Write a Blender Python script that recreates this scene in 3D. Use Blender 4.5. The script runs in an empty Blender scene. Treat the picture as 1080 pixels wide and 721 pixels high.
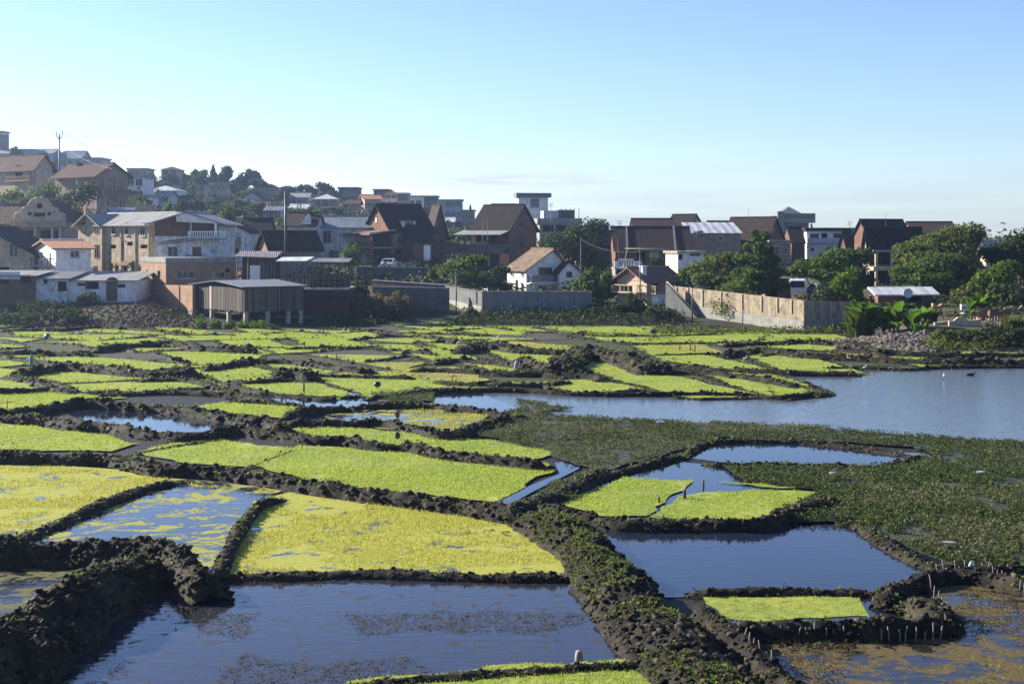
import bpy, bmesh, math, random
import numpy as np
from mathutils import Vector, Matrix, noise as mnoise

R = math.radians
sc = bpy.context.scene
col = sc.collection

# ------------------------------------------------------------------ camera
F = 1500.0            # focal length in photo pixels (photo is 1080 wide)
HC = 8.2              # camera height above the water
PYH = 250.0           # row of the horizon in the photo
cam_d = bpy.data.cameras.new('camera')
cam = bpy.data.objects.new('camera', cam_d)
col.objects.link(cam)
cam.location = (0, 0, HC)
cam.rotation_euler = (R(90), 0, 0)
cam_d.sensor_width = 36.0
cam_d.lens = F / 1080.0 * 36.0
cam_d.shift_y = -(360.5 - PYH) / 1080.0
cam_d.clip_start = 0.5
cam_d.clip_end = 20000
cam_d.dof.use_dof = True
cam_d.dof.focus_distance = 95.0
cam_d.dof.aperture_fstop = 5.6
sc.camera = cam

# ------------------------------------------------------------------ sky, sun, exposure
SUN_EL, SUN_AZ = 22.0, 60.0     # azimuth to the left of straight ahead
world = bpy.data.worlds.new('World')
sc.world = world
world.use_nodes = True
wn, wl = world.node_tree.nodes, world.node_tree.links
bg = wn['Background']
sky = wn.new('ShaderNodeTexSky')
sky.sky_type = 'NISHITA'
sky.sun_disc = False
sky.sun_elevation = R(SUN_EL)
sky.sun_rotation = R(-SUN_AZ)
sky.altitude = 1200
sky.air_density = .85
sky.dust_density = .15
sky.ozone_density = 1.6
# thin, faint clouds low over the roofs: real directions on the sky sphere
tc = wn.new('ShaderNodeTexCoord')
mp = wn.new('ShaderNodeMapping'); mp.inputs['Scale'].default_value = (3.0, 3.0, 46.0)
nz = wn.new('ShaderNodeTexNoise'); nz.inputs['Scale'].default_value = 1.6; nz.inputs['Detail'].default_value = 6
rmp = wn.new('ShaderNodeMapRange'); rmp.inputs[1].default_value = .30; rmp.inputs[2].default_value = .62
sep = wn.new('ShaderNodeSeparateXYZ')
band = wn.new('ShaderNodeMapRange'); band.inputs[1].default_value = .062; band.inputs[2].default_value = .010
mul = wn.new('ShaderNodeMath'); mul.operation = 'MULTIPLY'
mul2 = wn.new('ShaderNodeMath'); mul2.operation = 'MULTIPLY'
mix = wn.new('ShaderNodeMix'); mix.data_type = 'RGBA'
mix.inputs[7].default_value = (3.2, 3.65, 4.3, 1)
hsv = wn.new('ShaderNodeHueSaturation')
hsv.inputs['Hue'].default_value = .515
hsv.inputs['Saturation'].default_value = 1.12
wl.new(tc.outputs['Generated'], mp.inputs[0]); wl.new(mp.outputs[0], nz.inputs[0])
wl.new(nz.outputs[0], rmp.inputs[0]); wl.new(tc.outputs['Generated'], sep.inputs[0])
wl.new(sep.outputs[2], band.inputs[0]); mad = wn.new('ShaderNodeMath'); mad.operation = 'MULTIPLY_ADD'; mad.inputs[1].default_value = .45; mad.inputs[2].default_value = .55; wl.new(rmp.outputs[0], mad.inputs[0]); wl.new(mad.outputs[0], mul.inputs[0]); wl.new(band.outputs[0], mul.inputs[1])
wl.new(mul.outputs[0], mul2.inputs[0]); wl.new(mul2.outputs[0], mix.inputs[0])
wl.new(sky.outputs[0], hsv.inputs['Color']); wl.new(hsv.outputs[0], mix.inputs[6]); wl.new(mix.outputs[2], bg.inputs[0])
side = wn.new('ShaderNodeMapRange'); side.interpolation_type = 'SMOOTHSTEP'; side.inputs[1].default_value = -.22; side.inputs[2].default_value = .12; side.inputs[3].default_value = .15; side.inputs[4].default_value = .85
wl.new(sep.outputs[0], side.inputs[0]); wl.new(side.outputs[0], mul2.inputs[1])
# one long thin wisp of cloud over the middle of the town
wz = wn.new('ShaderNodeMapRange'); wz.interpolation_type = 'SMOOTHSTEP'; wz.inputs[1].default_value = .030; wz.inputs[2].default_value = .040
wz2 = wn.new('ShaderNodeMapRange'); wz2.interpolation_type = 'SMOOTHSTEP'; wz2.inputs[1].default_value = .050; wz2.inputs[2].default_value = .040
wx = wn.new('ShaderNodeMapRange'); wx.interpolation_type = 'SMOOTHSTEP'; wx.inputs[1].default_value = -.13; wx.inputs[2].default_value = -.03
wx2 = wn.new('ShaderNodeMapRange'); wx2.interpolation_type = 'SMOOTHSTEP'; wx2.inputs[1].default_value = .10; wx2.inputs[2].default_value = .02
mp3 = wn.new('ShaderNodeMapping'); mp3.inputs['Scale'].default_value = (9, 9, 170); nz3 = wn.new('ShaderNodeTexNoise'); nz3.inputs['Scale'].default_value = 1.5; nz3.inputs['Detail'].default_value = 5
nr3 = wn.new('ShaderNodeMapRange'); nr3.inputs[1].default_value = .42; nr3.inputs[2].default_value = .62; nr3.inputs[4].default_value = .75
wl.new(tc.outputs['Generated'], mp3.inputs[0]); wl.new(mp3.outputs[0], nz3.inputs[0]); wl.new(nz3.outputs[0], nr3.inputs[0])
for a_, k_ in ((wz, 2), (wz2, 2), (wx, 0), (wx2, 0)): wl.new(sep.outputs[k_], a_.inputs[0])
prev = nr3.outputs[0]
for a_ in (wz, wz2, wx, wx2):
    mm = wn.new('ShaderNodeMath'); mm.operation = 'MULTIPLY'; wl.new(prev, mm.inputs[0]); wl.new(a_.outputs[0], mm.inputs[1]); prev = mm.outputs[0]
mixw = wn.new('ShaderNodeMix'); mixw.data_type = 'RGBA'; mixw.inputs[7].default_value = (4.3, 3.8, 4.0, 1)
wl.new(prev, mixw.inputs[0]); wl.new(mix.outputs[2], mixw.inputs[6]); wl.new(mixw.outputs[2], bg.inputs[0])
bg.inputs[1].default_value = 0.074

S = Vector((-math.sin(R(SUN_AZ)) * math.cos(R(SUN_EL)), math.cos(R(SUN_AZ)) * math.cos(R(SUN_EL)), math.sin(R(SUN_EL))))
sun_d = bpy.data.lights.new('sun', 'SUN')
sun_d.energy = 5.0
sun_d.angle = R(0.55)
sun_d.color = (1.0, 0.93, 0.80)
sun = bpy.data.objects.new('sun', sun_d)
col.objects.link(sun)
sun.location = (-60, 30, 60)
sun.rotation_euler = (-S).to_track_quat('-Z', 'Y').to_euler()

sc.view_settings.view_transform = 'Standard'
sc.view_settings.look = 'None'
sc.view_settings.gamma = 1.0
sc.view_settings.exposure = 1.62
sc.cycles.use_denoising = True
sc.cycles.max_bounces = 6
sc.cycles.diffuse_bounces = 3
sc.cycles.glossy_bounces = 3
sc.cycles.transmission_bounces = 3
sc.cycles.transparent_max_bounces = 6
sc.cycles.volume_bounces = 0

# ------------------------------------------------------------------ photo measurements -> metres
def PX(px, Y): return (px - 540.0) / F * Y
def ZP(py, Y): return HC + (PYH - py) / F * Y
def YG(py, z=0.0): return (HC - z) * F / (py - PYH)
def G(px, py, z=0.0):
    Y = YG(py, z)
    return (PX(px, Y), Y, z)

# ------------------------------------------------------------------ noise helpers
def _hash(ix, iy, iz, seed):
    n = (ix * 374761393 + iy * 668265263 + iz * 2147483647 + seed * 974634777) & 0xffffffff
    n = ((n ^ (n >> 13)) * 1274126177) & 0xffffffff
    n = n ^ (n >> 16)
    return (n & 0xffff) / 65535.0
def vnoise(p, seed=0):
    p = np.asarray(p, dtype=np.float64)
    i = np.floor(p).astype(np.int64); f = p - i
    f = f * f * (3 - 2 * f)
    out = 0
    for dx in (0, 1):
        for dy in (0, 1):
            for dz in (0, 1):
                w = (f[:, 0] if dx else 1 - f[:, 0]) * (f[:, 1] if dy else 1 - f[:, 1]) * (f[:, 2] if dz else 1 - f[:, 2])
                out = out + w * _hash(i[:, 0] + dx, i[:, 1] + dy, i[:, 2] + dz, seed)
    return out * 2 - 1
def fbm(p, seed=0, oct=4):
    p = np.asarray(p, dtype=np.float64); a = 1.0; s = 0; t = 0
    for k in range(oct):
        s = s + a * vnoise(p * (2.03 ** k) + 17.3 * k, seed + k); t += a; a *= .5
    return s / t

# ------------------------------------------------------------------ materials
MATS = {}
def lin(c):
    return tuple(((x / 255) / 12.92 if x / 255 <= .04045 else ((x / 255 + .055) / 1.055) ** 2.4) for x in c)
def mk(name):
    m = bpy.data.materials.new(name); m.use_nodes = True
    nt = m.node_tree
    return m, nt, nt.nodes, nt.links, nt.nodes['Principled BSDF']
def rgba(c): return (c[0], c[1], c[2], 1)
def _ramp(n, l, src, stops):
    r = n.new('ShaderNodeValToRGB')
    e = r.color_ramp.elements
    while len(e) < len(stops): e.new(.5)
    for k, (p, c) in enumerate(stops):
        e[k].position = p; e[k].color = rgba(c)
    l.new(src, r.inputs[0]); return r
def _noise(n, l, vec, scale, detail=5, rough=.6):
    t = n.new('ShaderNodeTexNoise'); t.inputs['Scale'].default_value = scale
    t.inputs['Detail'].default_value = detail; t.inputs['Roughness'].default_value = rough
    if vec is not None: l.new(vec, t.inputs['Vector'])
    return t
def _mixc(n, l, fac, a, b, mode='MIX'):
    x = n.new('ShaderNodeMix'); x.data_type = 'RGBA'; x.blend_type = mode
    for s, v in ((0, fac), (6, a), (7, b)):
        if isinstance(v, (int, float)): x.inputs[s].default_value = v
        elif isinstance(v, tuple): x.inputs[s].default_value = rgba(v)
        else: l.new(v, x.inputs[s])
    return x.outputs[2]
def _bump(n, l, h, b, strength=.5, dist=.05):
    x = n.new('ShaderNodeBump'); x.inputs['Strength'].default_value = strength; x.inputs['Distance'].default_value = dist
    l.new(h, x.inputs['Height']); l.new(x.outputs[0], b.inputs['Normal']); return x
def mul_c(c, k): return tuple(min(1, v * k) for v in c)

def m_plaster(name, c, stain=None, amt=.5, rough=.85):
    """painted or rendered wall with rain streaks and patches worn in it"""
    if name in MATS: return MATS[name]
    m, nt, n, l, b = mk(name)
    uv = n.new('ShaderNodeUVMap')
    stain = stain or mul_c(c, .45)
    a = _noise(n, l, uv.outputs[0], 1.3, 6, .65)
    mp = n.new('ShaderNodeMapping'); mp.inputs['Scale'].default_value = (3.5, .35, 1); l.new(uv.outputs[0], mp.inputs[0])
    s = _noise(n, l, mp.outputs[0], 1.0, 5, .7)
    r1 = _ramp(n, l, a.outputs[0], [(.44, (0, 0, 0)), (.62, (amt, amt, amt))])
    r2 = _ramp(n, l, s.outputs[0], [(.5, (0, 0, 0)), (.64, (amt, amt, amt))])
    mx = n.new('ShaderNodeMath'); mx.operation = 'MAXIMUM'; l.new(r1.outputs[0], mx.inputs[0]); l.new(r2.outputs[0], mx.inputs[1])
    l.new(_mixc(n, l, mx.outputs[0], c, stain), b.inputs['Base Color'])
    b.inputs['Roughness'].default_value = rough; b.inputs['Specular IOR Level'].default_value = .2
    f = _noise(n, l, uv.outputs[0], 14, 4)
    _bump(n, l, f.outputs[0], b, .3, .02)
    MATS[name] = m; return m
def m_brick(name, c1, c2, mortar, stain=.5, scale=1.0):
    if name in MATS: return MATS[name]
    m, nt, n, l, b = mk(name)
    uv = n.new('ShaderNodeUVMap')
    t = n.new('ShaderNodeTexBrick'); l.new(uv.outputs[0], t.inputs[0])
    t.inputs['Color1'].default_value = rgba(c1); t.inputs['Color2'].default_value = rgba(c2); t.inputs['Mortar'].default_value = rgba(mortar)
    t.inputs['Scale'].default_value = 1.0 / scale
    t.inputs['Brick Width'].default_value = .26; t.inputs['Row Height'].default_value = .085; t.inputs['Mortar Size'].default_value = .012
    a = _noise(n, l, uv.outputs[0], .9, 6, .7)
    r = _ramp(n, l, a.outputs[0], [(.38, (1, 1, 1)), (.75, (1 - stain,) * 3)])
    g = _noise(n, l, uv.outputs[0], 5, 4, .6)
    r2 = _ramp(n, l, g.outputs[0], [(.3, (.75, .75, .75)), (.7, (1.15, 1.12, 1.1))])
    o = _mixc(n, l, 1.0, t.outputs['Color'], r.outputs[0], 'MULTIPLY')
    o = _mixc(n, l, 1.0, o, r2.outputs[0], 'MULTIPLY')
    l.new(o, b.inputs['Base Color']); b.inputs['Roughness'].default_value = .9; b.inputs['Specular IOR Level'].default_value = .15
    iv = n.new('ShaderNodeMath'); iv.operation = 'SUBTRACT'; iv.inputs[0].default_value = 1; l.new(t.outputs['Fac'], iv.inputs[1])
    _bump(n, l, iv.outputs[0], b, .6, .015)
    MATS[name] = m; return m
def m_tile(name, c1, c2, moss=(.03, .03, .025), row=.28, moss_amt=.5):
    """small clay tiles: rows with offset joints and weathered patches"""
    if name in MATS: return MATS[name]
    m, nt, n, l, b = mk(name)
    uv = n.new('ShaderNodeUVMap')
    t = n.new('ShaderNodeTexBrick'); l.new(uv.outputs[0], t.inputs[0])
    t.inputs['Color1'].default_value = rgba(c1); t.inputs['Color2'].default_value = rgba(c2); t.inputs['Mortar'].default_value = rgba(mul_c(c1, .35))
    t.inputs['Scale'].default_value = 1
    t.inputs['Brick Width'].default_value = .24; t.inputs['Row Height'].default_value = row; t.inputs['Mortar Size'].default_value = .02
    a = _noise(n, l, uv.outputs[0], .8, 7, .7)
    r = _ramp(n, l, a.outputs[0], [(.42, (0, 0, 0)), (.7, (moss_amt,) * 3)])
    o = _mixc(n, l, r.outputs[0], t.outputs['Color'], moss)
    g = _noise(n, l, uv.outputs[0], 2.6, 7, .75)
    r2 = _ramp(n, l, g.outputs[0], [(.32, (.5, .5, .5)), (.5, (1, 1, 1)), (.68, (1.7, 1.6, 1.5))])
    o = _mixc(n, l, 1.0, o, r2.outputs[0], 'MULTIPLY')
    l.new(o, b.inputs['Base Color']); b.inputs['Roughness'].default_value = .9; b.inputs['Specular IOR Level'].default_value = .12
    sx = n.new('ShaderNodeSeparateXYZ'); l.new(uv.outputs[0], sx.inputs[0])
    md = n.new('ShaderNodeMath'); md.operation = 'FRACT'
    dv = n.new('ShaderNodeMath'); dv.operation = 'DIVIDE'; dv.inputs[1].default_value = -row; l.new(sx.outputs[1], dv.inputs[0]); l.new(dv.outputs[0], md.inputs[0])
    ad = n.new('ShaderNodeMath'); ad.operation = 'MULTIPLY_ADD'; ad.inputs[1].default_value = .6; l.new(md.outputs[0], ad.inputs[0]); l.new(g.outputs[0], ad.inputs[2])
    _bump(n, l, ad.outputs[0], b, .8, .05)
    MATS[name] = m; return m
def m_metal(name, c, rust=(.16, .07, .04), amt=.4, pitch=.2, rough=.45, spec=.5):
    """corrugated sheet running down the slope, with rust"""
    if name in MATS: return MATS[name]
    m, nt, n, l, b = mk(name)
    uv = n.new('ShaderNodeUVMap')
    sx = n.new('ShaderNodeSeparateXYZ'); l.new(uv.outputs[0], sx.inputs[0])
    s = n.new('ShaderNodeMath'); s.operation = 'MULTIPLY'; s.inputs[1].default_value = 6.283 / pitch; l.new(sx.outputs[0], s.inputs[0])
    si = n.new('ShaderNodeMath'); si.operation = 'SINE'; l.new(s.outputs[0], si.inputs[0])
    a = _noise(n, l, uv.outputs[0], .9, 6, .7)
    r = _ramp(n, l, a.outputs[0], [(.48, (0, 0, 0)), (.72, (amt,) * 3)])
    mp = n.new('ShaderNodeMapping'); mp.inputs['Scale'].default_value = (1.1, .08, 1); l.new(uv.outputs[0], mp.inputs[0])
    g = _noise(n, l, mp.outputs[0], 2, 2); r2 = _ramp(n, l, g.outputs[0], [(.35, (.7, .7, .7)), (.65, (1.1, 1.1, 1.1))])
    o = _mixc(n, l, r.outputs[0], c, rust); o = _mixc(n, l, 1.0, o, r2.outputs[0], 'MULTIPLY')
    l.new(o, b.inputs['Base Color']); b.inputs['Roughness'].default_value = rough; b.inputs['Specular IOR Level'].default_value = spec
    _bump(n, l, si.outputs[0], b, .8, .03)
    MATS[name] = m; return m
def m_plank(name, c1, c2, wid=.18):
    if name in MATS: return MATS[name]
    m, nt, n, l, b = mk(name)
    uv = n.new('ShaderNodeUVMap')
    sx = n.new('ShaderNodeSeparateXYZ'); l.new(uv.outputs[0], sx.inputs[0])
    d = n.new('ShaderNodeMath'); d.operation = 'DIVIDE'; d.inputs[1].default_value = wid; l.new(sx.outputs[0], d.inputs[0])
    fl = n.new('ShaderNodeMath'); fl.operation = 'FLOOR'; l.new(d.outputs[0], fl.inputs[0])
    fr = n.new('ShaderNodeMath'); fr.operation = 'FRACT'; l.new(d.outputs[0], fr.inputs[0])
    wh = n.new('ShaderNodeTexWhiteNoise'); wh.noise_dimensions = '1D'; l.new(fl.outputs[0], wh.inputs['W'])
    mp = n.new('ShaderNodeMapping'); mp.inputs['Scale'].default_value = (9, .6, 1); l.new(uv.outputs[0], mp.inputs[0])
    g = _noise(n, l, mp.outputs[0], 2, 5, .7)
    av = n.new('ShaderNodeMath'); av.operation = 'MULTIPLY_ADD'; av.inputs[1].default_value = .6; l.new(wh.outputs[0], av.inputs[0])
    hf = n.new('ShaderNodeMath'); hf.operation = 'MULTIPLY'; hf.inputs[1].default_value = .5; l.new(g.outputs[0], hf.inputs[0]); l.new(hf.outputs[0], av.inputs[2])
    r = _ramp(n, l, av.outputs[0], [(.15, c1), (.8, c2)])
    gap = _ramp(n, l, fr.outputs[0], [(.0, (.15, .15, .15)), (.1, (1, 1, 1)), (.9, (1, 1, 1)), (1.0, (.15, .15, .15))])
    l.new(_mixc(n, l, 1.0, r.outputs[0], gap.outputs[0], 'MULTIPLY'), b.inputs['Base Color'])
    b.inputs['Roughness'].default_value = .9; b.inputs['Specular IOR Level'].default_value = .15
    _bump(n, l, gap.outputs[0], b, .6, .03)
    MATS[name] = m; return m
def m_block(name, c, c2, mortar):
    if name in MATS: return MATS[name]
    m, nt, n, l, b = mk(name)
    uv = n.new('ShaderNodeUVMap')
    t = n.new('ShaderNodeTexBrick'); l.new(uv.outputs[0], t.inputs[0])
    t.inputs['Color1'].default_value = rgba(c); t.inputs['Color2'].default_value = rgba(c2); t.inputs['Mortar'].default_value = rgba(mortar)
    t.inputs['Scale'].default_value = 1; t.inputs['Brick Width'].default_value = .62; t.inputs['Row Height'].default_value = .27
    t.inputs['Mortar Size'].default_value = .022
    a = _noise(n, l, uv.outputs[0], 1.1, 6, .7)
    r = _ramp(n, l, a.outputs[0], [(.4, (1.05, 1.05, 1.05)), (.75, (.55, .55, .55))])
    l.new(_mixc(n, l, 1.0, t.outputs['Color'], r.outputs[0], 'MULTIPLY'), b.inputs['Base Color']); b.inputs['Roughness'].default_value = .92
    _bump(n, l, a.outputs[0], b, .4, .03)
    MATS[name] = m; return m
def m_flat(name, c, rough=.7, spec=.4, var=.25, scale=6, bump=.2, metallic=0):
    if name in MATS: return MATS[name]
    m, nt, n, l, b = mk(name)
    t = n.new('ShaderNodeTexCoord')
    a = _noise(n, l, t.outputs['Object'], scale, 5, .65)
    r = _ramp(n, l, a.outputs[0], [(.3, mul_c(c, 1 - var)), (.7, mul_c(c, 1 + var))])
    l.new(r.outputs[0], b.inputs['Base Color']); b.inputs['Roughness'].default_value = rough; b.inputs['Specular IOR Level'].default_value = spec
    b.inputs['Metallic'].default_value = metallic
    if bump: _bump(n, l, a.outputs[0], b, bump, .03)
    MATS[name] = m; return m
def m_glass(name, c=(.02, .025, .03)):
    if name in MATS: return MATS[name]
    m, nt, n, l, b = mk(name)
    t = n.new('ShaderNodeTexCoord')
    a = _noise(n, l, t.outputs['Object'], 1.2, 2)
    r = _ramp(n, l, a.outputs[0], [(.35, mul_c(c, .6)), (.65, mul_c(c, 1.5))])
    l.new(r.outputs[0], b.inputs['Base Color']); b.inputs['Roughness'].default_value = .12
    MATS[name] = m; return m
def m_leaf(name, c1, c2, trans=.35, rough=.55, tcol=None):
    if name in MATS: return MATS[name]
    m, nt, n, l, b = mk(name)
    g = n.new('ShaderNodeNewGeometry')
    r = _ramp(n, l, g.outputs['Random Per Island'], [(.0, c1), (1.0, c2)])
    l.new(r.outputs[0], b.inputs['Base Color']); b.inputs['Roughness'].default_value = max(rough, .7); b.inputs['Specular IOR Level'].default_value = .1
    tr = n.new('ShaderNodeBsdfTranslucent')
    tt = _mixc(n, l, 1.0, r.outputs[0], tcol or (1.3, 1.35, .7), 'MULTIPLY')
    l.new(tt, tr.inputs[0])
    mxs = n.new('ShaderNodeMixShader'); mxs.inputs[0].default_value = trans
    l.new(b.outputs[0], mxs.inputs[1]); l.new(tr.outputs[0], mxs.inputs[2])
    l.new(mxs.outputs[0], n['Material Output'].inputs[0])
    MATS[name] = m; return m

# ------------------------------------------------------------------ mesh collection
class MB:
    def __init__(s): s.v, s.f, s.mi, s.sm = [], [], [], []
    def add(s, vs, fs, mi=0, smooth=False):
        o = len(s.v); s.v += [tuple(p) for p in vs]
        for f in fs: s.f.append(tuple(i + o for i in f)); s.mi.append(mi); s.sm.append(smooth)
    def quad(s, a, b, c, d, mi=0): s.add([a, b, c, d], [(0, 1, 2, 3)], mi)
    def box(s, x0, x1, y0, y1, z0, z1, mi=0):
        s.add([(x0, y0, z0), (x1, y0, z0), (x1, y1, z0), (x0, y1, z0), (x0, y0, z1), (x1, y0, z1), (x1, y1, z1), (x0, y1, z1)],
              [(0, 3, 2, 1), (4, 5, 6, 7), (0, 1, 5, 4), (1, 2, 6, 5), (2, 3, 7, 6), (3, 0, 4, 7)], mi)
    def slab(s, top, t, mi=0):
        """four top corners (counter-clockwise from above) thickened downwards"""
        k = len(top)
        vs = list(top) + [(p[0], p[1], p[2] - t) for p in top]
        fs = [tuple(range(k)), tuple(reversed(range(k, 2 * k)))]
        fs += [(i, k + i, k + (i + 1) % k, (i + 1) % k) for i in range(k)]
        s.add(vs, fs, mi)
    def prism(s, poly, dvec, mi=0):
        k = len(poly)
        vs = list(poly) + [(p[0] + dvec[0], p[1] + dvec[1], p[2] + dvec[2]) for p in poly]
        fs = [tuple(range(k)), tuple(reversed(range(k, 2 * k)))] + [(i, k + i, k + (i + 1) % k, (i + 1) % k) for i in range(k)]
        s.add(vs, fs, mi)
    def tube(s, pts, rad, n=6, mi=0, cap=True):
        pts = [Vector(p) for p in pts]
        if isinstance(rad, (int, float)): rad = [rad] * len(pts)
        vs, fs = [], []
        for i, p in enumerate(pts):
            d = (pts[min(i + 1, len(pts) - 1)] - pts[max(i - 1, 0)])
            d = d.normalized() if d.length > 1e-6 else Vector((0, 0, 1))
            a = d.cross(Vector((0, 1, 0)) if abs(d.y) < .9 else Vector((1, 0, 0))).normalized(); b = d.cross(a)
            for k in range(n):
                t = 6.28318 * k / n
                vs.append(p + (a * math.cos(t) + b * math.sin(t)) * rad[i])
        for i in range(len(pts) - 1):
            for k in range(n):
                fs.append((i * n + k, i * n + (k + 1) % n, (i + 1) * n + (k + 1) % n, (i + 1) * n + k))
        if cap: fs += [tuple(range(n)), tuple(range((len(pts) - 1) * n, len(pts) * n))]
        s.add(vs, fs, mi, True)
    def ball(s, c, r, mi=0, nu=8, nv=6):
        rx, ry, rz = r if isinstance(r, tuple) else (r, r, r)
        vs, fs = [], []
        for j in range(nv + 1):
            ph = math.pi * j / nv
            for i in range(nu):
                th = 6.28318 * i / nu
                vs.append((c[0] + rx * math.sin(ph) * math.cos(th), c[1] + ry * math.sin(ph) * math.sin(th), c[2] + rz * math.cos(ph)))
        for j in range(nv):
            for i in range(nu):
                fs.append((j * nu + i, (j + 1) * nu + i, (j + 1) * nu + (i + 1) % nu, j * nu + (i + 1) % nu))
        s.add(vs, fs, mi, True)
    def build(s, name, mats, parent=None, loc=None, uv=True, recalc=True):
        me = bpy.data.meshes.new(name)
        me.from_pydata(s.v, [], s.f)
        if not isinstance(mats, (list, tuple)): mats = [mats]
        for m in mats: me.materials.append(m)
        me.polygons.foreach_set('material_index', s.mi)
        me.polygons.foreach_set('use_smooth', s.sm)
        if recalc:
            bm = bmesh.new(); bm.from_mesh(me); bmesh.ops.recalc_face_normals(bm, faces=bm.faces); bm.to_mesh(me); bm.free()
        if uv:
            ul = me.uv_layers.new(name='UVMap')
            Z = Vector((0, 0, 1))
            vco = me.vertices
            dat = ul.data
            for p in me.polygons:
                nrm = p.normal
                if abs(nrm.z) > .995: t, b = Vector((1, 0, 0)), Vector((0, 1, 0))
                else:
                    t = Z.cross(nrm).normalized(); b = nrm.cross(t)
                for li in p.loop_indices:
                    co = vco[me.loops[li].vertex_index].co
                    dat[li].uv = (co.dot(t), co.dot(b))
        me.update()
        o = bpy.data.objects.new(name, me)
        col.objects.link(o)
        if parent is not None: o.parent = parent
        if loc is not None: o.location = loc
        return o

def np_mesh(name, V, faces_n, Fi, mat, smooth=False, parent=None):
    """fast mesh from arrays: V (N,3), Fi flat indices, every face has faces_n corners"""
    me = bpy.data.meshes.new(name)
    V = np.asarray(V, dtype=np.float32); Fi = np.asarray(Fi, dtype=np.int32).ravel()
    me.vertices.add(len(V)); me.vertices.foreach_set('co', V.ravel())
    nf = len(Fi) // faces_n
    me.loops.add(len(Fi)); me.loops.foreach_set('vertex_index', Fi)
    me.polygons.add(nf)
    me.polygons.foreach_set('loop_start', np.arange(0, nf * faces_n, faces_n, dtype=np.int32))
    me.polygons.foreach_set('loop_total', np.full(nf, faces_n, dtype=np.int32))
    if smooth: me.polygons.foreach_set('use_smooth', np.ones(nf, dtype=bool))
    for m in (mat if isinstance(mat, (list, tuple)) else [mat]): me.materials.append(m)
    me.update(calc_edges=True); me.validate()
    o = bpy.data.objects.new(name, me); col.objects.link(o)
    if parent is not None: o.parent = parent
    return o

def tag(o, label=None, cat=None, group=None, kind=None):
    if label: o['label'] = label
    if cat: o['category'] = cat
    if group: o['group'] = group
    if kind: o['kind'] = kind
    return o
def empty(name, loc, rz=0.0):
    o = bpy.data.objects.new(name, None); col.objects.link(o)
    o.location = loc; o.rotation_euler = (0, 0, rz); o.empty_display_size = .3
    return o
def copy_tree(o, parent=None):
    c = o.copy(); col.objects.link(c)
    if parent is not None: c.parent = parent
    for ch in o.children: copy_tree(ch, c)
    return c
# ================================================================== LAND
# height of the ground along rows of (distance, height) for several directions
PROFILE = [
    (0,    [(131, 0), (139, .9), (150, 1.5), (165, 3.2), (185, 4), (205, 7), (240, 10.5), (260, 13), (330, 20), (420, 27), (520, 28), (700, 25), (1100, 20)]),
    (140,  [(128, 0), (139, 1.5), (150, 2.0), (165, 3.3), (200, 6), (240, 10), (300, 14), (400, 19), (520, 28), (600, 27), (1100, 20)]),
    (205,  [(129, 0), (145, .8), (165, 2.5), (200, 4.5), (300, 11), (400, 17), (520, 26), (600, 27), (1100, 20)]),
    (260,  [(130, 0), (145, .8), (165, 2.5), (200, 4.5), (300, 11), (400, 16), (520, 24), (600, 25.5), (1100, 20)]),
    (340,  [(135, 0), (150, 1.5), (180, 3.5), (215, 5), (300, 9.5), (400, 15), (520, 23), (600, 24), (1100, 20)]),
    (440,  [(137, 0), (150, 1.5), (200, 3.5), (235, 4.5), (300, 7), (400, 11.5), (520, 17), (600, 19), (1100, 18)]),
    (540,  [(129, 0), (139, .5), (195, 1.2), (235, 3.5), (300, 5), (400, 7), (600, 11), (1100, 10)]),
    (640,  [(129, 0), (138, .6), (150, 1.0), (195, 1.5), (235, 3), (300, 4), (600, 6), (1100, 7)]),
    (800,  [(124, 0), (132, .4), (160, 1.2), (195, 1.6), (235, 3), (300, 4), (600, 6), (1100, 7)]),
    (885,  [(118, 0), (124, .5), (135, 1.3), (190, 2), (300, 4), (1100, 7)]),
    (1000, [(104, 0), (113, 1.2), (125, 1.6), (150, 2), (300, 4), (1100, 7)]),
    (1090, [(101, 0), (107, 1.0), (125, 1.8), (150, 2), (300, 4), (1100, 6)])]
_PPX = np.array([p[0] for p in PROFILE], float)
def ground_z(x, y):
    x = np.atleast_1d(np.asarray(x, float)); y = np.atleast_1d(np.asarray(y, float))
    px = 540 + F * x / np.maximum(y, 30)
    cols_ = np.stack([np.interp(y, [q[0] for q in p[1]], [q[1] for q in p[1]]) for p in PROFILE])
    px = np.clip(px, _PPX[0], _PPX[-1])
    i = np.clip(np.searchsorted(_PPX, px) - 1, 0, len(_PPX) - 2)
    t = (px - _PPX[i]) / (_PPX[i + 1] - _PPX[i]); t = t * t * (3 - 2 * t)
    ar = np.arange(len(x))
    z = cols_[i, ar] * (1 - t) + cols_[i + 1, ar] * t
    z = z + np.clip(z, 0, 6) / 6 * .5 * fbm(np.stack([x / 14, y / 14, 0 * x], 1), 3, 3)
    near = np.clip(5.3 - .46 * (y - 3), 0, 6)          # the road bank the picture was taken from
    return np.where(y < 30, np.maximum(near, 0), z)
def gz(x, y): return float(ground_z(x, y)[0])

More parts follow.
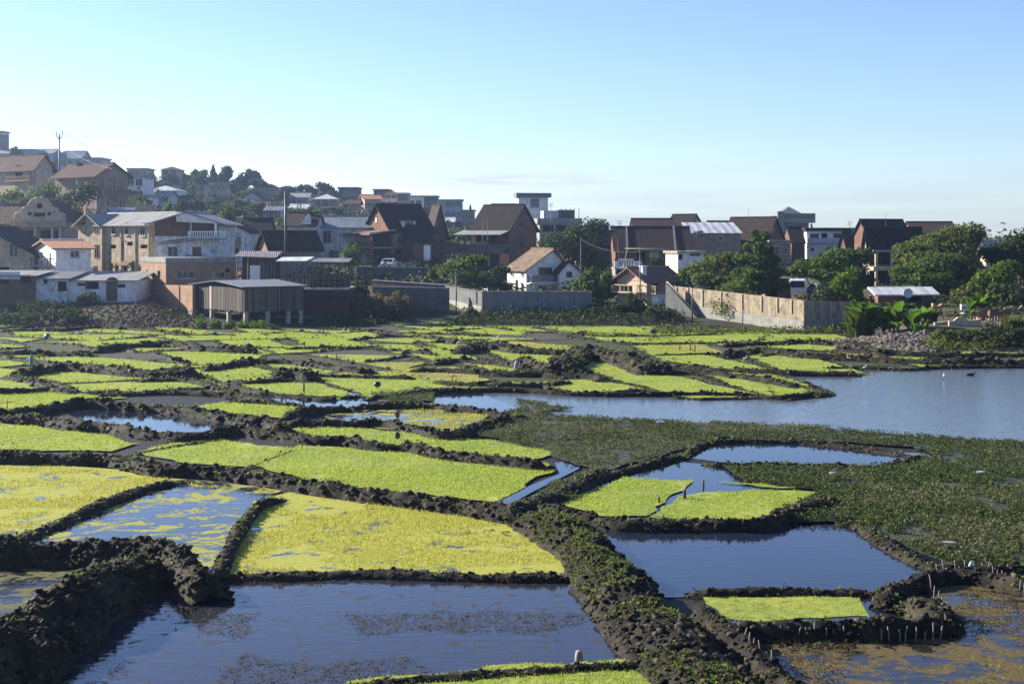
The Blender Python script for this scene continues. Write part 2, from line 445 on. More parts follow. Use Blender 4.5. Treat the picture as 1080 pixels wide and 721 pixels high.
m, nt, n, l, b = mk('earth')
g = n.new('ShaderNodeNewGeometry'); spz = n.new('ShaderNodeSeparateXYZ'); l.new(g.outputs['Position'], spz.inputs[0])
a = _noise(n, l, g.outputs['Position'], .35, 8, .7); a2 = _noise(n, l, g.outputs['Position'], .05, 4, .6)
a3 = _noise(n, l, g.outputs['Position'], 3.0, 6, .7)
mud = _ramp(n, l, a3.outputs[0], [(.35, (.010, .009, .008)), (.6, (.028, .026, .022)), (.75, (.06, .055, .045))])
dry = _ramp(n, l, a.outputs[0], [(.35, (.10, .062, .040)), (.55, (.15, .10, .07)), (.7, (.05, .06, .025))])
grs = _ramp(n, l, a.outputs[0], [(.35, (.03, .045, .015)), (.6, (.07, .085, .03)), (.75, (.13, .10, .06))])
f1 = n.new('ShaderNodeMapRange'); f1.inputs[1].default_value = .15; f1.inputs[2].default_value = .9; l.new(spz.outputs[2], f1.inputs[0])
f2 = n.new('ShaderNodeMapRange'); f2.inputs[1].default_value = .42; f2.inputs[2].default_value = .55; l.new(a2.outputs[0], f2.inputs[0])
up = _mixc(n, l, f2.outputs[0], dry.outputs[0], grs.outputs[0])
l.new(_mixc(n, l, f1.outputs[0], mud.outputs[0], up), b.inputs['Base Color'])
rr = n.new('ShaderNodeMapRange'); rr.inputs[1].default_value = .1; rr.inputs[2].default_value = .6; rr.inputs[3].default_value = .62; b.inputs['Specular IOR Level'].default_value = .2; rr.inputs[4].default_value = .95; l.new(spz.outputs[2], rr.inputs[0])
l.new(rr.outputs[0], b.inputs['Roughness'])
_bump(n, l, a3.outputs[0], b, 1.0, .12)
M_EARTH = m

xs = np.unique(np.concatenate([np.arange(-96, 96.1, 1.6), np.arange(-240, 241, 6), np.linspace(-900, 900, 61), [-5000, -2500, 2500, 5000]]))
ys = np.unique(np.concatenate([[-4000, -600, -120, -30], np.arange(-4, 30, 1.0), np.arange(30, 98, 6), np.arange(98, 250, 1.6), np.arange(250, 640, 6), np.arange(640, 1101, 40), [1600, 2600, 4500, 7000]]))
gx, gy = np.meshgrid(xs, ys)
gzv = ground_z(gx.ravel(), gy.ravel())
Vg = np.stack([gx.ravel(), gy.ravel(), gzv - .02], 1)
ny, nx = gx.shape
ii = (np.arange(ny - 1)[:, None] * nx + np.arange(nx - 1)[None, :]).ravel()
Fg = np.stack([ii, ii + 1, ii + nx + 1, ii + nx], 1)
ground = np_mesh('ground', Vg, 4, Fg, M_EARTH, True)
tag(ground, kind='structure')

# ------------------------------------------------------------------ water
def water_mat(name, deep, wave, scale, rough=.03, mottle=None, thr=.55, mcol=(.06, .05, .03), mscale=.8):
    m, nt, n, l, b = mk(name)
    g = n.new('ShaderNodeNewGeometry')
    mp = n.new('ShaderNodeMapping'); mp.inputs['Scale'].default_value = (scale * .6, scale * 1.5, 1); l.new(g.outputs['Position'], mp.inputs[0])
    w = _noise(n, l, mp.outputs[0], 1, 3, .5)
    b.inputs['IOR'].default_value = 1.36
    bp = _bump(n, l, w.outputs[0], b, 1.0, wave)
    if mottle:
        q = _noise(n, l, g.outputs['Position'], mscale, 9, .74)
        q.inputs['Distortion'].default_value = .6
        mr = n.new('ShaderNodeMapRange'); mr.inputs[1].default_value = thr; mr.inputs[2].default_value = thr + .03; l.new(q.outputs[0], mr.inputs[0])
        fine = _noise(n, l, g.outputs['Position'], 14, 4, .7)
        rc = _ramp(n, l, fine.outputs[0], [(.3, mul_c(mcol, .45)), (.7, mul_c(mcol, 1.3))])
        l.new(_mixc(n, l, mr.outputs[0], deep, rc.outputs[0]), b.inputs['Base Color'])
        r2 = n.new('ShaderNodeMapRange'); r2.inputs[3].default_value = rough; r2.inputs[4].default_value = .8; l.new(mr.outputs[0], r2.inputs[0]); l.new(r2.outputs[0], b.inputs['Roughness'])
        sp = n.new('ShaderNodeMapRange'); sp.inputs[3].default_value = .5; sp.inputs[4].default_value = .12; l.new(mr.outputs[0], sp.inputs[0]); l.new(sp.outputs[0], b.inputs['Specular IOR Level'])
    else:
        b.inputs['Base Color'].default_value = rgba(deep); b.inputs['Roughness'].default_value = rough
    return m
W_STILL = water_mat('still_water', (.014, .020, .036), .004, 3.0)
W_LAKE = water_mat('rippled_water', (.10, .12, .14), .02, 3.0, .11)
W_WEEDY = water_mat('weedy_water', (.026, .027, .036), .006, 3.0, .03, True, .575, (.07, .062, .045), 2.2)
W_ALGAE = water_mat('algae_water', (.02, .022, .03), .008, 3.0, .04, True, .51, (.33, .33, .075), .8)
W_ALGAE_THICK = water_mat('thick_algae_water', (.02, .025, .03), .010, 3.0, .05, True, .405, (.36, .36, .07), .9)
W_BROWN = water_mat('brown_water', (.02, .018, .015), .010, 3.0, .05, True, .485, (.115, .09, .042), 1.3)
W_MARSH = water_mat('marsh_water', (.02, .02, .02), .02, 4.0, .1, True, .50, (.13, .125, .05), 1.5)
W_MUD = water_mat('mud_water', (.03, .028, .025), .03, 5.0, .2, True, .40, (.09, .08, .065), 1.6)

def poly_sheet(name, px_pts, mat, z=0.0, kind='structure', world_pts=None):
    mb = MB()
    pts = world_pts or [G(x, y) for x, y in px_pts]
    pts = [(p[0], p[1], z) for p in pts]
    from mathutils.geometry import tessellate_polygon
    tri = tessellate_polygon([[Vector(p) for p in pts]])
    mb.add(pts, [tuple(t) for t in tri])
    o = mb.build(name, mat, uv=False)
    # keep faces up
    me = o.data
    if me.polygons and me.polygons[0].normal.z < 0: me.flip_normals()
    return tag(o, kind=kind)

LAKE = [(478, 416), (500, 409), (560, 408), (640, 408), (760, 411), (818, 409), (815, 396), (830, 388), (900, 388), (1000, 384), (1200, 383), (1300, 400), (1250, 478), (1090, 470), (950, 460), (840, 450), (650, 445), (600, 443), (560, 436), (530, 426), (495, 420)]
poly_sheet('water', LAKE, W_LAKE, 0.0)
PONDS = [
    ([(612, 546), (690, 546), (810, 545), (880, 552), (905, 550), (1000, 598), (930, 622), (925, 626), (690, 630), (665, 606), (630, 572)], W_STILL),
    ([(720, 482), (760, 466), (835, 466), (910, 472), (955, 480), (925, 492), (850, 493), (790, 491)], W_STILL),
    ([(612, 512), (640, 500), (690, 484), (784, 494), (860, 520), (799, 549), (717, 552), (630, 545), (590, 530)], W_STILL),
    ([(300, 604), (170, 602), (110, 620), (60, 660), (0, 700), (-40, 735), (330, 735), (560, 708), (700, 700), (650, 640), (637, 606)], W_WEEDY),
    ([(15, 575), (60, 545), (180, 504), (300, 516), (268, 534), (240, 570), (225, 608), (190, 606), (120, 590)], W_ALGAE),
    ([(-80, 486), (0, 486), (190, 500), (60, 548), (-10, 580), (-80, 580)], W_ALGAE_THICK),
    ([(230, 608), (245, 570), (268, 528), (310, 518), (545, 538), (592, 570), (612, 608)], W_ALGAE_THICK),
    ([(-60, 598), (110, 602), (60, 645), (-60, 712)], W_MARSH),
    ([(770, 650), (1000, 655), (975, 620), (1010, 600), (1110, 640), (1420, 640), (1420, 800), (760, 760), (720, 700)], W_BROWN),
    ([(70, 436), (100, 428), (150, 428), (240, 438), (250, 446), (212, 456), (120, 456)], W_STILL),
    ([(235, 420), (268, 414), (310, 417), (360, 413), (388, 413), (388, 432), (330, 432), (270, 428)], W_STILL),
    ([(452, 428), (460, 414), (505, 414), (545, 430), (545, 440), (515, 436)], W_STILL),
    ([(340, 440), (362, 428), (440, 428), (522, 436), (487, 454), (462, 458), (400, 452)], W_ALGAE),
    ([(608, 486), (612, 494), (560, 520), (535, 534), (524, 530), (560, 512), (590, 500), (585, 488)], W_STILL),
    ([(545, 532), (575, 548), (612, 600), (640, 640), (690, 700), (700, 735), (735, 735), (660, 640), (625, 600), (590, 555), (560, 532)], W_STILL),
    ([(730, 618), (920, 618), (945, 655), (905, 662), (760, 660)], W_STILL),
    ([(940, 478), (1010, 478), (1030, 490), (960, 492)], W_STILL),
    ([(70, 372), (120, 372), (185, 378), (140, 381), (75, 378)], W_MUD), ([(330, 370), (400, 369), (445, 373), (430, 381), (350, 380)], W_MUD),
    ([(495, 350), (560, 351), (610, 357), (560, 360), (500, 357)], W_MUD), ([(660, 360), (770, 360), (800, 372), (680, 374)], W_MUD),
    ([(990, 373), (1120, 373), (1120, 386), (960, 386)], W_MUD), ([(180, 366), (290, 366), (280, 374), (170, 374)], W_MUD),
    ([(320, 345), (420, 345), (440, 358), (380, 364), (300, 356)], W_MUD),
]
for k, (pp, mt) in enumerate(PONDS):
    poly_sheet('water', pp, mt, 0.004 + .0015 * k)

# ------------------------------------------------------------------ rice plots
NEAR_RICE = [
    [(262, 492), (321, 470), (400, 476), (575, 489), (584, 495), (526, 530), (430, 522), (330, 508)],
    [(-60, 446), (0, 446), (100, 458), (147, 468), (115, 477), (60, 476), (-60, 474)],
    [(140, 478), (200, 465), (225, 464), (312, 473), (258, 494), (200, 490)],
    [(290, 458), (322, 449), (430, 457), (570, 471), (582, 480), (560, 486), (460, 476), (395, 468)],
    [(-60, 412), (25, 411), (135, 420), (75, 425), (40, 432), (-60, 438)],
    [(200, 430), (240, 425), (320, 430), (300, 442), (225, 434)],
    [(588, 531), (657, 504), (728, 507), (722, 515), (700, 526), (690, 534), (688, 546), (630, 545)],
    [(694, 537), (722, 525), (745, 521), (790, 517), (868, 521), (799, 550), (717, 552), (691, 547)], [(755, 508), (800, 511), (852, 517), (800, 514)],
    [(372, 722), (500, 708), (700, 695), (740, 745), (350, 745)],
    [(1030, 601), (1062, 596), (1130, 594), (1130, 612), (1085, 610)],
]
YELLOW_RICE = [
    [(732, 630), (905, 629), (924, 652), (850, 655), (800, 656), (752, 652)],
    [(-60, 487), (0, 487), (185, 503), (60, 545), (0, 568), (-60, 568)],
    [(240, 606), (250, 570), (272, 530), (310, 521), (545, 541), (590, 572), (607, 606)],
    [(400, 436), (440, 432), (520, 438), (487, 453), (462, 456), (420, 448)],
    [(180, 508), (290, 517), (262, 526), (215, 517)],
]
FAR_RICE = [
    [(-40, 339), (10, 339), (42, 343), (-40, 345)], [(72, 346), (160, 349), (172, 352), (100, 350)], [(160, 346), (245, 352), (180, 352)],
    [(12, 349), (75, 352), (20, 353)], [(20, 355), (170, 354), (100, 358)], [(55, 361), (110, 360), (215, 357), (110, 364)],
    [(222, 357), (270, 357), (300, 364), (250, 364)], [(-20, 363), (25, 366), (-20, 368)], [(175, 375), (270, 375), (265, 382), (210, 382)],
    [(25, 381), (100, 380), (215, 386), (150, 388)], [(-30, 380), (30, 384), (-30, 387)], [(30, 395), (90, 392), (185, 398), (65, 401)],
    [(-30, 393), (20, 396), (48, 407), (-30, 409)], [(72, 405), (185, 401), (223, 407), (150, 411), (95, 411)],
    [(197, 391), (250, 389), (280, 393), (270, 400), (235, 399)], [(252, 403), (300, 402), (360, 412), (352, 416), (310, 415), (265, 409)],
    [(278, 384), (335, 388), (350, 391), (310, 394)], [(332, 401), (415, 399), (467, 409), (420, 414), (395, 414)],
    [(420, 371), (460, 370), (500, 377), (465, 379)], [(278, 367), (330, 366), (385, 367), (300, 371)], [(297, 354), (340, 356), (390, 363), (335, 365)],
    [(388, 366), (430, 366), (445, 369), (420, 371)], [(385, 359), (447, 358), (430, 361)], [(422, 352), (460, 351), (507, 357), (450, 358)],
    [(405, 335), (460, 335), (510, 338), (470, 340)], [(405, 340), (440, 342), (420, 343)], [(467, 342), (495, 341), (548, 345), (548, 350), (500, 349)],
    [(452, 364), (490, 365), (475, 368)], [(515, 372), (598, 371), (583, 386), (540, 379)], [(490, 386), (545, 387), (540, 391), (520, 390)],
    [(500, 341), (588, 341), (580, 342)], [(500, 344), (588, 344), (608, 349), (548, 348)],
    [(598, 345), (682, 347), (692, 352), (610, 350)], [(605, 353), (680, 354), (690, 360), (640, 359)],
    [(692, 351), (800, 352), (790, 358), (700, 360)], [(676, 372), (703, 372), (808, 386), (770, 387), (705, 381)],
    [(610, 392), (650, 392), (795, 411), (720, 412), (665, 403)], [(710, 390), (760, 396), (830, 402), (862, 410), (820, 413), (790, 408)],
    [(565, 406), (628, 404), (672, 410), (610, 412)], [(800, 399), (842, 406), (848, 414), (822, 413)], [(440, 410), (540, 406), (545, 409), (490, 410)],
    [(790, 352), (860, 352), (910, 360), (820, 359)], [(765, 365), (850, 361), (960, 369), (885, 369)], [(920, 378), (970, 379), (1020, 383), (975, 385)],
    [(1015, 373), (1120, 375), (1120, 378), (1030, 376)], [(790, 378), (840, 377), (903, 389), (830, 388)], [(520, 334), (600, 335), (560, 337)],
    [(640, 342), (700, 344), (690, 346)], [(240, 346), (300, 350), (270, 351)], [(310, 357), (380, 352), (400, 356), (360, 358)],
]
PALE_RICE = [
    [(370, 384), (445, 384), (420, 389)], [(420, 394), (478, 392), (510, 400), (480, 402), (460, 401)],
    [(883, 372), (935, 372), (972, 375), (900, 375)], [(540, 363), (600, 366), (590, 369), (550, 368)],
    [(680, 362), (720, 361), (760, 370), (690, 371)], [(790, 366), (820, 372), (800, 374)],
]
FAR_RICE += [[(170, 355), (290, 353), (330, 356), (200, 358)], [(420, 345), (500, 347), (460, 348)], [(560, 336), (690, 340), (640, 340)], [(700, 345), (790, 348), (740, 349)], [(-30, 357), (40, 358), (20, 360)], [(300, 349), (400, 349), (350, 351)], [(120, 366), (200, 368), (150, 370)], [(860, 365), (960, 370), (900, 367)], [(-30, 372), (60, 374), (20, 376)], [(330, 376), (420, 377), (380, 381)], [(460, 356), (560, 358), (500, 360)], [(240, 369), (330, 371), (280, 373)]]
def grow(P):
    cx = sum(p[0] for p in P) / len(P); cy = sum(p[1] for p in P) / len(P)
    return [(cx + (x - cx) * 1.16, max(cy + (y - cy) * 1.9, 333.5)) for x, y in P]
FAR_RICE = [grow(P) for P in FAR_RICE]; PALE_RICE = [grow(P) for P in PALE_RICE]
def rag(px_pts, amp=.27, z=0.0):
    P = np.array([G(x, y)[:2] for x, y in px_pts]); out = []
    for i in range(len(P)):
        a_, b_ = P[i], P[(i + 1) % len(P)]; L = np.linalg.norm(b_ - a_); k = int(np.clip(L / .5, 1, 60))
        for t in range(k): out.append(a_ + (b_ - a_) * t / k)
    out = np.array(out); q = np.stack([out[:, 0] / .9, out[:, 1] / .9, 0 * out[:, 0]], 1)
    out[:, 0] += amp * 1.6 * fbm(q, 81, 3); out[:, 1] += amp * 1.6 * fbm(q + 40, 82, 3)
    return [Vector((p[0], p[1], z)) for p in out]
def tri_sample(polys, per_m2_fn, rng):
    from mathutils.geometry import tessellate_polygon
    out = []
    for P in polys:
        pts = rag(P)
        for t in tessellate_polygon([pts]):
            a, b_, c = [np.array(pts[i][:2]) for i in t]
            area = abs(np.cross(b_ - a, c - a)) / 2
            N = int(area * per_m2_fn((a[1] + b_[1] + c[1]) / 3))
            r = np.sqrt(rng.random(N)); s = rng.random(N)
            out.append(a * (1 - r)[:, None] + b_ * (r * (1 - s))[:, None] + c * (r * s)[:, None])
    return np.concatenate(out)
def blades(name, P, hmin, hmax, wid, mat, rng, lean=.35, base=0.04):
    """thin upright triangles, wider with distance so a far plot keeps its texture"""
    N = len(P); Y = P[:, 1]
    k = np.clip(Y / 45, .7, 2.2)
    h = (hmin + (hmax - hmin) * rng.random(N)) * np.clip(k, .9, 1.25)
    w = wid * k
    th = rng.random(N) * 6.283
    lx = (rng.random(N) - .5) * 2 * lean * h; ly = (rng.random(N) - .5) * 2 * lean * h
    b0 = np.stack([P[:, 0] - np.cos(th) * w / 2, P[:, 1] - np.sin(th) * w / 2, np.full(N, base)], 1)
    b1 = np.stack([P[:, 0] + np.cos(th) * w / 2, P[:, 1] + np.sin(th) * w / 2, np.full(N, base)], 1)
    tp = np.stack([P[:, 0] + lx, P[:, 1] + ly, base + h], 1)
    V = np.stack([b0, b1, tp], 1).reshape(-1, 3)
    return np_mesh(name, V, 3, np.arange(3 * N), mat)
rng = np.random.default_rng(7)
RICE = m_leaf('rice_blade', (.20, .27, .042), (.38, .43, .085), .48, .6, (1.1, 1.1, .7))
RICE_Y = m_leaf('yellow_rice_blade', (.22, .24, .04), (.46, .44, .09), .45, .6, (1.1, 1.05, .7))
RICE_P = m_leaf('pale_rice_blade', (.26, .28, .07), (.38, .36, .12), .4, .6, (1.1, 1.05, .6))
def rice_bed_mat(name, c1, c2, gap):
    m, nt, n, l, b = mk(name)
    g = n.new('ShaderNodeNewGeometry')
    a = _noise(n, l, g.outputs['Position'], 3.5, 7, .75); a2 = _noise(n, l, g.outputs['Position'], .35, 4)
    r = _ramp(n, l, a.outputs[0], [(.33, gap), (.43, c1), (.68, c2)])
    r2 = _ramp(n, l, a2.outputs[0], [(.32, (.72, .80, .75)), (.68, (1.22, 1.12, .95))])
    l.new(_mixc(n, l, 1.0, r.outputs[0], r2.outputs[0], 'MULTIPLY'), b.inputs['Base Color'])
    b.inputs['Roughness'].default_value = .8; b.inputs['Specular IOR Level'].default_value = .15
    _bump(n, l, a.outputs[0], b, 1.0, .06)
    return m
BED = rice_bed_mat('rice_bed', (.21, .265, .05), (.34, .38, .085), (.06, .075, .025))
BED_P = rice_bed_mat('pale_rice_bed', (.24, .25, .07), (.34, .32, .11), (.10, .09, .05))
def beds(name, polys, mat, z):
    from mathutils.geometry import tessellate_polygon
    mb = MB()
    for kz, P in enumerate(polys):
        pts = rag(P); dz = .0004 * kz
        for t in tessellate_polygon([pts]):
            q = [pts[i] for i in t]
            if (q[1] - q[0]).cross(q[2] - q[0]).z < 0: q.reverse()
            mb.add([(p.x, p.y, z + dz) for p in q], [(0, 1, 2)])
    return mb.build(name, mat, uv=False, recalc=False)
OLD = rice_bed_mat('weedy_mud', (.035, .045, .016), (.10, .115, .035), (.012, .012, .010))
tag(beds('weedy_mud', [[(-80, 334), (330, 345), (400, 337), (640, 339), (700, 347), (860, 352), (985, 369), (1000, 385), (820, 386), (800, 412), (560, 409), (540, 412), (300, 416), (-80, 412)]], OLD, .001), kind='structure')
bd = beds('rice_plot', YELLOW_RICE[:1] + NEAR_RICE + FAR_RICE, BED, .04); tag(bd, kind='structure')
bp_ = beds('pale_rice_plot', PALE_RICE, BED_P, .05); tag(bp_, kind='structure')
dens = lambda Y: 480 if Y < 34 else (320 if Y < 50 else (150 if Y < 75 else 70))
pts = tri_sample(NEAR_RICE + FAR_RICE, dens, rng)
gap = fbm(np.stack([pts[:, 0] * 1.6, pts[:, 1] * .9, 0 * pts[:, 0]], 1), 5, 4)
pts = pts[gap > -.30]
o = blades('rice_seedlings', pts, .03, .085, .022, RICE, rng, .5)
tag(o, 'bright green young rice growing densely in the walled plots', 'rice', kind='stuff')
pts = tri_sample(YELLOW_RICE, lambda Y: 260 if Y < 45 else 130, rng)
gap = fbm(np.stack([pts[:, 0] * .55, pts[:, 1] * .8, 0 * pts[:, 0]], 1), 9, 5)
pts = pts[(gap > -.12) | (pts[:, 0] > 3.5)]
o = blades('sparse_rice', pts, .03, .11, .022, RICE_Y, rng, .5, .015)
tag(o, 'thin yellow rice seedlings and algae standing in shallow flooded plots', 'rice', kind='stuff')
pts = tri_sample(PALE_RICE, lambda Y: 40, rng)
o = blades('pale_rice', pts, .04, .10, .025, RICE_P, rng)
tag(o, 'pale yellowish rice stubble in the dry far plots', 'rice', kind='stuff')

# ------------------------------------------------------------------ dikes of dug mud
m, nt, n, l, b = mk('dug_mud')
g = n.new('ShaderNodeNewGeometry')
a = _noise(n, l, g.outputs['Position'], 5, 8, .72); a2 = _noise(n, l, g.outputs['Position'], .6, 5, .65)
r = _ramp(n, l, a.outputs[0], [(.3, (.006, .005, .0045)), (.55, (.016, .0135, .0115)), (.72, (.042, .036, .029))])
r2 = _ramp(n, l, a2.outputs[0], [(.48, (0, 0, 0)), (.66, (.75, .75, .75))])
grn = _ramp(n, l, a.outputs[0], [(.3, (.010, .014, .005)), (.7, (.045, .052, .02))])
a4 = _noise(n, l, g.outputs['Position'], .9, 4, .6)
r4 = _ramp(n, l, a4.outputs[0], [(.5, (0, 0, 0)), (.62, (.8, .8, .8))])
drym = _ramp(n, l, a.outputs[0], [(.3, (.022, .016, .011)), (.7, (.085, .064, .042))])
o_ = _mixc(n, l, r4.outputs[0], r.outputs[0], drym.outputs[0])
l.new(_mixc(n, l, r2.outputs[0], o_, grn.outputs[0]), b.inputs['Base Color'])
b.inputs['Roughness'].default_value = .8; b.inputs['Specular IOR Level'].default_value = .12
_bump(n, l, a.outputs[0], b, 1.0, .05)
M_DIKE = m
M_WEED = m_leaf('weed_leaf', (.05, .058, .030), (.18, .19, .105), .3)
M_WEED2 = m_leaf('green_weed_leaf', (.05, .09, .015), (.12, .18, .03), .4)
def crest(pts_px, h):
    out = []
    for (x, y) in pts_px:
        Y = (HC - h) * F / (y - PYH)
        out.append((PX(x, Y), Y))
    return np.array(out)
def resample(P, ds):
    P = np.asarray(P, float)
    # catmull-rom then even spacing
    Q = []
    n_ = len(P)
    for i in range(n_ - 1):
        p0, p1, p2, p3 = P[max(i - 1, 0)], P[i], P[i + 1], P[min(i + 2, n_ - 1)]
        for t in np.linspace(0, 1, 12, endpoint=False):
            Q.append(.5 * ((2 * p1) + (-p0 + p2) * t + (2 * p0 - 5 * p1 + 4 * p2 - p3) * t * t + (-p0 + 3 * p1 - 3 * p2 + p3) * t ** 3))
    Q.append(P[-1]); Q = np.array(Q)
    d = np.concatenate([[0], np.cumsum(np.linalg.norm(np.diff(Q, axis=0), axis=1))])
    k = max(int(d[-1] / ds), 3)
    s = np.linspace(0, d[-1], k + 1)
    return np.stack([np.interp(s, d, Q[:, 0]), np.interp(s, d, Q[:, 1])], 1), s
DV, DF, CLOD, TUFT = [], [], [], []
dcount = [0]
def dike(P, h, hw, weed=.4, rough=1.0, clod=1.0, m_=13, flat=2.4, taper=.7):
    """one earth bank: P are ground points of its crest line"""
    P = np.asarray(P, float)
    Ym = P[:, 1].mean()
    ds = float(np.clip(Ym / 420, .06, .32))
    C, s = resample(P, ds)
    k = len(C)
    T = np.gradient(C, axis=0); T /= np.maximum(np.linalg.norm(T, axis=1), 1e-6)[:, None]
    Nn = np.stack([-T[:, 1], T[:, 0]], 1)
    seed = dcount[0] * 13 + 5; dcount[0] += 1
    z0 = np.zeros(k)
    hv = h * (1 + .22 * rough * fbm(np.stack([s / 1.6, z0, z0], 1), seed, 3))
    wv = hw * (1 + .25 * rough * fbm(np.stack([s / 1.3, z0 + 9, z0], 1), seed + 3, 3))
    tp = np.clip(np.minimum(s, s[-1] - s) / taper + .25, 0, 1)
    hv = hv * tp
    t = np.linspace(-1, 1, m_)
    lat = t[None, :] * wv[:, None]
    zz = hv[:, None] * (1 - np.abs(t[None, :]) ** flat)
    X = C[:, 0:1] + Nn[:, 0:1] * lat; Yy = C[:, 1:2] + Nn[:, 1:2] * lat
    V = np.stack([X, Yy, zz], 2).reshape(-1, 3)
    amp = np.repeat(np.minimum(hv, .6)[:, None], m_, 1).ravel()
    q = V * np.array([1, 1, 1.3])
    V[:, 2] += (.32 * fbm(q / .55, seed + 7, 3) + .22 * fbm(q / .16, seed + 8, 2)) * amp * rough
    V[:, 0] += .16 * amp * fbm(q / .4 + 31, seed + 9, 3); V[:, 1] += .16 * amp * fbm(q / .4 + 57, seed + 10, 3)
    V[:, 2] = V[:, 2] + gzarr(V) - .03
    o_ = sum(len(v) for v in DV)
    ii = (np.arange(k - 1)[:, None] * m_ + np.arange(m_ - 1)[None, :]).ravel()
    DV.append(V); DF.append(np.stack([ii, ii + m_, ii + m_ + 1, ii + 1], 1) + o_)
    # clods and tufts
    L = s[-1]; kk = np.clip(Ym / 45, .7, 2.4)
    r_ = np.random.default_rng(seed)
    nc = int(L * 2 * hw * 32 * clod / kk ** 2)
    inner = V.reshape(k, m_, 3)[:, 1:-1].reshape(-1, 3)
    if nc > 0:
        pick = inner[r_.integers(0, len(inner), nc)]
        CLOD.append(np.concatenate([pick, (kk * (.02 + .12 * r_.random(nc) ** 3.0) * min(1, .5 + h))[:, None]], 1))
    nt_ = int(L * 2 * hw * 40 * weed / kk ** 1.6)
    if nt_ > 0:
        pick = inner[r_.integers(0, len(inner), nt_)]
        mask = vnoise(pick / 1.2 + 3, 77) > -.2
        TUFT.append(np.concatenate([pick[mask], np.full((mask.sum(), 1), kk)], 1))
def gzarr(V):
    return np.where(V[:, 1] > 95, ground_z(V[:, 0], V[:, 1]), 0)

NEAR_DIKES = [
    # crest in the photo, height, half width, weeds
    ([(-60, 474), (0, 476), (60, 477), (120, 478), (165, 488), (210, 489), (260, 494), (330, 506), (400, 516), (470, 524), (540, 535), (590, 543)], .55, .62, .25),
    ([(-40, 436), (0, 433), (33, 429), (63, 423), (87, 420), (120, 422), (160, 425)], .6, .55, .15),
    ([(120, 424), (167, 426), (215, 432), (245, 437), (270, 441), (300, 446)], .5, .55, .4),
    ([(-40, 437), (0, 437), (50, 439), (80, 444), (112, 446), (150, 452), (190, 456), (215, 455), (237, 450), (262, 450), (285, 453), (310, 456), (333, 459), (360, 460), (395, 465), (433, 466), (458, 472), (500, 477), (545, 482), (580, 486)], .5, .5, .3),
    ([(262, 441), (277, 438), (292, 442), (300, 448)], .8, .7, .3),
    ([(298, 442), (310, 433), (327, 429), (348, 427), (370, 426)], .5, .45, .15),
    ([(296, 443), (333, 442), (357, 442), (390, 441), (420, 444), (445, 450), (465, 455), (483, 453), (500, 447), (517, 442), (535, 438), (555, 434)], .45, .5, .35),
    ([(365, 427), (400, 426), (450, 425), (472, 427), (500, 430), (540, 435)], .32, .45, .4),
    ([(240, 421), (270, 422), (300, 424), (325, 427)], .25, .4, .4), ([(255, 413), (300, 415), (340, 417), (385, 416)], .22, .4, .4),
    ([(385, 417), (400, 416), (433, 412), (458, 410), (490, 409), (550, 409), (600, 412), (640, 413), (690, 413), (742, 413), (790, 414), (830, 416), (868, 411)], .32, .4, .5),
    ([(190, 503), (150, 512), (110, 527), (60, 548), (15, 566)], .28, .4, .1),
    ([(300, 520), (276, 528), (258, 545), (243, 572), (228, 602)], .3, .32, .15),
    ([(205, 604), (300, 602), (400, 600), (500, 603), (610, 604)], .26, .38, .2),
    ([(705, 698), (640, 698), (560, 703), (450, 711), (330, 724)], .2, .3, .2),
    ([(575, 545), (597, 575), (612, 604)], .3, .4, .3),
    ([(612, 606), (640, 645), (670, 680), (705, 716), (715, 735)], .3, .42, .3),
    ([(560, 535), (600, 552), (632, 580), (655, 610), (690, 645), (730, 685), (780, 735)], .62, 1.3, 6.5),
    ([(634, 490), (619, 501), (589, 515), (563, 524), (535, 532)], .42, .55, .4),
    ([(570, 526), (608, 538), (653, 546), (690, 547), (747, 547), (803, 546), (826, 537), (860, 526), (885, 520)], .4, .55, .5),
    ([(880, 549), (905, 550), (940, 572), (975, 590), (1005, 600)], .22, .4, .8),
    ([(722, 620), (784, 619), (860, 619), (935, 621)], .26, .32, .25),
    ([(931, 630), (940, 615), (970, 604), (993, 600), (1023, 599), (1050, 604), (1085, 611), (1130, 618)], .45, .45, .6),
    ([(945, 625), (965, 628), (985, 636), (994, 652)], .5, .7, .6),
    ([(768, 650), (779, 654), (835, 653), (910, 653), (985, 650), (998, 645)], .5, .4, .2),
    ([(735, 636), (752, 648), (785, 672), (820, 705), (850, 735)], .4, .5, .4),
    ([(720, 478), (743, 466), (765, 463), (835, 463), (910, 470), (962, 478)], .22, .35, .5),
    ([(742, 486), (797, 487), (854, 488), (918, 490), (948, 485), (975, 477)], .24, .3, .4),
    ([(610, 506), (641, 498), (690, 485), (722, 477)], .25, .35, .6),
    ([(1000, 601), (1040, 596), (1085, 594), (1130, 592)], .35, .4, .8),
    # the great spoil heaps at the left
    ([(-70, 566), (0, 567), (65, 567), (115, 569), (160, 571), (182, 577), (202, 592), (222, 607)], .85, .8, .12),
    ([(165, 573), (135, 585), (100, 604), (75, 618), (45, 634), (10, 652), (-40, 688), (-90, 735)], 1.15, 1.15, .35),
    ([(150, 580), (120, 605), (85, 632), (50, 660), (10, 690)], .8, 1.0, .1),
    # low ridges inside plots
    ([(258, 494), (285, 483), (312, 473)], .1, .18, .2), ([(0, 470), (60, 462), (100, 458)], .05, .1, .1), ([(140, 477), (180, 470), (225, 464)], .14, .25, .3),
]
for P, h, hw, wd in NEAR_DIKES:
    h *= .74; dike(crest(P, h), h, hw * .74, wd + .7, 1.0, 1.5)
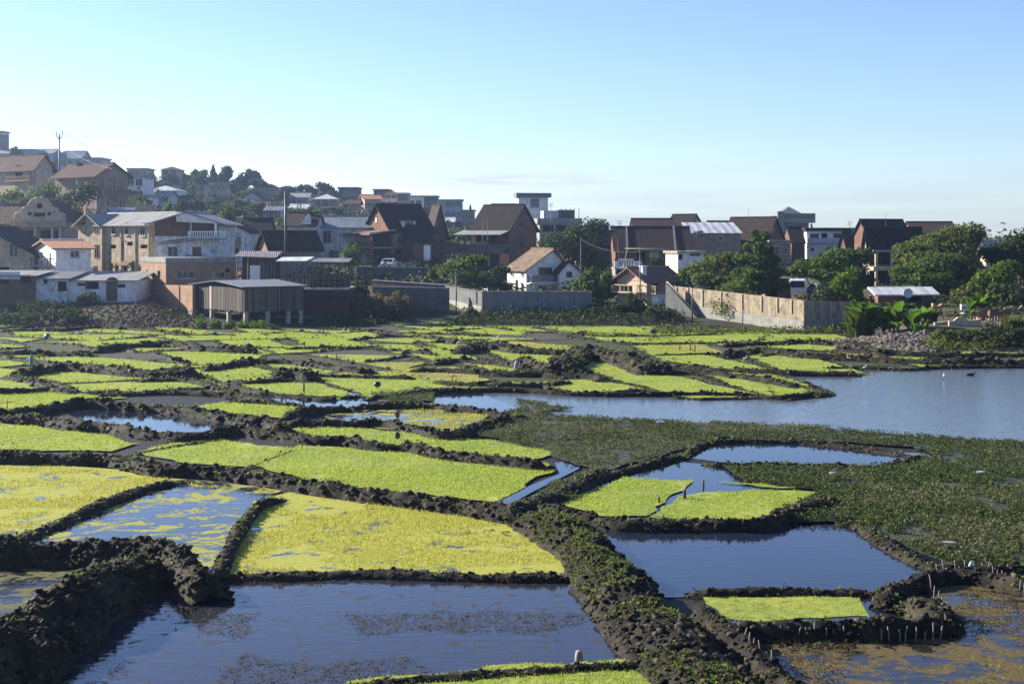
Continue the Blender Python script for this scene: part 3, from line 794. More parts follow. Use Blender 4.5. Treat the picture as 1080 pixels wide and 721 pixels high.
FAR_DIKES = [
    ([(20, 390), (45, 385), (70, 383), (105, 385), (150, 389), (215, 390)], .75, .9), ([(100, 366), (135, 361), (180, 360), (220, 364), (270, 366)], .7, .9),
    ([(-30, 370), (50, 370), (100, 372)], .5, .6), ([(215, 386), (250, 381), (259, 378), (287, 378), (311, 379), (350, 384), (395, 389)], .55, .7),
    ([(290, 392), (302, 389), (315, 389), (330, 393)], .8, .9), ([(325, 393), (360, 394), (400, 395), (440, 396)], .4, .5),
    ([(480, 366), (494, 364), (507, 361), (524, 362), (551, 365), (600, 367)], .8, 1.0), ([(455, 379), (480, 377), (502, 378), (527, 380), (560, 384)], .55, .6),
    ([(430, 388), (470, 388), (520, 391), (560, 392), (600, 391)], .45, .6), ([(585, 384), (600, 374), (618, 366), (645, 369), (672, 376), (690, 383)], 1.1, 1.8),
    ([(540, 376), (556, 377), (575, 385), (590, 388)], .6, .7), ([(540, 388), (580, 392), (620, 394), (640, 398)], .5, .7),
    ([(640, 372), (680, 381), (740, 386), (800, 389), (850, 391), (905, 391)], .45, .55), ([(660, 384), (720, 388), (760, 391), (810, 398), (840, 404)], .5, .7),
    ([(760, 362), (830, 359), (850, 358), (890, 360), (920, 362)], .5, .6), ([(760, 372), (800, 367), (850, 372), (900, 374), (980, 378), (1060, 379), (1130, 379)], .6, .9),
    ([(880, 365), (930, 369), (980, 371), (1040, 371), (1130, 371)], .6, .8), ([(870, 386), (910, 386), (960, 387), (1000, 385), (1130, 384)], .3, .5),
    ([(590, 352), (650, 360), (700, 361), (760, 360), (830, 362)], .3, .5), ([(300, 366), (340, 365), (400, 366), (460, 372)], .35, .45),
    ([(560, 344), (620, 352), (680, 353), (760, 351)], .3, .5), ([(140, 399), (190, 398), (225, 404), (250, 413)], .4, .6), ([(100, 415), (160, 411), (220, 412), (260, 415), (290, 421)], .35, .6),
    ([(-30, 410), (30, 408), (60, 405), (80, 408)], .5, .6), ([(0, 395), (30, 399), (50, 406), (78, 411)], .4, .6),
    ([(330, 346), (380, 347), (430, 350), (520, 352)], .3, .6), ([(0, 347), (60, 346), (110, 344), (200, 350)], .4, .5),
    ([(805, 399), (835, 403), (860, 409), (870, 413)], .3, .4), ([(460, 400), (500, 403), (560, 404), (600, 400)], .4, .5),
    ([(395, 352), (440, 353), (480, 358), (520, 361)], .4, .5), ([(235, 399), (262, 401), (300, 399), (330, 400)], .35, .5),
]
for P, h, hw in FAR_DIKES:
    dike(crest(P, h * .68), h * .68, hw * .7, .8, 1.0, .8, 11)
rr_ = random.Random(4)
for P in FAR_RICE + PALE_RICE:
    pts = np.array([G(x, y)[:2] for x, y in P])
    cen = pts.mean(0)
    for i in range(len(pts)):
        a_, b_ = pts[i], pts[(i + 1) % len(pts)]
        if rr_.random() < .12: continue
        mid = (a_ + b_) / 2; d_ = b_ - a_
        nrm_ = np.array([-d_[1], d_[0]]); nrm_ /= max(np.linalg.norm(nrm_), 1e-6)
        if np.dot(nrm_, mid - cen) < 0: nrm_ = -nrm_
        front = nrm_[1] < -.4
        h = rr_.uniform(.11, .21) if front else rr_.uniform(.03, .07)
        off = .3
        j = lambda: np.array([rr_.uniform(-.15, .15), rr_.uniform(-.25, .25)])
        line = [a_ + nrm_ * off + j(), a_ * .67 + b_ * .33 + nrm_ * off + j(), a_ * .33 + b_ * .67 + nrm_ * off + j(), b_ + nrm_ * off + j()]
        if line[1][1] > 130: continue
        dike(line, h, rr_.uniform(.25, .42), .35, .9, .5, 9)
V = np.concatenate(DV); Fd = np.concatenate(DF)
earth_banks = np_mesh('earth_banks', V, 4, Fd, M_DIKE)
tag(earth_banks, kind='structure')
# clods: little broken lumps of mud lying all over the banks
ICO = np.array([(0, 0, 1), (.894, 0, .447), (.276, .851, .447), (-.724, .526, .447), (-.724, -.526, .447), (.276, -.851, .447), (.724, .526, -.447), (-.276, .851, -.447), (-.894, 0, -.447), (-.276, -.851, -.447), (.724, -.526, -.447), (0, 0, -1)])
ICF = np.array([(0, 1, 2), (0, 2, 3), (0, 3, 4), (0, 4, 5), (0, 5, 1), (1, 6, 2), (2, 7, 3), (3, 8, 4), (4, 9, 5), (5, 10, 1), (1, 10, 6), (2, 6, 7), (3, 7, 8), (4, 8, 9), (5, 9, 10), (6, 11, 7), (7, 11, 8), (8, 11, 9), (9, 11, 10), (10, 11, 6)])
def lumps(name, A, mat, rng, sq=.75):
    N = len(A)
    J = ICO[None] * (1 + .95 * (rng.random((N, 12, 1)) - .5))
    th = rng.random(N) * 6.283; c, s = np.cos(th), np.sin(th)
    st = .6 + .9 * rng.random((N, 1))
    x = J[:, :, 0] * st; y = J[:, :, 1] / st; z = J[:, :, 2] * sq
    V = np.stack([x * c[:, None] - y * s[:, None], x * s[:, None] + y * c[:, None], z], 2) * A[:, 3][:, None, None] + A[:, None, :3]
    Fi = (ICF[None] + (np.arange(N) * 12)[:, None, None]).reshape(-1)
    return np_mesh(name, V.reshape(-1, 3), 3, Fi, mat)
A = np.concatenate(CLOD)
m, nt, n, l, b = mk('mud_clod')
g = n.new('ShaderNodeNewGeometry'); r = _ramp(n, l, g.outputs['Random Per Island'], [(0, (.007, .0055, .004)), (.65, (.026, .020, .014)), (1.0, (.085, .066, .044))])
l.new(r.outputs[0], b.inputs['Base Color']); b.inputs['Roughness'].default_value = .85; b.inputs['Specular IOR Level'].default_value = .15
o = lumps('mud_clods', A, m, rng); tag(o, 'broken dark clods of mud covering the dug banks', 'mud', kind='stuff')

def leaves_at(name, P, size, mat, rng, per=3, up=.5, parent=None, spread=1.0, lie=1.0):
    """per diamond leaves around every point; P is (N,3) and size a scalar or (N,)"""
    N = len(P) * per
    P = np.repeat(P, per, 0)
    s = np.repeat(np.broadcast_to(size, (len(P) // per,)), per) * (.6 + .8 * rng.random(N))
    th = rng.random(N) * 6.283; el = (rng.random(N) - .5) * 2 * (1 - up) + up * .9
    el = el * lie
    d = np.stack([np.cos(th) * np.cos(el), np.sin(th) * np.cos(el), np.sin(el)], 1)
    u = np.stack([-np.sin(th), np.cos(th), 0 * th], 1)
    tw = (rng.random(N) - .5) * 2.2 * lie
    nrm = np.cross(d, u); u = u * np.cos(tw)[:, None] + nrm * np.sin(tw)[:, None]
    b0 = P + (rng.random((N, 3)) - .5) * (s * 1.1 * spread)[:, None]
    w = s * .34
    V = np.stack([b0, b0 + d * (s * .5)[:, None] + u * w[:, None], b0 + d * s[:, None], b0 + d * (s * .5)[:, None] - u * w[:, None]], 1).reshape(-1, 3)
    return np_mesh(name, V, 4, np.arange(4 * N), mat, False, parent)
T = np.concatenate(TUFT)
T = T[rng.permutation(len(T))]
cut = int(len(T) * .8); c0 = int(len(T) * .22)
o = leaves_at('bank_straw', T[:c0, :3], .08 * T[:c0, 3], m_leaf('straw_leaf', (.07, .055, .03), (.20, .16, .09), .2), rng, 3, .35)
tag(o, 'dry straw and dead stems lying over the earth banks', 'straw', kind='stuff')
o = leaves_at('bank_weeds', T[c0:cut, :3], .075 * T[c0:cut, 3], M_WEED, rng, 3, .55)
tag(o, 'grey green weeds scattered over the earth banks', 'weeds', kind='stuff')
o = leaves_at('bank_grass', T[cut:, :3][::2], .1 * T[cut:, 3][::2], M_WEED2, rng, 4, .8)
tag(o, 'small bright tufts of grass along the earth banks', 'grass', kind='stuff')

# ------------------------------------------------------------------ floating weed mat and drifting debris
MAT_POLY = [[(487, 456), (530, 440), (545, 430), (600, 441), (840, 450), (950, 460), (1080, 468), (1340, 480), (1340, 600), (995, 598), (905, 552), (800, 551), (865, 520), (784, 508), (760, 492), (880, 493), (950, 492), (990, 482), (965, 472), (900, 468), (760, 462), (720, 475), (640, 498), (585, 485), (575, 476)],
            [(395, 416), (460, 413), (458, 424), (400, 425)], [(560, 524), (620, 500), (640, 500), (600, 528)], [(540, 421), (600, 432), (560, 434)]]
m, nt, n, l, b = mk('weed_mat_bed')
g = n.new('ShaderNodeNewGeometry'); a = _noise(n, l, g.outputs['Position'], 3, 7, .7)
r = _ramp(n, l, a.outputs[0], [(.3, (.008, .009, .007)), (.7, (.04, .045, .025))]); l.new(r.outputs[0], b.inputs['Base Color']); b.inputs['Roughness'].default_value = .9
_bump(n, l, a.outputs[0], b, 1, .1)
tag(beds('weed_bed', MAT_POLY, m, .062), kind='structure')
pts = tri_sample(MAT_POLY, lambda Y: 190 if Y < 50 else 100, rng)
hgt = .05 + .06 * (1 + fbm(np.stack([pts[:, 0] / 1.1, pts[:, 1] / 1.1, 0 * pts[:, 0]], 1), 21, 4)) * .9
P3 = np.stack([pts[:, 0], pts[:, 1], hgt * rng.random(len(pts)) + .05], 1)
keep = fbm(np.stack([pts[:, 0] / .8, pts[:, 1] / 1.2, 0 * pts[:, 0]], 1), 22, 4) > -.33
P3 = P3[keep]
sel = fbm(np.stack([P3[:, 0] / 3, P3[:, 1] / 3, 0 * P3[:, 0]], 1), 23, 3) > .12
M_MATL = m_leaf('water_weed_leaf', (.030, .045, .018), (.105, .130, .055), .3, .8)
M_MATD = m_leaf('dry_water_weed_leaf', (.055, .065, .03), (.16, .165, .09), .3, .85)
o = leaves_at('floating_weeds', P3[~sel], .08, M_MATL, rng, 3, .5); tag(o, 'dull green floating weeds matted along the near shore of the lake', 'water weeds', kind='stuff')
o = leaves_at('drying_weeds', P3[sel], .075, M_MATD, rng, 3, .45); tag(o, 'paler drying patches within the mat of floating weeds', 'water weeds', kind='stuff')
WEEDY = [[(250, 608), (637, 610), (690, 690), (330, 725), (90, 725), (225, 640)]]
pts = tri_sample(WEEDY, lambda Y: 150, rng)
q = fbm(np.stack([pts[:, 0] / 1.0, pts[:, 1] / 1.9, 0 * pts[:, 0]], 1), 31, 5)
pts = pts[q > .19 - .17 * (pts[:, 1] < 31)]
P3 = np.stack([pts[:, 0], pts[:, 1], np.full(len(pts), .018)], 1)
o = leaves_at('drifting_debris', P3, .045, m_leaf('debris_leaf', (.028, .023, .016), (.10, .082, .05), .1), rng, 4, .02, None, 1.6, .12)
tag(o, 'rotting plant scraps drifting on the flooded near plot', 'debris', kind='stuff')
BROWN = [[(790, 668), (1000, 668), (985, 625), (1010, 606), (1085, 645), (1180, 745), (830, 745)]]
pts = tri_sample(BROWN, lambda Y: 130, rng)
q = fbm(np.stack([pts[:, 0] / 1.2, pts[:, 1] / 1.8, 0 * pts[:, 0]], 1), 41, 5)
pts = pts[q > .02]
o = leaves_at('brown_weeds', np.stack([pts[:, 0], pts[:, 1], np.full(len(pts), .04)], 1), .05, m_leaf('brown_weed_leaf', (.09, .07, .028), (.19, .15, .065), .25), rng, 3, .3, None, 1.2, .45)
tag(o, 'brown weeds lying in the shallow staked plot', 'water weeds', kind='stuff')
# haze: even air round the whole place, sky outside
# ================================================================== BUILDINGS
C_FRAME = (.42, .42, .40)
def MGL(): return m_glass('window_glass')
class House:
    """a building measured in the photo: left, near-corner and right columns at a distance, turned by theta degrees"""
    def __init__(s, name, label, cat, lx, cx, rx, Y, th, pyb, d=None, group=None, sink=2.0):
        t = R(th); c, sn = math.cos(t), math.sin(t)
        s.c, s.s, s.Y = c, sn, Y
        C = np.array([PX(cx, Y), Y]); kr = (rx - 540) / F; kl = (lx - 540) / F
        if th > 0:
            w = (kr * C[1] - C[0]) / (c - kr * sn); dd = (C[0] - kl * C[1]) / (sn + kl * c); FL = C
        elif th < 0:
            w = (C[0] - kl * C[1]) / (c - kl * sn); dd = (kr * C[1] - C[0]) / (-sn - kr * c); FL = C - w * np.array([c, sn])
        else:
            FL = np.array([PX(lx, Y), Y]); w = PX(rx, Y) - PX(lx, Y); dd = d
        if not d and not (0 < dd < 13): dd = 9.0
        s.w, s.d = w, (d if d else dd)
        s.FL = FL; s.z0 = ZP(pyb, Y); s.sink = sink
        s.o = empty(name, (FL[0], FL[1], s.z0), t)
        tag(s.o, label, cat, group)
        s.n = name
    def z(s, py, Y=None): return ZP(py, Y or s.Y) - s.z0
    def face(s, f, px, py):
        """photo position on a face -> (along, up) in that face"""
        k = (px - 540) / F
        if f == 'F': B, D = s.FL, np.array([s.c, s.s])
        elif f == 'B': B, D = s.FL + s.d * np.array([-s.s, s.c]), np.array([s.c, s.s])
        elif f == 'L': B, D = s.FL, np.array([-s.s, s.c])
        else: B, D = s.FL + s.w * np.array([s.c, s.s]), np.array([-s.s, s.c])
        u = (k * B[1] - B[0]) / (D[0] - k * D[1])
        return u, ZP(py, B[1] + u * D[1]) - s.z0
    def P(s, f, u, z, out=0.0):
        if f == 'F': return (u, -out, z)
        if f == 'B': return (u, s.d + out, z)
        if f == 'L': return (-out, u, z)
        return (s.w + out, u, z)
    def walls(s, mat, zt, wins=(), gable=None, ridge=None, ra=.5, zL=None, parts='FLRB', name='wall'):
        """zt: eave height in metres; wins: (face, px, py, width, height[, kind]); gable 'x' or 'y' says which way the ridge runs"""
        s.zt = zt; s.ridge = ridge; s.ra = ra
        mb = MB(); per = {f: [] for f in 'FBLR'}
        for wv in wins:
            f, px, py, ww, hh = wv[:5]
            kind = wv[5] if len(wv) > 5 else 'w'
            u, zz = s.face(f, px, py)
            Lf = s.w if f in 'FB' else s.d
            x0, x1 = max(u - ww / 2, .08), min(u + ww / 2, Lf - .08)
            if x1 - x0 < .2: continue
            per[f].append([x0, x1, zz - hh / 2, zz + hh / 2, kind])
        for f in 'FLRB':
            Lf = s.w if f in 'FB' else s.d
            ops = [o for o in per[f] if o[3] < zt - .04 and o[2] > -s.sink + .1]
            high = [o for o in per[f] if o not in ops]
            us = sorted({0, Lf} | {o[0] for o in ops} | {o[1] for o in ops})
            zs = sorted({-s.sink, zt} | {o[2] for o in ops} | {o[3] for o in ops})
            for i in range(len(us) - 1):
                for j in range(len(zs) - 1):
                    um, zm = (us[i] + us[i + 1]) / 2, (zs[j] + zs[j + 1]) / 2
                    if any(o[0] < um < o[1] and o[2] < zm < o[3] for o in ops): continue
                    mb.quad(s.P(f, us[i], zs[j]), s.P(f, us[i + 1], zs[j]), s.P(f, us[i + 1], zs[j + 1]), s.P(f, us[i], zs[j + 1]))
            dp = -.16
            for o in ops:
                a, b_, c, d_ = (o[0], o[2]), (o[1], o[2]), (o[1], o[3]), (o[0], o[3])
                for p, q in ((a, b_), (b_, c), (c, d_), (d_, a)):
                    mb.quad(s.P(f, *p), s.P(f, *q), s.P(f, *q, dp), s.P(f, *p, dp))
                s.window(f, o, dp + .01)
            for o in high: s.window(f, o, .03, True)
            if gable == 'x' and f in 'LR':
                mb.add([s.P(f, 0, zt), s.P(f, Lf, zt), s.P(f, Lf * ra, ridge - .12)], [(0, 1, 2)])
            if gable == 'y' and f in 'FB':
                mb.add([s.P(f, 0, zt), s.P(f, Lf, zt), s.P(f, Lf * ra, ridge - .12)], [(0, 1, 2)])
        s.wall = mb.build(name, mat, s.o)
        return s
    def window(s, f, o, out, proud=False):
        x0, x1, z0, z1, kind = o
        if kind == 'hole':
            mb = MB(); mb.quad(s.P(f, x0, z0, out), s.P(f, x1, z0, out), s.P(f, x1, z1, out), s.P(f, x0, z1, out))
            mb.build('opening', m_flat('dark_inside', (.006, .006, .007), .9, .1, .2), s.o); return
        fm = {'w': m_flat('grey_frame', C_FRAME, .6), 'd': m_flat('dark_door', (.10, .07, .05), .7), 'wd': m_flat('brown_frame', (.16, .085, .05), .7),
              'ww': m_flat('white_frame', (.72, .72, .70), .6), 'bl': m_flat('blue_frame', (.12, .17, .25), .6), 's': m_flat('grey_frame', C_FRAME, .6)}.get(kind, m_flat('grey_frame', C_FRAME, .6))
        nm = 'door' if kind == 'd' else 'window'
        t = min(.07, (x1 - x0) * .1)
        mb = MB()
        def bar(a0, a1, c0, c1, o1):
            q = [s.P(f, a0, c0, out), s.P(f, a1, c0, out), s.P(f, a1, c1, out), s.P(f, a0, c1, out)]
            e = s.P(f, 0, 0, out + o1); e0 = s.P(f, 0, 0, out)
            mb.prism(q, (e[0] - e0[0], e[1] - e0[1], 0))
        T = .05
        bar(x0, x1, z0, z0 + t, T); bar(x0, x1, z1 - t, z1, T); bar(x0, x0 + t, z0 + t, z1 - t, T); bar(x1 - t, x1, z0 + t, z1 - t, T)
        if kind == 'd':
            bar(x0 + t, x1 - t, z0 + t, z1 - t, T * .5)
            w_ = mb.build(nm, fm, s.o); return
        if x1 - x0 > .9:
            nmu = max(1, int(round((x1 - x0) / .75)) - 1)
            for k in range(nmu):
                xm = x0 + (x1 - x0) * (k + 1) / (nmu + 1); bar(xm - t / 2, xm + t / 2, z0 + t, z1 - t, T * .8)
        w_ = mb.build(nm, fm, s.o)
        mg = MB(); mg.quad(s.P(f, x0 + t, z0 + t, out + .012), s.P(f, x1 - t, z0 + t, out + .012), s.P(f, x1 - t, z1 - t, out + .012), s.P(f, x0 + t, z1 - t, out + .012))
        mg.build('pane', MGL(), w_)
        if kind == 'ww' or kind == 'w':
            ms = MB()
            a = s.P(f, x0 - .08, z0 - .09, .002); q = [s.P(f, x0 - .08, z0 - .09, .002), s.P(f, x1 + .08, z0 - .09, .002), s.P(f, x1 + .08, z0 - .015, .002), s.P(f, x0 - .08, z0 - .015, .002)]
            e = s.P(f, 0, 0, .12); e0 = s.P(f, 0, 0, .0)
            ms.prism(q, (e[0] - e0[0], e[1] - e0[1], 0)); ms.build('sill', m_flat('sill_stone', (.38, .36, .33), .8), w_)
    def roof_gable(s, mat, oh=.4, og=.35, t=.12, fascia=None, name='roof'):
        w, d, zt, zr, ra = s.w, s.d, s.zt, s.ridge, s.ra
        mb = MB()
        if s.g == 'x':
            y = d * ra; k1 = (zr - zt) / y; k2 = (zr - zt) / (d - y)
            mb.slab([(-og, -oh, zt - k1 * oh + t), (w + og, -oh, zt - k1 * oh + t), (w + og, y, zr + t), (-og, y, zr + t)], t)
            mb.slab([(-og, y + .002, zr + t), (w + og, y + .002, zr + t), (w + og, d + oh, zt - k2 * oh + t), (-og, d + oh, zt - k2 * oh + t)], t)
            rp = [(-og, y, zr + t + .02), (w + og, y, zr + t + .02)]
        else:
            x = w * ra; k1 = (zr - zt) / x; k2 = (zr - zt) / (w - x)
            mb.slab([(-oh, -og, zt - k1 * oh + t), (x, -og, zr + t), (x, d + og, zr + t), (-oh, d + og, zt - k1 * oh + t)], t)
            mb.slab([(x + .002, -og, zr + t), (w + oh, -og, zt - k2 * oh + t), (w + oh, d + og, zt - k2 * oh + t), (x + .002, d + og, zr + t)], t)
            rp = [(x, -og, zr + t + .02), (x, d + og, zr + t + .02)]
        s.roof = mb.build(name, mat, s.o)
        mr = MB(); n_ = 8
        pts = [tuple(rp[0][i] + (rp[1][i] - rp[0][i]) * k / n_ for i in range(3)) for k in range(n_ + 1)]
        mr.tube(pts, .11, 6); mr.build('ridge_cap', fascia or mat, s.roof)
    def gable(s, g, wmat, rmat, pye, pyr, wins=(), ra=.5, oh=.4, og=.35, fascia=None, t=.14):
        s.g = g
        Yr = s.FL[1] + s.s * s.w * .5 + s.c * s.d * .5
        zt = ZP(pye, s.Y) - s.z0; zr = ZP(pyr, Yr if g == 'x' else s.Y) - s.z0
        s.walls(wmat, zt, wins, g, zr, ra)
        s.roof_gable(rmat, oh, og, t, fascia)
        return s
    def flat(s, wmat, rmat, pye, wins=(), over=.25, t=.22, parapet=0.0):
        zt = ZP(pye, s.Y) - s.z0
        s.walls(wmat, zt, wins)
        mb = MB()
        mb.box(-over, s.w + over, -over, s.d + over, zt + .003, zt + t)
        s.roof = mb.build('roof', rmat, s.o)
        if parapet:
            mp = MB(); e = .12; x0, x1, y0, y1 = -over, s.w + over, -over, s.d + over; z0, z1 = zt + t + .002, zt + t + parapet
            mp.box(x0, x1, y0, y0 + e, z0, z1); mp.box(x0, x1, y1 - e, y1, z0, z1); mp.box(x0, x0 + e, y0 + e + .002, y1 - e - .002, z0, z1); mp.box(x1 - e, x1, y0 + e + .002, y1 - e - .002, z0, z1)
            mp.build('parapet', wmat, s.o)
        return s
    def lean(s, wmat, rmat, pyf, pyb_, wins=(), oh=.35, t=.08, side=False):
        """single slope rising to the back (side=True: falling to the right)"""
        zf = ZP(pyf, s.Y) - s.z0; zb = ZP(pyb_, s.Y + s.d * s.c) - s.z0
        s.walls(wmat, min(zf, zb) if not side else min(zf, zb), wins)
        mb = MB()
        if not side:
            k = (zb - zf) / s.d
            mb.slab([(-oh, -oh, zf - k * oh + t), (s.w + oh, -oh, zf - k * oh + t), (s.w + oh, s.d + oh, zb + k * oh + t), (-oh, s.d + oh, zb + k * oh + t)], t)
        else:
            zl, zr_ = zf, ZP(pyb_, s.Y) - s.z0; k = (zr_ - zl) / s.w
            mb.slab([(-oh, -oh, zl - k * oh + t), (s.w + oh, -oh, zr_ + k * oh + t), (s.w + oh, s.d + oh, zr_ + k * oh + t), (-oh, s.d + oh, zl - k * oh + t)], t)
        s.roof = mb.build('roof', rmat, s.o)
        return s
    def hip(s, wmat, rmat, pye, pyr, wins=(), oh=.5, t=.12):
        zt = ZP(pye, s.Y) - s.z0; zr = ZP(pyr, s.Y + s.d / 2) - s.z0
        s.walls(wmat, zt, wins); s.zt = zt
        w, d = s.w, s.d; i = min(w, d) * .5
        A = [(-oh, -oh, zt), (w + oh, -oh, zt), (w + oh, d + oh, zt), (-oh, d + oh, zt)]
        r0, r1 = ((i, d / 2, zr), (w - i, d / 2, zr)) if w >= d else ((w / 2, i, zr), (w / 2, d - i, zr))
        mb = MB()
        if w >= d: fs = [(0, 1, 5, 4), (1, 2, 5), (2, 3, 4, 5), (3, 0, 4)]
        else: fs = [(0, 1, 4), (1, 2, 5, 4), (2, 3, 5), (3, 0, 4, 5)]
        mb.add(A + [r0, r1], fs + [(3, 2, 1, 0)])
        s.roof = mb.build('roof', rmat, s.o)
        return s
    def box(s, name, x0, x1, y0, y1, z0, z1, mat, parent=None):
        mb = MB(); mb.box(x0, x1, y0, y1, z0, z1); return mb.build(name, mat, parent or s.o)
    def chimney(s, px, pyt, y, mat, wd=.5, h=1.2):
        """a stack standing through the roof, topped with a cap"""
        Yc = s.Y + y * s.c
        x = (PX(px, Yc) - s.FL[0] + y * s.s) / max(s.c, .3)
        zt = ZP(pyt, Yc) - s.z0
        mb = MB(); mb.box(x - wd / 2, x + wd / 2, y - wd / 2, y + wd / 2, zt - h, zt); mb.box(x - wd / 2 - .08, x + wd / 2 + .08, y - wd / 2 - .08, y + wd / 2 + .08, zt + .002, zt + .12)
        return mb.build('chimney', mat, getattr(s, 'roof', s.o))
    def balcony(s, f, px0, px1, py_top, py_bot, depth, mat, rmat=None, solid=False, ztop=True):
        """slab carried out from a face with a baluster rail"""
        u0, _ = s.face(f, px0, py_bot); u1, zb = s.face(f, px1, py_bot)
        _, zt = s.face(f, (px0 + px1) / 2, py_top)
        zt = max(zt, zb + .75)
        def bx(mb, a0, a1, o0, o1, c0, c1):
            p = [s.P(f, a0, c0, o0), s.P(f, a1, c0, o0), s.P(f, a1, c0, o1), s.P(f, a0, c0, o1)]
            mb.prism(p, (0, 0, c1 - c0))
        mb = MB(); bx(mb, u0, u1, .003, depth, zb - .14, zb)
        sl = mb.build('balcony', mat, s.o)
        rm = rmat or mat
        mr = MB()
        bx(mr, u0, u1, depth - .1, depth, zt - .09, zt); bx(mr, u0, u0 + .1, .01, depth - .103, zt - .09, zt); bx(mr, u1 - .1, u1, .01, depth - .103, zt - .09, zt)
        if solid: bx(mr, u0, u1, depth - .09, depth - .01, zb + .002, zt - .092)
        else:
            nb = max(3, int((u1 - u0) / .26))
            for k in range(nb + 1):
                a = u0 + (u1 - u0 - .09) * k / nb
                bx(mr, a, a + .09, depth - .095, depth - .005, zb + .002, zt - .092)
            for uu in (u0, u1 - .09):
                for k in range(1, int(depth / .3)): bx(mr, uu, uu + .09, k * .3, k * .3 + .09, zb + .002, zt - .092)
        mr.build('railing', rm, sl)
        return sl
# ================================================================== TOWN
P_CREAM = m_plaster('cream_plaster', (.48, .40, .28), (.20, .16, .11), .6)
P_TAN = m_plaster('tan_plaster', (.50, .40, .27), (.17, .13, .09), .7)
P_WHITE = m_plaster('white_plaster', (.74, .73, .70), (.30, .29, .27), .5)
P_WORN = m_plaster('worn_white_plaster', (.66, .66, .66), (.22, .21, .20), .8)
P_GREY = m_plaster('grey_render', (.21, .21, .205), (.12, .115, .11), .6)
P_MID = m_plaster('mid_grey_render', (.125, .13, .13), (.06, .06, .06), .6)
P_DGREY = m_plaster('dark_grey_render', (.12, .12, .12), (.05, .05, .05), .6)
P_YEL = m_plaster('yellow_wall', (.31, .245, .165), (.13, .105, .075), .95)
P_PINK = m_plaster('pink_plaster', (.50, .32, .24), (.30, .2, .15), .4)
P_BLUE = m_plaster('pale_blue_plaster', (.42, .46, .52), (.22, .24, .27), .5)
P_BROWN = m_plaster('brown_plaster', (.31, .22, .165), (.14, .10, .075), .6)
P_CONC = m_plaster('raw_concrete', (.30, .29, .27), (.13, .125, .115), .7)
B_RED = m_brick('red_brick', (.26, .125, .078), (.21, .105, .068), (.2, .16, .13))
B_BROWN = m_brick('brown_brick', (.22, .115, .07), (.17, .09, .058), (.16, .13, .10), .5)
B_ORANGE = m_brick('orange_brick', (.42, .23, .13), (.36, .20, .12), (.36, .30, .24), .5)
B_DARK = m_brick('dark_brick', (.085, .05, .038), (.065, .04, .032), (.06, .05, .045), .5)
T_DARK = m_tile('black_tile', (.040, .030, .026), (.028, .022, .020))
T_BROWN = m_tile('brown_tile', (.070, .044, .035), (.052, .034, .028))
T_RED = m_tile('maroon_tile', (.105, .058, .046), (.085, .047, .038))
T_TAN = m_tile('tan_tile', (.28, .205, .135), (.20, .14, .095), (.07, .052, .042), .28, .9)
T_PINK = m_tile('pinkish_tile', (.27, .15, .115), (.22, .125, .10), (.11, .07, .06))
T_ORANGE = m_tile('orange_tile', (.46, .24, .14), (.40, .20, .12), (.25, .14, .09), .28, .3)
R_SILVER = m_metal('silver_sheet', (.32, .32, .31), (.17, .12, .09), .6, .2, .6, .25)
R_GREY = m_metal('grey_sheet', (.20, .21, .22), (.13, .09, .07), .5)
R_RUST = m_metal('rusty_sheet', (.24, .19, .16), (.17, .075, .04), .8)
R_WHITE = m_metal('white_sheet', (.68, .68, .66), (.35, .27, .2), .35)
R_STRIPE = m_metal('striped_sheet', (.52, .53, .52), (.10, .09, .085), .8, 1.3)
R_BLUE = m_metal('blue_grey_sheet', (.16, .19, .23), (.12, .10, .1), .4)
WD = m_plank('grey_planks', (.035, .030, .026), (.15, .13, .108))
WD_D = m_plank('dark_planks', (.03, .026, .022), (.085, .07, .058))
M_WOOD = m_flat('old_wood', (.13, .10, .075), .85)
M_PALEWOOD = m_flat('pale_wood', (.36, .31, .25), .85)
M_STEEL = m_flat('dark_steel', (.05, .05, .055), .5)
M_POST = m_flat('concrete_post', (.30, .28, .25), .9)
M_WHITE = m_flat('white_paint', (.74, .74, .72), .5, .5, .1)
BLK = 'building'

# ---------------- left foreground cluster
h = House('gabled_house', 'cream house at the left edge with a black overhanging gable roof', 'house', -60, 0, 36, 158, 0, 300, d=10)
h.gable('y', P_CREAM, T_DARK, 268, 240, [('F', 14.5, 264, 1.0, 1.5), ('F', -20, 264, 1.0, 1.5), ('F', 4, 289, 1.2, 1.6, 'hole')], ra=.45, oh=.7, og=.6)
h.box('garden_wall', -.5, h.w - 3.2, -3.2, -3.0, -1.5, 1.9, P_WHITE)
h = House('small_house', 'small white house with an orange tiled roof and a white porch gable', 'house', 36, 59, 96, 152, 32, 290)
h.gable('x', P_WHITE, T_ORANGE, 262.5, 254.5, [('F', 79, 268, 1.0, .75), ('L', 44, 274, .9, 1.7, 'd'), ('L', 53, 272, .7, 1.0)], ra=.5, oh=.35, og=.5, fascia=P_WHITE)
h.balcony('L', 36, 56, 273, 280, 1.0, P_CONC, M_STEEL)
h = House('low_shed', 'low brick shed with a pale sheet roof at the left edge of the bank', 'shed', -70, 0, 36, 143, 0, 318, d=5.5)
h.lean(B_BROWN, R_SILVER, 291, 286, [('F', 4, 296, 1.1, .6, 'hole'), ('F', 27, 294, 1.0, .8, 'hole'), ('F', -20, 305, 1, 1.8, 'hole')])
h.box('white_panel', 2.0, h.w - 1.4, -.06, -.003, 2.25, 3.0, P_WHITE)
h = House('low_house', 'low white house with a grey sheet roof and one wide dark doorway', 'house', 37, 50, 71, 143.5, 0, 318, d=6)
h.lean(P_WORN, R_GREY, 294, 287, [('F', 66, 302, 1.0, 1.0, 'hole'), ('F', 48, 297, .4, .4, 'hole')])
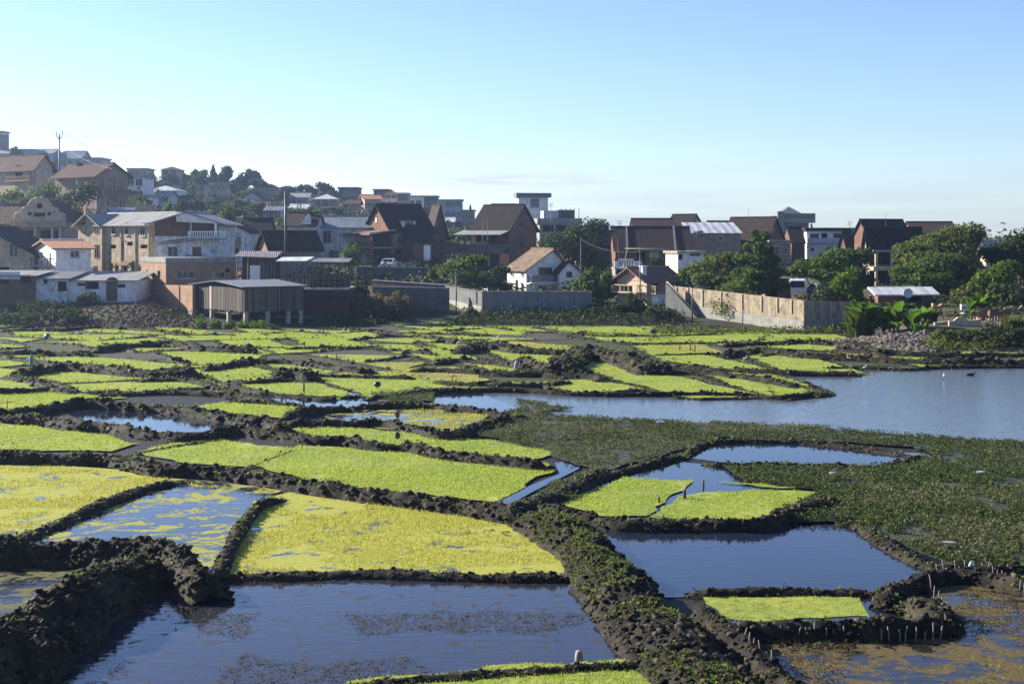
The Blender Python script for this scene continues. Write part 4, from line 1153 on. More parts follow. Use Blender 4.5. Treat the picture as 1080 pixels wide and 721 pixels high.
h = House('long_low_house', 'long low whitewashed house with a bright sheet roof and an arched brick doorway', 'house', 72, 80, 143, 144, 0, 318, d=7)
h.lean(P_WHITE, R_SILVER, 296, 287, [('F', 87, 300, 1.0, .3, 'hole'), ('F', 97, 301, 1.4, .75, 'hole'), ('F', 128, 301.5, .8, .35, 'hole'), ('F', 118, 306, 1.1, 2.2, 'd')])
mb = MB(); mb.prism([(4.45 + .62 * math.cos(math.pi * k / 8) * -1, -.08, 2.0 + .5 * math.sin(math.pi * k / 8)) for k in range(9)], (0, .07, 0)); mb.build('door_arch', B_RED, h.o)

h = House('apartment_house', 'three storey tan house with weathered plaster and a silver sheet roof', 'house', 85, 158, 163, 160, -43, 291, d=8)
ww = [('F', 120, 241, .8, 1.4), ('F', 134, 241, .8, 1.5), ('F', 151, 241.5, 1.0, 1.6), ('F', 119, 260, 1.4, .45, 'hole'),
      ('F', 137, 257, 1.2, .45, 'hole'), ('F', 129.5, 259, .4, .8, 'hole'), ('F', 152, 260, 1.5, .45, 'hole'), ('F', 109, 284, .9, 1.3, 'd'), ('F', 117, 284, .8, 1.4, 'd'),
      ('F', 123.5, 285, .9, 1.5, 'd'), ('F', 132, 284, 1.0, .8, 'hole'), ('F', 140, 286, .9, 1.4, 'd')]
h.gable('x', P_TAN, R_SILVER, 236.5, 226, ww, ra=.5, oh=.55, og=.6, fascia=R_SILVER)
for px in (112, 128, 143, 157):
    u, _ = h.face('F', px, 250); h.box('pilaster', u - .09, u + .09, -.12, -.003, -1.5, h.zt - .05, P_CREAM)
uw = h.w * .36; zg_ = h.zt
mb = MB(); mb.box(.02, uw, -.35, -.003, -1.6, zg_); mb.prism([(.02, -.35, zg_ + .002), (uw, -.35, zg_ + .002), (uw * .5, -.35, zg_ + 1.15)], (0, .34, 0)); wgw = mb.build('gable_wing', P_TAN, h.o)
mb = MB(); mb.slab([(-.5, -1.0, zg_ - .22), (uw * .5, -1.0, zg_ + 1.35), (uw * .5, 3.4, zg_ + 1.35), (-.5, 3.4, zg_ - .22)], .12); mb.slab([(uw * .5 + .003, -1.0, zg_ + 1.35), (uw + .5, -1.0, zg_ - .22), (uw + .5, 3.4, zg_ - .22), (uw * .5 + .003, 3.4, zg_ + 1.35)], .12); mb.build('gable_roof', R_SILVER, wgw)
for px_, py_, ww_, hh_ in ((91, 240, .9, 1.4), (105, 240, .9, 1.5), (105, 265, .9, 1.6), (97, 284, .6, .8), (103, 284, .8, .9)):
    u_, z_ = h.face('F', px_, py_); h.window('F', [u_ - ww_ / 2, u_ + ww_ / 2, z_ - hh_ / 2, z_ + hh_ / 2, 'wd'], .352, True)
u, z_ = h.face('F', 136, 277); mb = MB(); mb.slab([(u - .9, -1.1, z_ - .25), (u + 1.1, -1.1, z_ - .25), (u + 1.1, -.01, z_ + .3), (u - .9, -.01, z_ + .3)], .08); mb.build('porch_roof', T_TAN, h.o)
u, z_ = h.face('F', 86.5, 230); h.box('vent_pipe', u - .1, u + .1, .3, .5, z_ - 1, z_ + 1.4, P_PINK)
h = House('terrace_house', 'white house with a bare brick upper floor and a balustraded balcony', 'house', 163, 200, 231, 156, 0, 289, d=9)
h.gable('y', P_WORN, R_SILVER, 235, 224.5, [('F', 182, 265, 1.15, 1.1), ('F', 207.5, 265, 1.0, 1.0, 'wd')], ra=.52, oh=.9, og=.9, fascia=R_SILVER)
zb0 = h.z(249); mb = MB(); mb.prism([(.03, -.05, zb0), (h.w * .55, -.05, zb0), (h.w * .55, -.05, h.zt + 1.0), (h.w * .5, -.05, h.zt + 1.05), (.03, -.05, h.zt + .1)], (0, .046, 0)); mb.build('brick_panel', B_BROWN, h.o)
h.window('F', [1.5, 2.6, zb0 + .5, zb0 + 1.5, 'wd'], .01)
mb = MB(); mb.prism([(h.w * .58, -.05, zb0), (h.w - .05, -.05, zb0), (h.w - .05, -.05, h.zt - .2), (h.w * .58, -.05, h.zt + .75)], (0, .046, 0)); mb.build('brick_panel', B_BROWN, h.o)
mb = MB(); mb.prism([(h.w * .36, -.75, h.zt + .98), (h.w * .52, -.75, h.zt + 1.02), (h.w + .5, -.75, h.zt - .12), (h.w * .36, -.75, h.zt + .12)], (0, .04, 0)); mb.build('gable_board', P_WHITE, h.o)
h.balcony('F', 201, 239, 246, 251, 1.3, P_CONC, M_WHITE)
mb = MB(); mb.box(h.w - .25, h.w - .02, -1.2, -.98, zb0 + .05, h.zt - .1); mb.build('porch_post', M_WHITE, h.o)
mb = MB(); mb.tube([(.2, -.1, zb0 - .7), (4.2, -.1, zb0 - .25)], .05); mb.tube([(.2, -.1, zb0 - .95), (4.2, -.1, zb0 - .5)], .04); mb.build('cable', M_STEEL, h.o)
mb = MB()
for a, b_ in (((3.6, -.25, .6), (4.4, -.25, 2.0)), ((4.4, -.25, .6), (3.6, -.25, 2.0)), ((4.4, -.25, .6), (5.2, -.25, 2.0)), ((3.4, -.25, 2.0), (5.3, -.25, 2.0)), ((3.4, -.25, .6), (5.0, -.25, .6))): mb.tube([a, b_], .04, 5)
mb.build('drying_rack', M_STEEL, h.o)

h = House('brick_workshop', 'flat roofed orange brick workshop below the white terrace house', 'workshop', 149, 175, 249, 147, 33, 326)
h.flat(B_ORANGE, P_CONC, 277, [('L', 155, 288, .6, .7, 'hole'), ('L', 167.5, 289, .9, .7, 'hole'), ('F', 196, 290, 1.9, .75), ('F', 229, 290, 1.9, .75), ('F', 240, 285, .5, .4, 'hole')], over=.06, t=.5)
def wall_run(name, label, cat, a, b_, za, zb, ztop_a, ztop_b, th, mat, posts=0, pmat=None, cap=None, lower=None, lower_h=0, group=None):
    """freestanding wall between two ground points, its top sloping if need be; sunk into the ground"""
    A = np.array(a[:2]); B = np.array(b_[:2]); L = np.linalg.norm(B - A); ang = math.atan2(B[1] - A[1], B[0] - A[0])
    o = empty(name, (A[0], A[1], za), ang); tag(o, label, cat, group)
    mb = MB(); s0 = -1.2
    mb.prism([(0, 0, s0), (L, 0, s0), (L, 0, ztop_b - za), (0, 0, ztop_a - za)], (0, th, 0)); mb.build('wall', mat, o)
    if lower: 
        mb = MB(); mb.prism([(-.02, -.06, s0), (L + .02, -.06, s0), (L + .02, -.06, zb - za + lower_h), (-.02, -.06, lower_h)], (0, .055, 0)); mb.build('footing', lower, o)
    if cap:
        mb = MB(); mb.prism([(-.05, -.06, ztop_a - za + .003), (L + .05, -.06, ztop_b - za + .003), (L + .05, -.06, ztop_b - za + .09), (-.05, -.06, ztop_a - za + .09)], (0, th + .12, 0)); mb.build('coping', cap, o)
    for k in range(posts):
        t = (k + .5 + .25 * math.sin(k * 7.3 + L)) / posts; x = L * t; zt = (ztop_a + (ztop_b - ztop_a) * t) - za
        mb = MB(); mb.box(x - .08, x + .08, -.09, -.003, lower_h if lower else s0, zt - .02); mb.build('pier', pmat or mat, o)
    return o
def W(px, Y): return (PX(px, Y), Y)
o = wall_run('brick_wall', 'sloping orange brick yard wall running down from the workshop to the plank shed', 'wall', W(152, 152), W(203, 139), 0.9, 0, ZP(300, 152), ZP(301, 139), .3, B_ORANGE, 3, B_ORANGE, None, P_CONC, .75)

# plank shed on posts
h = House('plank_shed', 'grey plank shed raised on concrete posts at the edge of the fields', 'shed', 204, 258, 320, 131, 36, 341)
zf = h.z(329); zt = h.z(304)
mb = MB()
rs = random.Random(3)
for f, L_ in (('L', h.d), ('F', h.w), ('B', h.w), ('R', h.d)):
    x = 0
    while x < L_ - .02:
        wv = min(rs.uniform(.14, .24), L_ - x); ex = rs.uniform(-.1, .06); oo = rs.uniform(0, .03)
        q = [h.P(f, x, zf + ex, oo), h.P(f, x + wv - .012, zf + ex, oo), h.P(f, x + wv - .012, zt + rs.uniform(-.02, .02), oo), h.P(f, x, zt, oo)]
        e = h.P(f, 0, 0, .03); e0 = h.P(f, 0, 0, 0)
        mb.prism(q, (e0[0] - e[0], e0[1] - e[1], 0)); x += wv
mb.build('plank_wall', WD, h.o)
h.box('floor', .05, h.w - .05, .05, h.d - .05, zf + .02, zf + .14, M_WOOD)
kz = (zt + .1)
mb = MB(); mb.slab([(-.4, -.4, kz + .05), (h.w + .3, -.4, kz + .05), (h.w + .3, h.d * .5, kz + .5), (-.4, h.d * .5, kz + .5)], .07)
mb.slab([(-.4, h.d * .5 + .01, kz + .5), (h.w + .3, h.d * .5 + .01, kz + .5), (h.w + .3, h.d + .4, kz - .02), (-.4, h.d + .4, kz - .02)], .07); rf = mb.build('roof', R_GREY, h.o)
for xx, yy in [(.2, .2), (.2, h.d * .33), (.2, h.d * .66), (.2, h.d - .2), (h.w * .4, .2), (h.w * .75, .2), (h.w - .2, .2), (h.w * .5, h.d * .5), (h.w - .2, h.d - .2)]:
    h.box('post', xx - .17, xx + .17, yy - .17, yy + .17, -1.2, zf + .015, M_POST)
mb = MB(); mb.box(-.06, .0, h.d * .62, h.d * .66, zf, zt); mb.build('batten', M_PALEWOOD, h.o)

# brick terrace in the shade with an open loggia above
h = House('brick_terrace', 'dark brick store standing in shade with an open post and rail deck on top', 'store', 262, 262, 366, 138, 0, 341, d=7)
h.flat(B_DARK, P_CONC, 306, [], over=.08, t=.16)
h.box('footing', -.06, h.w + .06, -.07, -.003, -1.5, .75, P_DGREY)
z0 = h.z(306) + .17; zt = h.z(276)
u0 = h.w * .32
mb = MB()
for k in range(7):
    x = u0 + (h.w - u0 - .2) * k / 6; mb.box(x, x + .12, .1, .22, z0, zt)
    mb.box(x, x + .12, 3.1, 3.22, z0, zt)
for zz in (z0 + .9, z0 + .5, zt - .5): mb.box(u0, h.w - .08, .12, .2, zz, zz + .08)
mb.build('deck_frame', M_WOOD, h.o)
mb = MB(); x = u0
while x < h.w * .62: mb.box(x, x + .07, .23, .27, z0 + .01, z0 + rs.uniform(.7, 1.05)); x += rs.uniform(.18, .34)
mb.build('railing', M_PALEWOOD, h.o)
mb = MB(); x = h.w * .63
while x < h.w - .2: mb.box(x, x + .15, .24, .27, z0 + .01, z0 + rs.uniform(.8, 1.5)); x += rs.uniform(.17, .34)
mb.build('plank_screen', WD_D, h.o)
mb = MB(); mb.slab([(u0 - .3, -.5, zt + .1), (h.w * .6, -.5, zt + .1), (h.w * .62, 3.4, zt + .45), (u0 - .3, 3.4, zt + .4)], .07); mb.build('roof', R_WHITE, h.o)
mb = MB(); mb.slab([(h.w * .6, -.1, zt + .02), (h.w + .2, -.1, zt - .02), (h.w + .2, 3.4, zt + .3), (h.w * .6, 3.4, zt + .3)], .06); mb.build('roof', R_RUST, h.o)
h.box('back_wall', u0, h.w - .1, 3.3, 3.5, z0, z0 + 1.0, WD_D)

h = House('lean_to', 'open lean-to with rough posts, hung planks and a pale board beside the workshop', 'shelter', 249, 262, 290, 146, 0, 305, d=3.5)
zt = h.z(270)
mb = MB(); mb.slab([(-.2, -.3, zt), (h.w + .2, -.3, zt - .15), (h.w + .2, h.d, zt + .45), (-.2, h.d, zt + .5)], .06); mb.build('roof', R_RUST, h.o)
for xx in (.05, h.w * .3, h.w * .62, h.w - .1):
    mb = MB(); mb.tube([(xx, 0, -2), (xx + .05, .02, zt - .05)], .06, 6); mb.build('post', M_WOOD, h.o)
h.box('back_wall', 0, h.w, h.d - .15, h.d, -2, zt + .4, WD_D)
h.box('board', 1.35, 2.4, .35, .42, h.z(297), h.z(280), M_WHITE)
mb = MB(); x = 2.5
while x < h.w - .1: mb.box(x, x + .15, .3, .34, -1, zt - .3 - rs.uniform(0, .6)); x += .2
mb.build('plank_screen', WD, h.o)

h = House('grey_barn', 'grey walled house with a black roof and a brick gable end', 'house', 273, 285, 337, 176, 34, 290)
h.gable('x', P_GREY, T_DARK, 261, 245, [('F', 300, 270, .6, .6, 'hole')], ra=.5, oh=.5, og=.5)
mb = MB(); mb.prism([(-.05, .02, -1), (-.05, h.d - .02, -1), (-.05, h.d - .02, h.zt), (-.05, h.d * .5, h.ridge - .2), (-.05, .02, h.zt)], (.046, 0, 0)); mb.build('brick_gable', B_ORANGE, h.o)
h = House('brown_cottage', 'brown and white cottage with a black roof just right of the white balcony', 'house', 231, 245, 262, 190, 0, 275, d=9)
h.gable('y', P_WORN, T_DARK, 245, 231, [('F', 246, 248, .8, .9, 'ww'), ('F', 246, 266, 1.6, 1.2, 'bl')], ra=.12, oh=.3, og=.3)
h.box('brown_band', .6, h.w - 1.0, -.05, -.003, h.z(262), h.z(250), P_BROWN)
h.chimney(251, 231, 2, P_TAN, .6, 2.0)
h = House('old_tiled_house', 'old house with a tall dark sagging tile roof behind the grey barn', 'house', 253, 262, 281, 205, 0, 275, d=8)
h.gable('x', P_DGREY, T_DARK, 250, 231, [('F', 268, 256, 2, .5)], ra=.5, oh=.4, og=.3)
h = House('white_villa', 'white house with a dark tiled roof and a small white roof gable', 'house', 299, 310, 333, 212, 0, 275, d=9)
h.gable('x', P_WORN, T_BROWN, 238, 225, [('F', 313, 245, 1.8, .5)], ra=.5, oh=.4, og=.3)
mb = MB(); zt_ = h.zt; x0, x1 = h.w * .5, h.w * .86
mb.prism([(x0, .15, zt_ + .1), (x1, .15, zt_ + .1), ((x0 + x1) / 2 + .3, .15, zt_ + 1.75)], (0, 2.4, 0)); mb.build('roof_gable', P_WHITE, h.o)
h.chimney(324, 222, 4, B_RED, .7, .8)
h = House('blue_roofed_house', 'long white house with a blue grey sheet roof and one tall dark window', 'house', 334, 340, 390, 218, 0, 277, d=9)
h.gable('x', P_WORN, R_BLUE, 240, 229, [('F', 345, 250, 1.3, 2.0, 'bl'), ('F', 352, 268, 1.4, 1.2, 'bl')], ra=.5, oh=.4, og=.3)

# the big brown brick house
h = House('brick_mansion', 'large brown brick house with steep black roofs and a tile covered veranda', 'house', 385, 413, 456, 212, 30, 283)
h.gable('x', B_RED, T_DARK, 243, 216.5, [('L', 397, 231, .9, 1.2, 'wd'), ('F', 426, 253, .9, 1.0, 'hole'), ('F', 448, 262, .8, 1.4, 'wd'), ('F', 420, 268, 1.0, 1.6, 'hole')], ra=.5, oh=.6, og=.5)
# veranda block in front of the gable
u0 = -3.6
mb = MB(); mb.box(-3.5, -3.2, -.4, -.1, -2, h.zt - .3); mb.box(-3.5, -3.2, h.d - .3, h.d, -2, h.zt - .3); mb.box(-3.5, -3.2, h.d * .5, h.d * .5 + .3, -2, h.zt - .3); mb.build('veranda_post', B_RED, h.o)
mb = MB(); mb.box(-3.45, -.05, -.35, h.d - .05, h.z(262), h.z(262) + .2); mb.build('veranda_floor', P_CONC, h.o)
mb = MB(); mb.slab([(-4.0, -.9, h.zt - .45), (.4, -.9, h.zt + .15), (.4, h.d + .4, h.zt + .15), (-4.0, h.d + .4, h.zt - .45)], .25); mb.build('veranda_roof', T_TAN, h.o)
mb = MB(); mb.box(-3.42, -3.3, 0, h.d, h.z(262) + .2, h.z(262) + 1.0); mb.build('parapet', B_RED, h.o)
mb = MB(); mb.box(-3.43, -3.3, .2, h.d * .48, -2, h.z(264)); mb.build('arcade_wall', B_RED, h.o)
mb = MB(); cz = h.z(276)
mb.prism([(-3.47, h.d * .25 + 1.1 * math.cos(6.283 * k / 14), cz + 1.2 * math.sin(6.283 * k / 14)) for k in range(14)], (.03, 0, 0)); mb.build('round_window', P_PINK, h.o)
h.window('F', [.3, 2.3, h.z(257), h.z(245), 'bl'], .03, True)
# dormer
u, z_ = h.face('F', 433, 236); 
mb = MB(); mb.box(u - 1.1, u + 1.1, .5, 3.0, z_ - .6, z_ + .55); dm = mb.build('dormer', P_WHITE, h.o)
mb = MB(); mb.slab([(u - 1.5, .2, z_ + .56), (u + 1.5, .2, z_ + .56), (u + 1.5, 4.6, z_ + 1.0), (u - 1.5, 4.6, z_ + 1.0)], .1); mb.build('dormer_roof', T_DARK, dm)
mb = MB(); mb.box(u - .7, u + .7, .46, .495, z_ - .45, z_ + .4); mb.build('dormer_window', MGL(), dm)
# lean-to annexes
u, z_ = h.face('F', 438, 262); mb = MB(); mb.box(u - 1.6, u + 1.6, -2.6, -.02, -2, z_ + 1.2); an = mb.build('annex', B_BROWN, h.o)
mb = MB(); mb.slab([(u - 1.9, -2.9, z_ + 1.0), (u + 1.9, -2.9, z_ + 1.0), (u + 1.5, -.02, z_ + 3.6), (u - 1.5, -.02, z_ + 3.6)], .12); mb.build('annex_roof', T_DARK, an)
mb = MB(); mb.box(u + .1, u + 1.2, -2.66, -2.603, z_ - 1.8, z_ + .5); mb.build('white_door', M_WHITE, an)
u, z_ = h.face('F', 420, 274); mb = MB(); mb.box(u - 2.0, u + .9, -4.6, -2.62, -2, z_ - .1); an = mb.build('annex', P_WORN, h.o)
mb = MB(); mb.slab([(u - 2.2, -4.8, z_ - .1), (u + 1.2, -4.8, z_ - .3), (u + 1.2, -2.4, z_ + .6), (u - 2.2, -2.4, z_ + 1.0)], .1); mb.build('annex_roof', T_DARK, an)
h = House('gabled_brick_house', 'narrow brown brick house with a tall steep gable beside the large brick house', 'house', 449, 456, 471, 222, 22, 280)
h.gable('y', B_BROWN, T_BROWN, 243, 217, [('F', 461, 236, .6, 1.0, 'wd'), ('F', 461, 254, .7, 1.9, 'bl')], ra=.5, oh=.5, og=.4)
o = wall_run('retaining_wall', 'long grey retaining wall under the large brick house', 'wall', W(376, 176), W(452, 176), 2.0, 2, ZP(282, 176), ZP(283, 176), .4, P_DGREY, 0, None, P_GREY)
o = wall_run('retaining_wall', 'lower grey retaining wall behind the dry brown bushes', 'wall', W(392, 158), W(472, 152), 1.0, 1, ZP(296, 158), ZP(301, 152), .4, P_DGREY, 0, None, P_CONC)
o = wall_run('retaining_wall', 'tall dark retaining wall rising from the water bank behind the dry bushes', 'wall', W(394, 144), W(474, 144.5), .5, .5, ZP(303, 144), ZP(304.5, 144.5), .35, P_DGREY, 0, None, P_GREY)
o = wall_run('boundary_wall', 'grey rendered boundary wall lit along its left part, with a post at the corner', 'wall', W(470, 152), W(508, 139.5), .6, .4, ZP(302, 152), ZP(308.5, 139.5), .25, P_MID, 2, P_MID, P_MID, P_CONC, 1.0)
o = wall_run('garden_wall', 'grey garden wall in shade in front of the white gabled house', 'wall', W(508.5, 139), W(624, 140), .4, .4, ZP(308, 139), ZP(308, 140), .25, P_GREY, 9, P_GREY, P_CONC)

h = House('black_roofed_house', 'brown brick house with a huge black roof and two sheet metal porches', 'house', 497, 537, 566, 222, -34, 282)
h.gable('x', B_RED, T_DARK, 242, 217, [('R', 550, 236, 1.1, 1.3, 'bl'), ('R', 550, 255, 1.1, 1.9, 'bl'), ('F', 505, 250, 1.0, 1.6, 'hole'), ('F', 520, 250, 1.0, 1.6, 'hole')], ra=.5, oh=.5, og=.4)
zt_ = h.zt
mb = MB(); mb.slab([(-1.6, -2.6, zt_ - .75), (h.w + .2, -2.6, zt_ - .75), (h.w + .2, -.05, zt_ - .1), (-1.6, -.05, zt_ - .1)], .1); mb.build('porch_roof', R_SILVER, h.o)
mb = MB(); mb.slab([(-2.0, -5.6, zt_ - 3.6), (h.w + 2.2, -5.6, zt_ - 3.6), (h.w + 2.2, -2.7, zt_ - 2.3), (-2.0, -2.7, zt_ - 2.3)], .12); mb.build('veranda_roof', T_TAN, h.o)
for k in range(6):
    x = -1.7 + (h.w + 3.5) * k / 5; h.box('veranda_post', x, x + .2, -5.3, -5.1, -2, zt_ - 3.55, M_PALEWOOD)
h.box('porch_wall', -1.2, h.w, -2.4, -2.2, -2, zt_ - 2.45, B_BROWN)
h = House('blue_tower_block', 'pale blue hazy tower block with a dark overhanging flat roof', BLK, 545, 547, 578, 300, 12, 268)
h.flat(P_WHITE, m_flat('slate_fascia', (.12, .13, .15), .7), 208, [('F', 564, 214, 1.9, 1.9), ('F', 571, 240, 1.2, 1.5), ('F', 555, 240, 1.2, 1.5)], over=.6, t=.9)
h = House('grey_flats', 'grey hazy flats with a roof terrace just right of the blue tower', BLK, 566, 569, 611, 285, 8, 272)
h.flat(P_CONC, P_CONC, 236, [('F', 578, 241, 2.2, 1.3, 'hole'), ('F', 592, 241, 2.2, 1.3, 'hole'), ('F', 583, 252, 1.3, 1.8), ('F', 574, 262, 1.3, 1.6), ('F', 598, 252, 1.3, 1.8)], over=.5, t=.3, parapet=.8)
h.box('roof_room', 1.0, h.w * .5, 1.0, 5, h.z(236) + .32, h.z(222), P_BLUE); h.box('roof_room', h.w * .52, h.w - .6, 2.0, 5, h.z(236) + .32, h.z(221), P_DGREY)
mb = MB()
for k in range(5): mb.box(h.w * .55 + k * .9, h.w * .55 + k * .9 + .1, .4, .5, h.z(236) + .3, h.z(219))
mb.build('roof_posts', M_STEEL, h.o)
h = House('grey_block', 'low grey block behind the black roof, left of the blue tower', BLK, 519, 530, 546, 300, 0, 268, d=8)
h.flat(P_DGREY, P_CONC, 216, [('F', 530, 221, 2, .8, 'hole')], over=.2, t=.3)

# the white gabled house by the wall
h = House('white_house', 'bright white house with a sunlit tan tiled roof and two front gables', 'house', 535, 555, 600, 188, 27, 314)
h.gable('y', P_WHITE, T_TAN, 284, 263.5, [('F', 575, 286, 2.0, 1.0, 'wd'), ('F', 572, 304.5, 1.1, .8, 'bl'), ('L', 551, 287, .7, 1.0), ('L', 551, 304, .7, 1.4, 'bl'), ('L', 540, 286, .8, 1.2), ('L', 545, 303, .8, 2.0, 'hole')], ra=.62, oh=.45, og=.55)
h.balcony('F', 557, 584, 290.5, 297, .9, P_WHITE, M_STEEL)
mb = MB(); fz = h.z(297)
mb.box(h.w * .64, h.w + .9, -1.5, -.02, -2, h.z(287)); wing = mb.build('wing', P_WHITE, h.o)
xm = (h.w * .64 + h.w + .9) / 2; zt_ = h.z(287)
mb = MB(); mb.prism([(h.w * .64, -1.5, zt_), (h.w + .9, -1.5, zt_), (xm - .2, -1.5, zt_ + 1.35)], (0, 1.48, 0)); mb.build('wing_gable', P_WHITE, wing)
mb = MB(); mb.slab([(h.w * .58, -1.95, zt_ - .22), (xm - .2, -1.95, zt_ + 1.5), (xm - .2, .4, zt_ + 1.5), (h.w * .58, .4, zt_ - .22)], .12); mb.slab([(xm - .198, -1.95, zt_ + 1.5), (h.w + 1.4, -1.95, zt_ - .22), (h.w + 1.4, .4, zt_ - .22), (xm - .198, .4, zt_ + 1.5)], .12); mb.build('wing_roof', T_BROWN, wing)
h.window('F', [xm - .5, xm + .35, zt_ - .75, zt_ + .05, 'wd'], 1.52, True)
h.window('F', [xm - 1.3, xm - .5, h.z(308), h.z(302), 'bl'], 1.52, True); h.window('F', [xm + .1, xm + .85, h.z(308), h.z(302), 'bl'], 1.52, True)
h.box('lower_ledge', 0, h.w * .6, -.9, -.02, h.z(299.5), h.z(297) - .16, P_WHITE)
h = House('annex_house', 'low white annex with a tan tiled roof left of the white gabled house', 'house', 494, 514, 541, 178, 20, 312)
h.lean(P_WHITE, T_TAN, 300.5, 296, [('F', 519, 304, 1.0, .8, 'bl'), ('F', 528, 304, 1.1, .8, 'bl'), ('F', 537, 304, 1.1, .8, 'bl')], t=.15)

# ---------------- right half
h = House('long_roofed_house', 'long house with a broad dark brown tiled roof behind the white balustrade', 'house', 649, 690, 730, 208, 0, 285, d=11)
h.gable('x', B_BROWN, T_BROWN, 263, 240, [('F', 660, 268, 1.2, 1.2, 'wd'), ('F', 690, 268, 1.6, 1.2, 'wd'), ('F', 676, 270, 1.2, 1.9, 'hole')], ra=.5, oh=.6, og=.3)
for px in (661, 712):
    u, _ = h.face('F', px, 250); k = (h.ridge - h.zt) / (h.d * .5); mb = MB(); mb.slab([(u - .12, -.65, h.zt - .6 * k + .28), (u + .12, -.65, h.zt - .6 * k + .28), (u + .12 + .4, h.d * .5, h.ridge + .28), (u - .12 + .4, h.d * .5, h.ridge + .28)], .1); mb.build('roof_hip_cap', M_POST, h.roof)
u, _ = h.face('F', 654, 255); h.box('chimney', u - .4, u + .4, -1.5, -.8, -1, h.z(251), B_RED)
h = House('dark_roofed_house', 'house with a flat topped dark roof peeping over the long brown roof', 'house', 669, 690, 712, 228, 0, 275, d=9)
h.gable('x', B_DARK, T_BROWN, 243, 231.5, [], ra=.5, oh=.3, og=.2)
h = House('twin_gable_house', 'house with a black roof and a sunlit tan gable on the skyline', 'house', 703, 726, 741, 236, -38, 275)
h.gable('x', P_TAN, T_DARK, 239, 227, [('R', 733, 234, .7, .9, 'ww')], ra=.5, oh=.3, og=.3)
h = House('striped_roof_house', 'brown house under a streaked pale sheet roof with two small white windows', 'house', 728, 750, 781, 222, 0, 282, d=9)
h.lean(P_BROWN, R_STRIPE, 246, 235.5, [('F', 738.5, 246.5, .9, .9, 'wd'), ('F', 760, 251, .8, .8, 'ww'), ('F', 733, 246.5, .7, .7, 'ww')], t=.1, oh=.3)
h = House('steep_gable_house', 'brown house with a dark ridge roof and steep end gable by the grey tower house', 'house', 763, 808, 826, 233, -36, 290)
h.gable('x', B_BROWN, T_BROWN, 252, 230, [('R', 815, 243, .8, 1.2, 'wd'), ('F', 790, 262, 1, 1.2, 'wd')], ra=.5, oh=.4, og=.4)
h = House('bay_house', 'reddish house front with a wide white window beside the leafy layered tree', 'house', 806, 812, 834, 222, 15, 300)
h.flat(P_BROWN, P_CONC, 255, [('F', 817, 264, 1.9, 1.3, 'ww'), ('F', 829, 264, .6, 1.2, 'ww')], over=.25, t=.3)
h = House('grey_tower_house', 'tall grey house whose upper floor juts out under a pale hipped roof', 'house', 818, 828, 853, 295, 0, 275, d=9)
h.hip(P_GREY, R_GREY, 232, 218, [('F', 834, 240, 1.4, 1.2)], oh=.9)
h.box('upper_floor', h.w * .12, h.w + 1.2, -.9, h.d, h.z(233) - .4, h.z(225), P_CONC)
h.box('window_strip', h.w * .15, h.w + 1.1, -.95, -.91, h.z(230), h.z(227), MGL())
h.box('stair_shaft', h.w * .02, h.w * .22, -1.6, -.005, -1, h.z(223), P_GREY)
h = House('dark_gable', 'narrow dark tiled house squeezed between the grey tower house and the white flats', 'house', 835, 840, 849, 238, 0, 285, d=8)
h.gable('x', B_BROWN, T_DARK, 256, 240, [], ra=.5, oh=.2, og=.15)
h = House('white_flats', 'white flats with a black flat roof and a long balcony', BLK, 848, 851, 898, 245, 6, 290)
h.flat(P_WHITE, T_DARK, 243.5, [('F', 859, 249, 1.6, .9, 'bl'), ('F', 869.5, 250, 1.1, 1.4, 'hole'), ('F', 883.5, 249, 1.6, 1.0, 'wd'), ('F', 857, 263, .5, .6, 'hole'), ('F', 875, 263, 1.2, 1.0)], over=.4, t=.55)
h.balcony('F', 850, 897, 253, 255.5, .9, P_BLUE, P_BLUE, solid=True)
h = House('ruined_house', 'large derelict dark house with a ragged tiled roof and deep verandas', 'house', 911, 917, 972, 182, 5, 318)
h.gable('x', P_BROWN, T_DARK, 262, 241, [('F', 926, 273, 2.0, 1.4, 'hole'), ('F', 944, 273, 2.4, 1.4, 'hole'), ('F', 926, 292, 2.2, 1.8, 'hole'), ('F', 944, 293, 2.2, 1.8, 'hole')], ra=.45, oh=.7, og=.4)
for k in range(4):
    x = .3 + k * (h.w - .8) / 3; h.box('veranda_post', x, x + .32, -1.4, -1.1, -2, h.zt - .2, P_TAN)
h.box('veranda_floor', 0, h.w, -1.5, -.02, h.z(285), h.z(281), P_TAN); h.box('veranda_floor', 0, h.w, -1.5, -.02, h.zt - .45, h.zt - .2, P_CONC)
mb = MB(); rs = random.Random(8)
for k in range(26):
    u = rs.uniform(0, h.w); v = rs.uniform(0, .95); y = -.5 + v * (h.d * .45 + .4); zz = h.zt + (h.ridge - h.zt) * v; s_ = rs.uniform(.12, .35)
    mb = MB(); mb.prism([(u, y, zz + .05), (u + s_ * 1.6, y + rs.uniform(-.2, .2), zz + .12), (u + s_ * 1.4, y + s_, zz + .35), (u - .1, y + s_, zz + .3)], (0, 0, rs.uniform(.04, .12)))
    mb.build('loose_tile', T_DARK, h.roof)

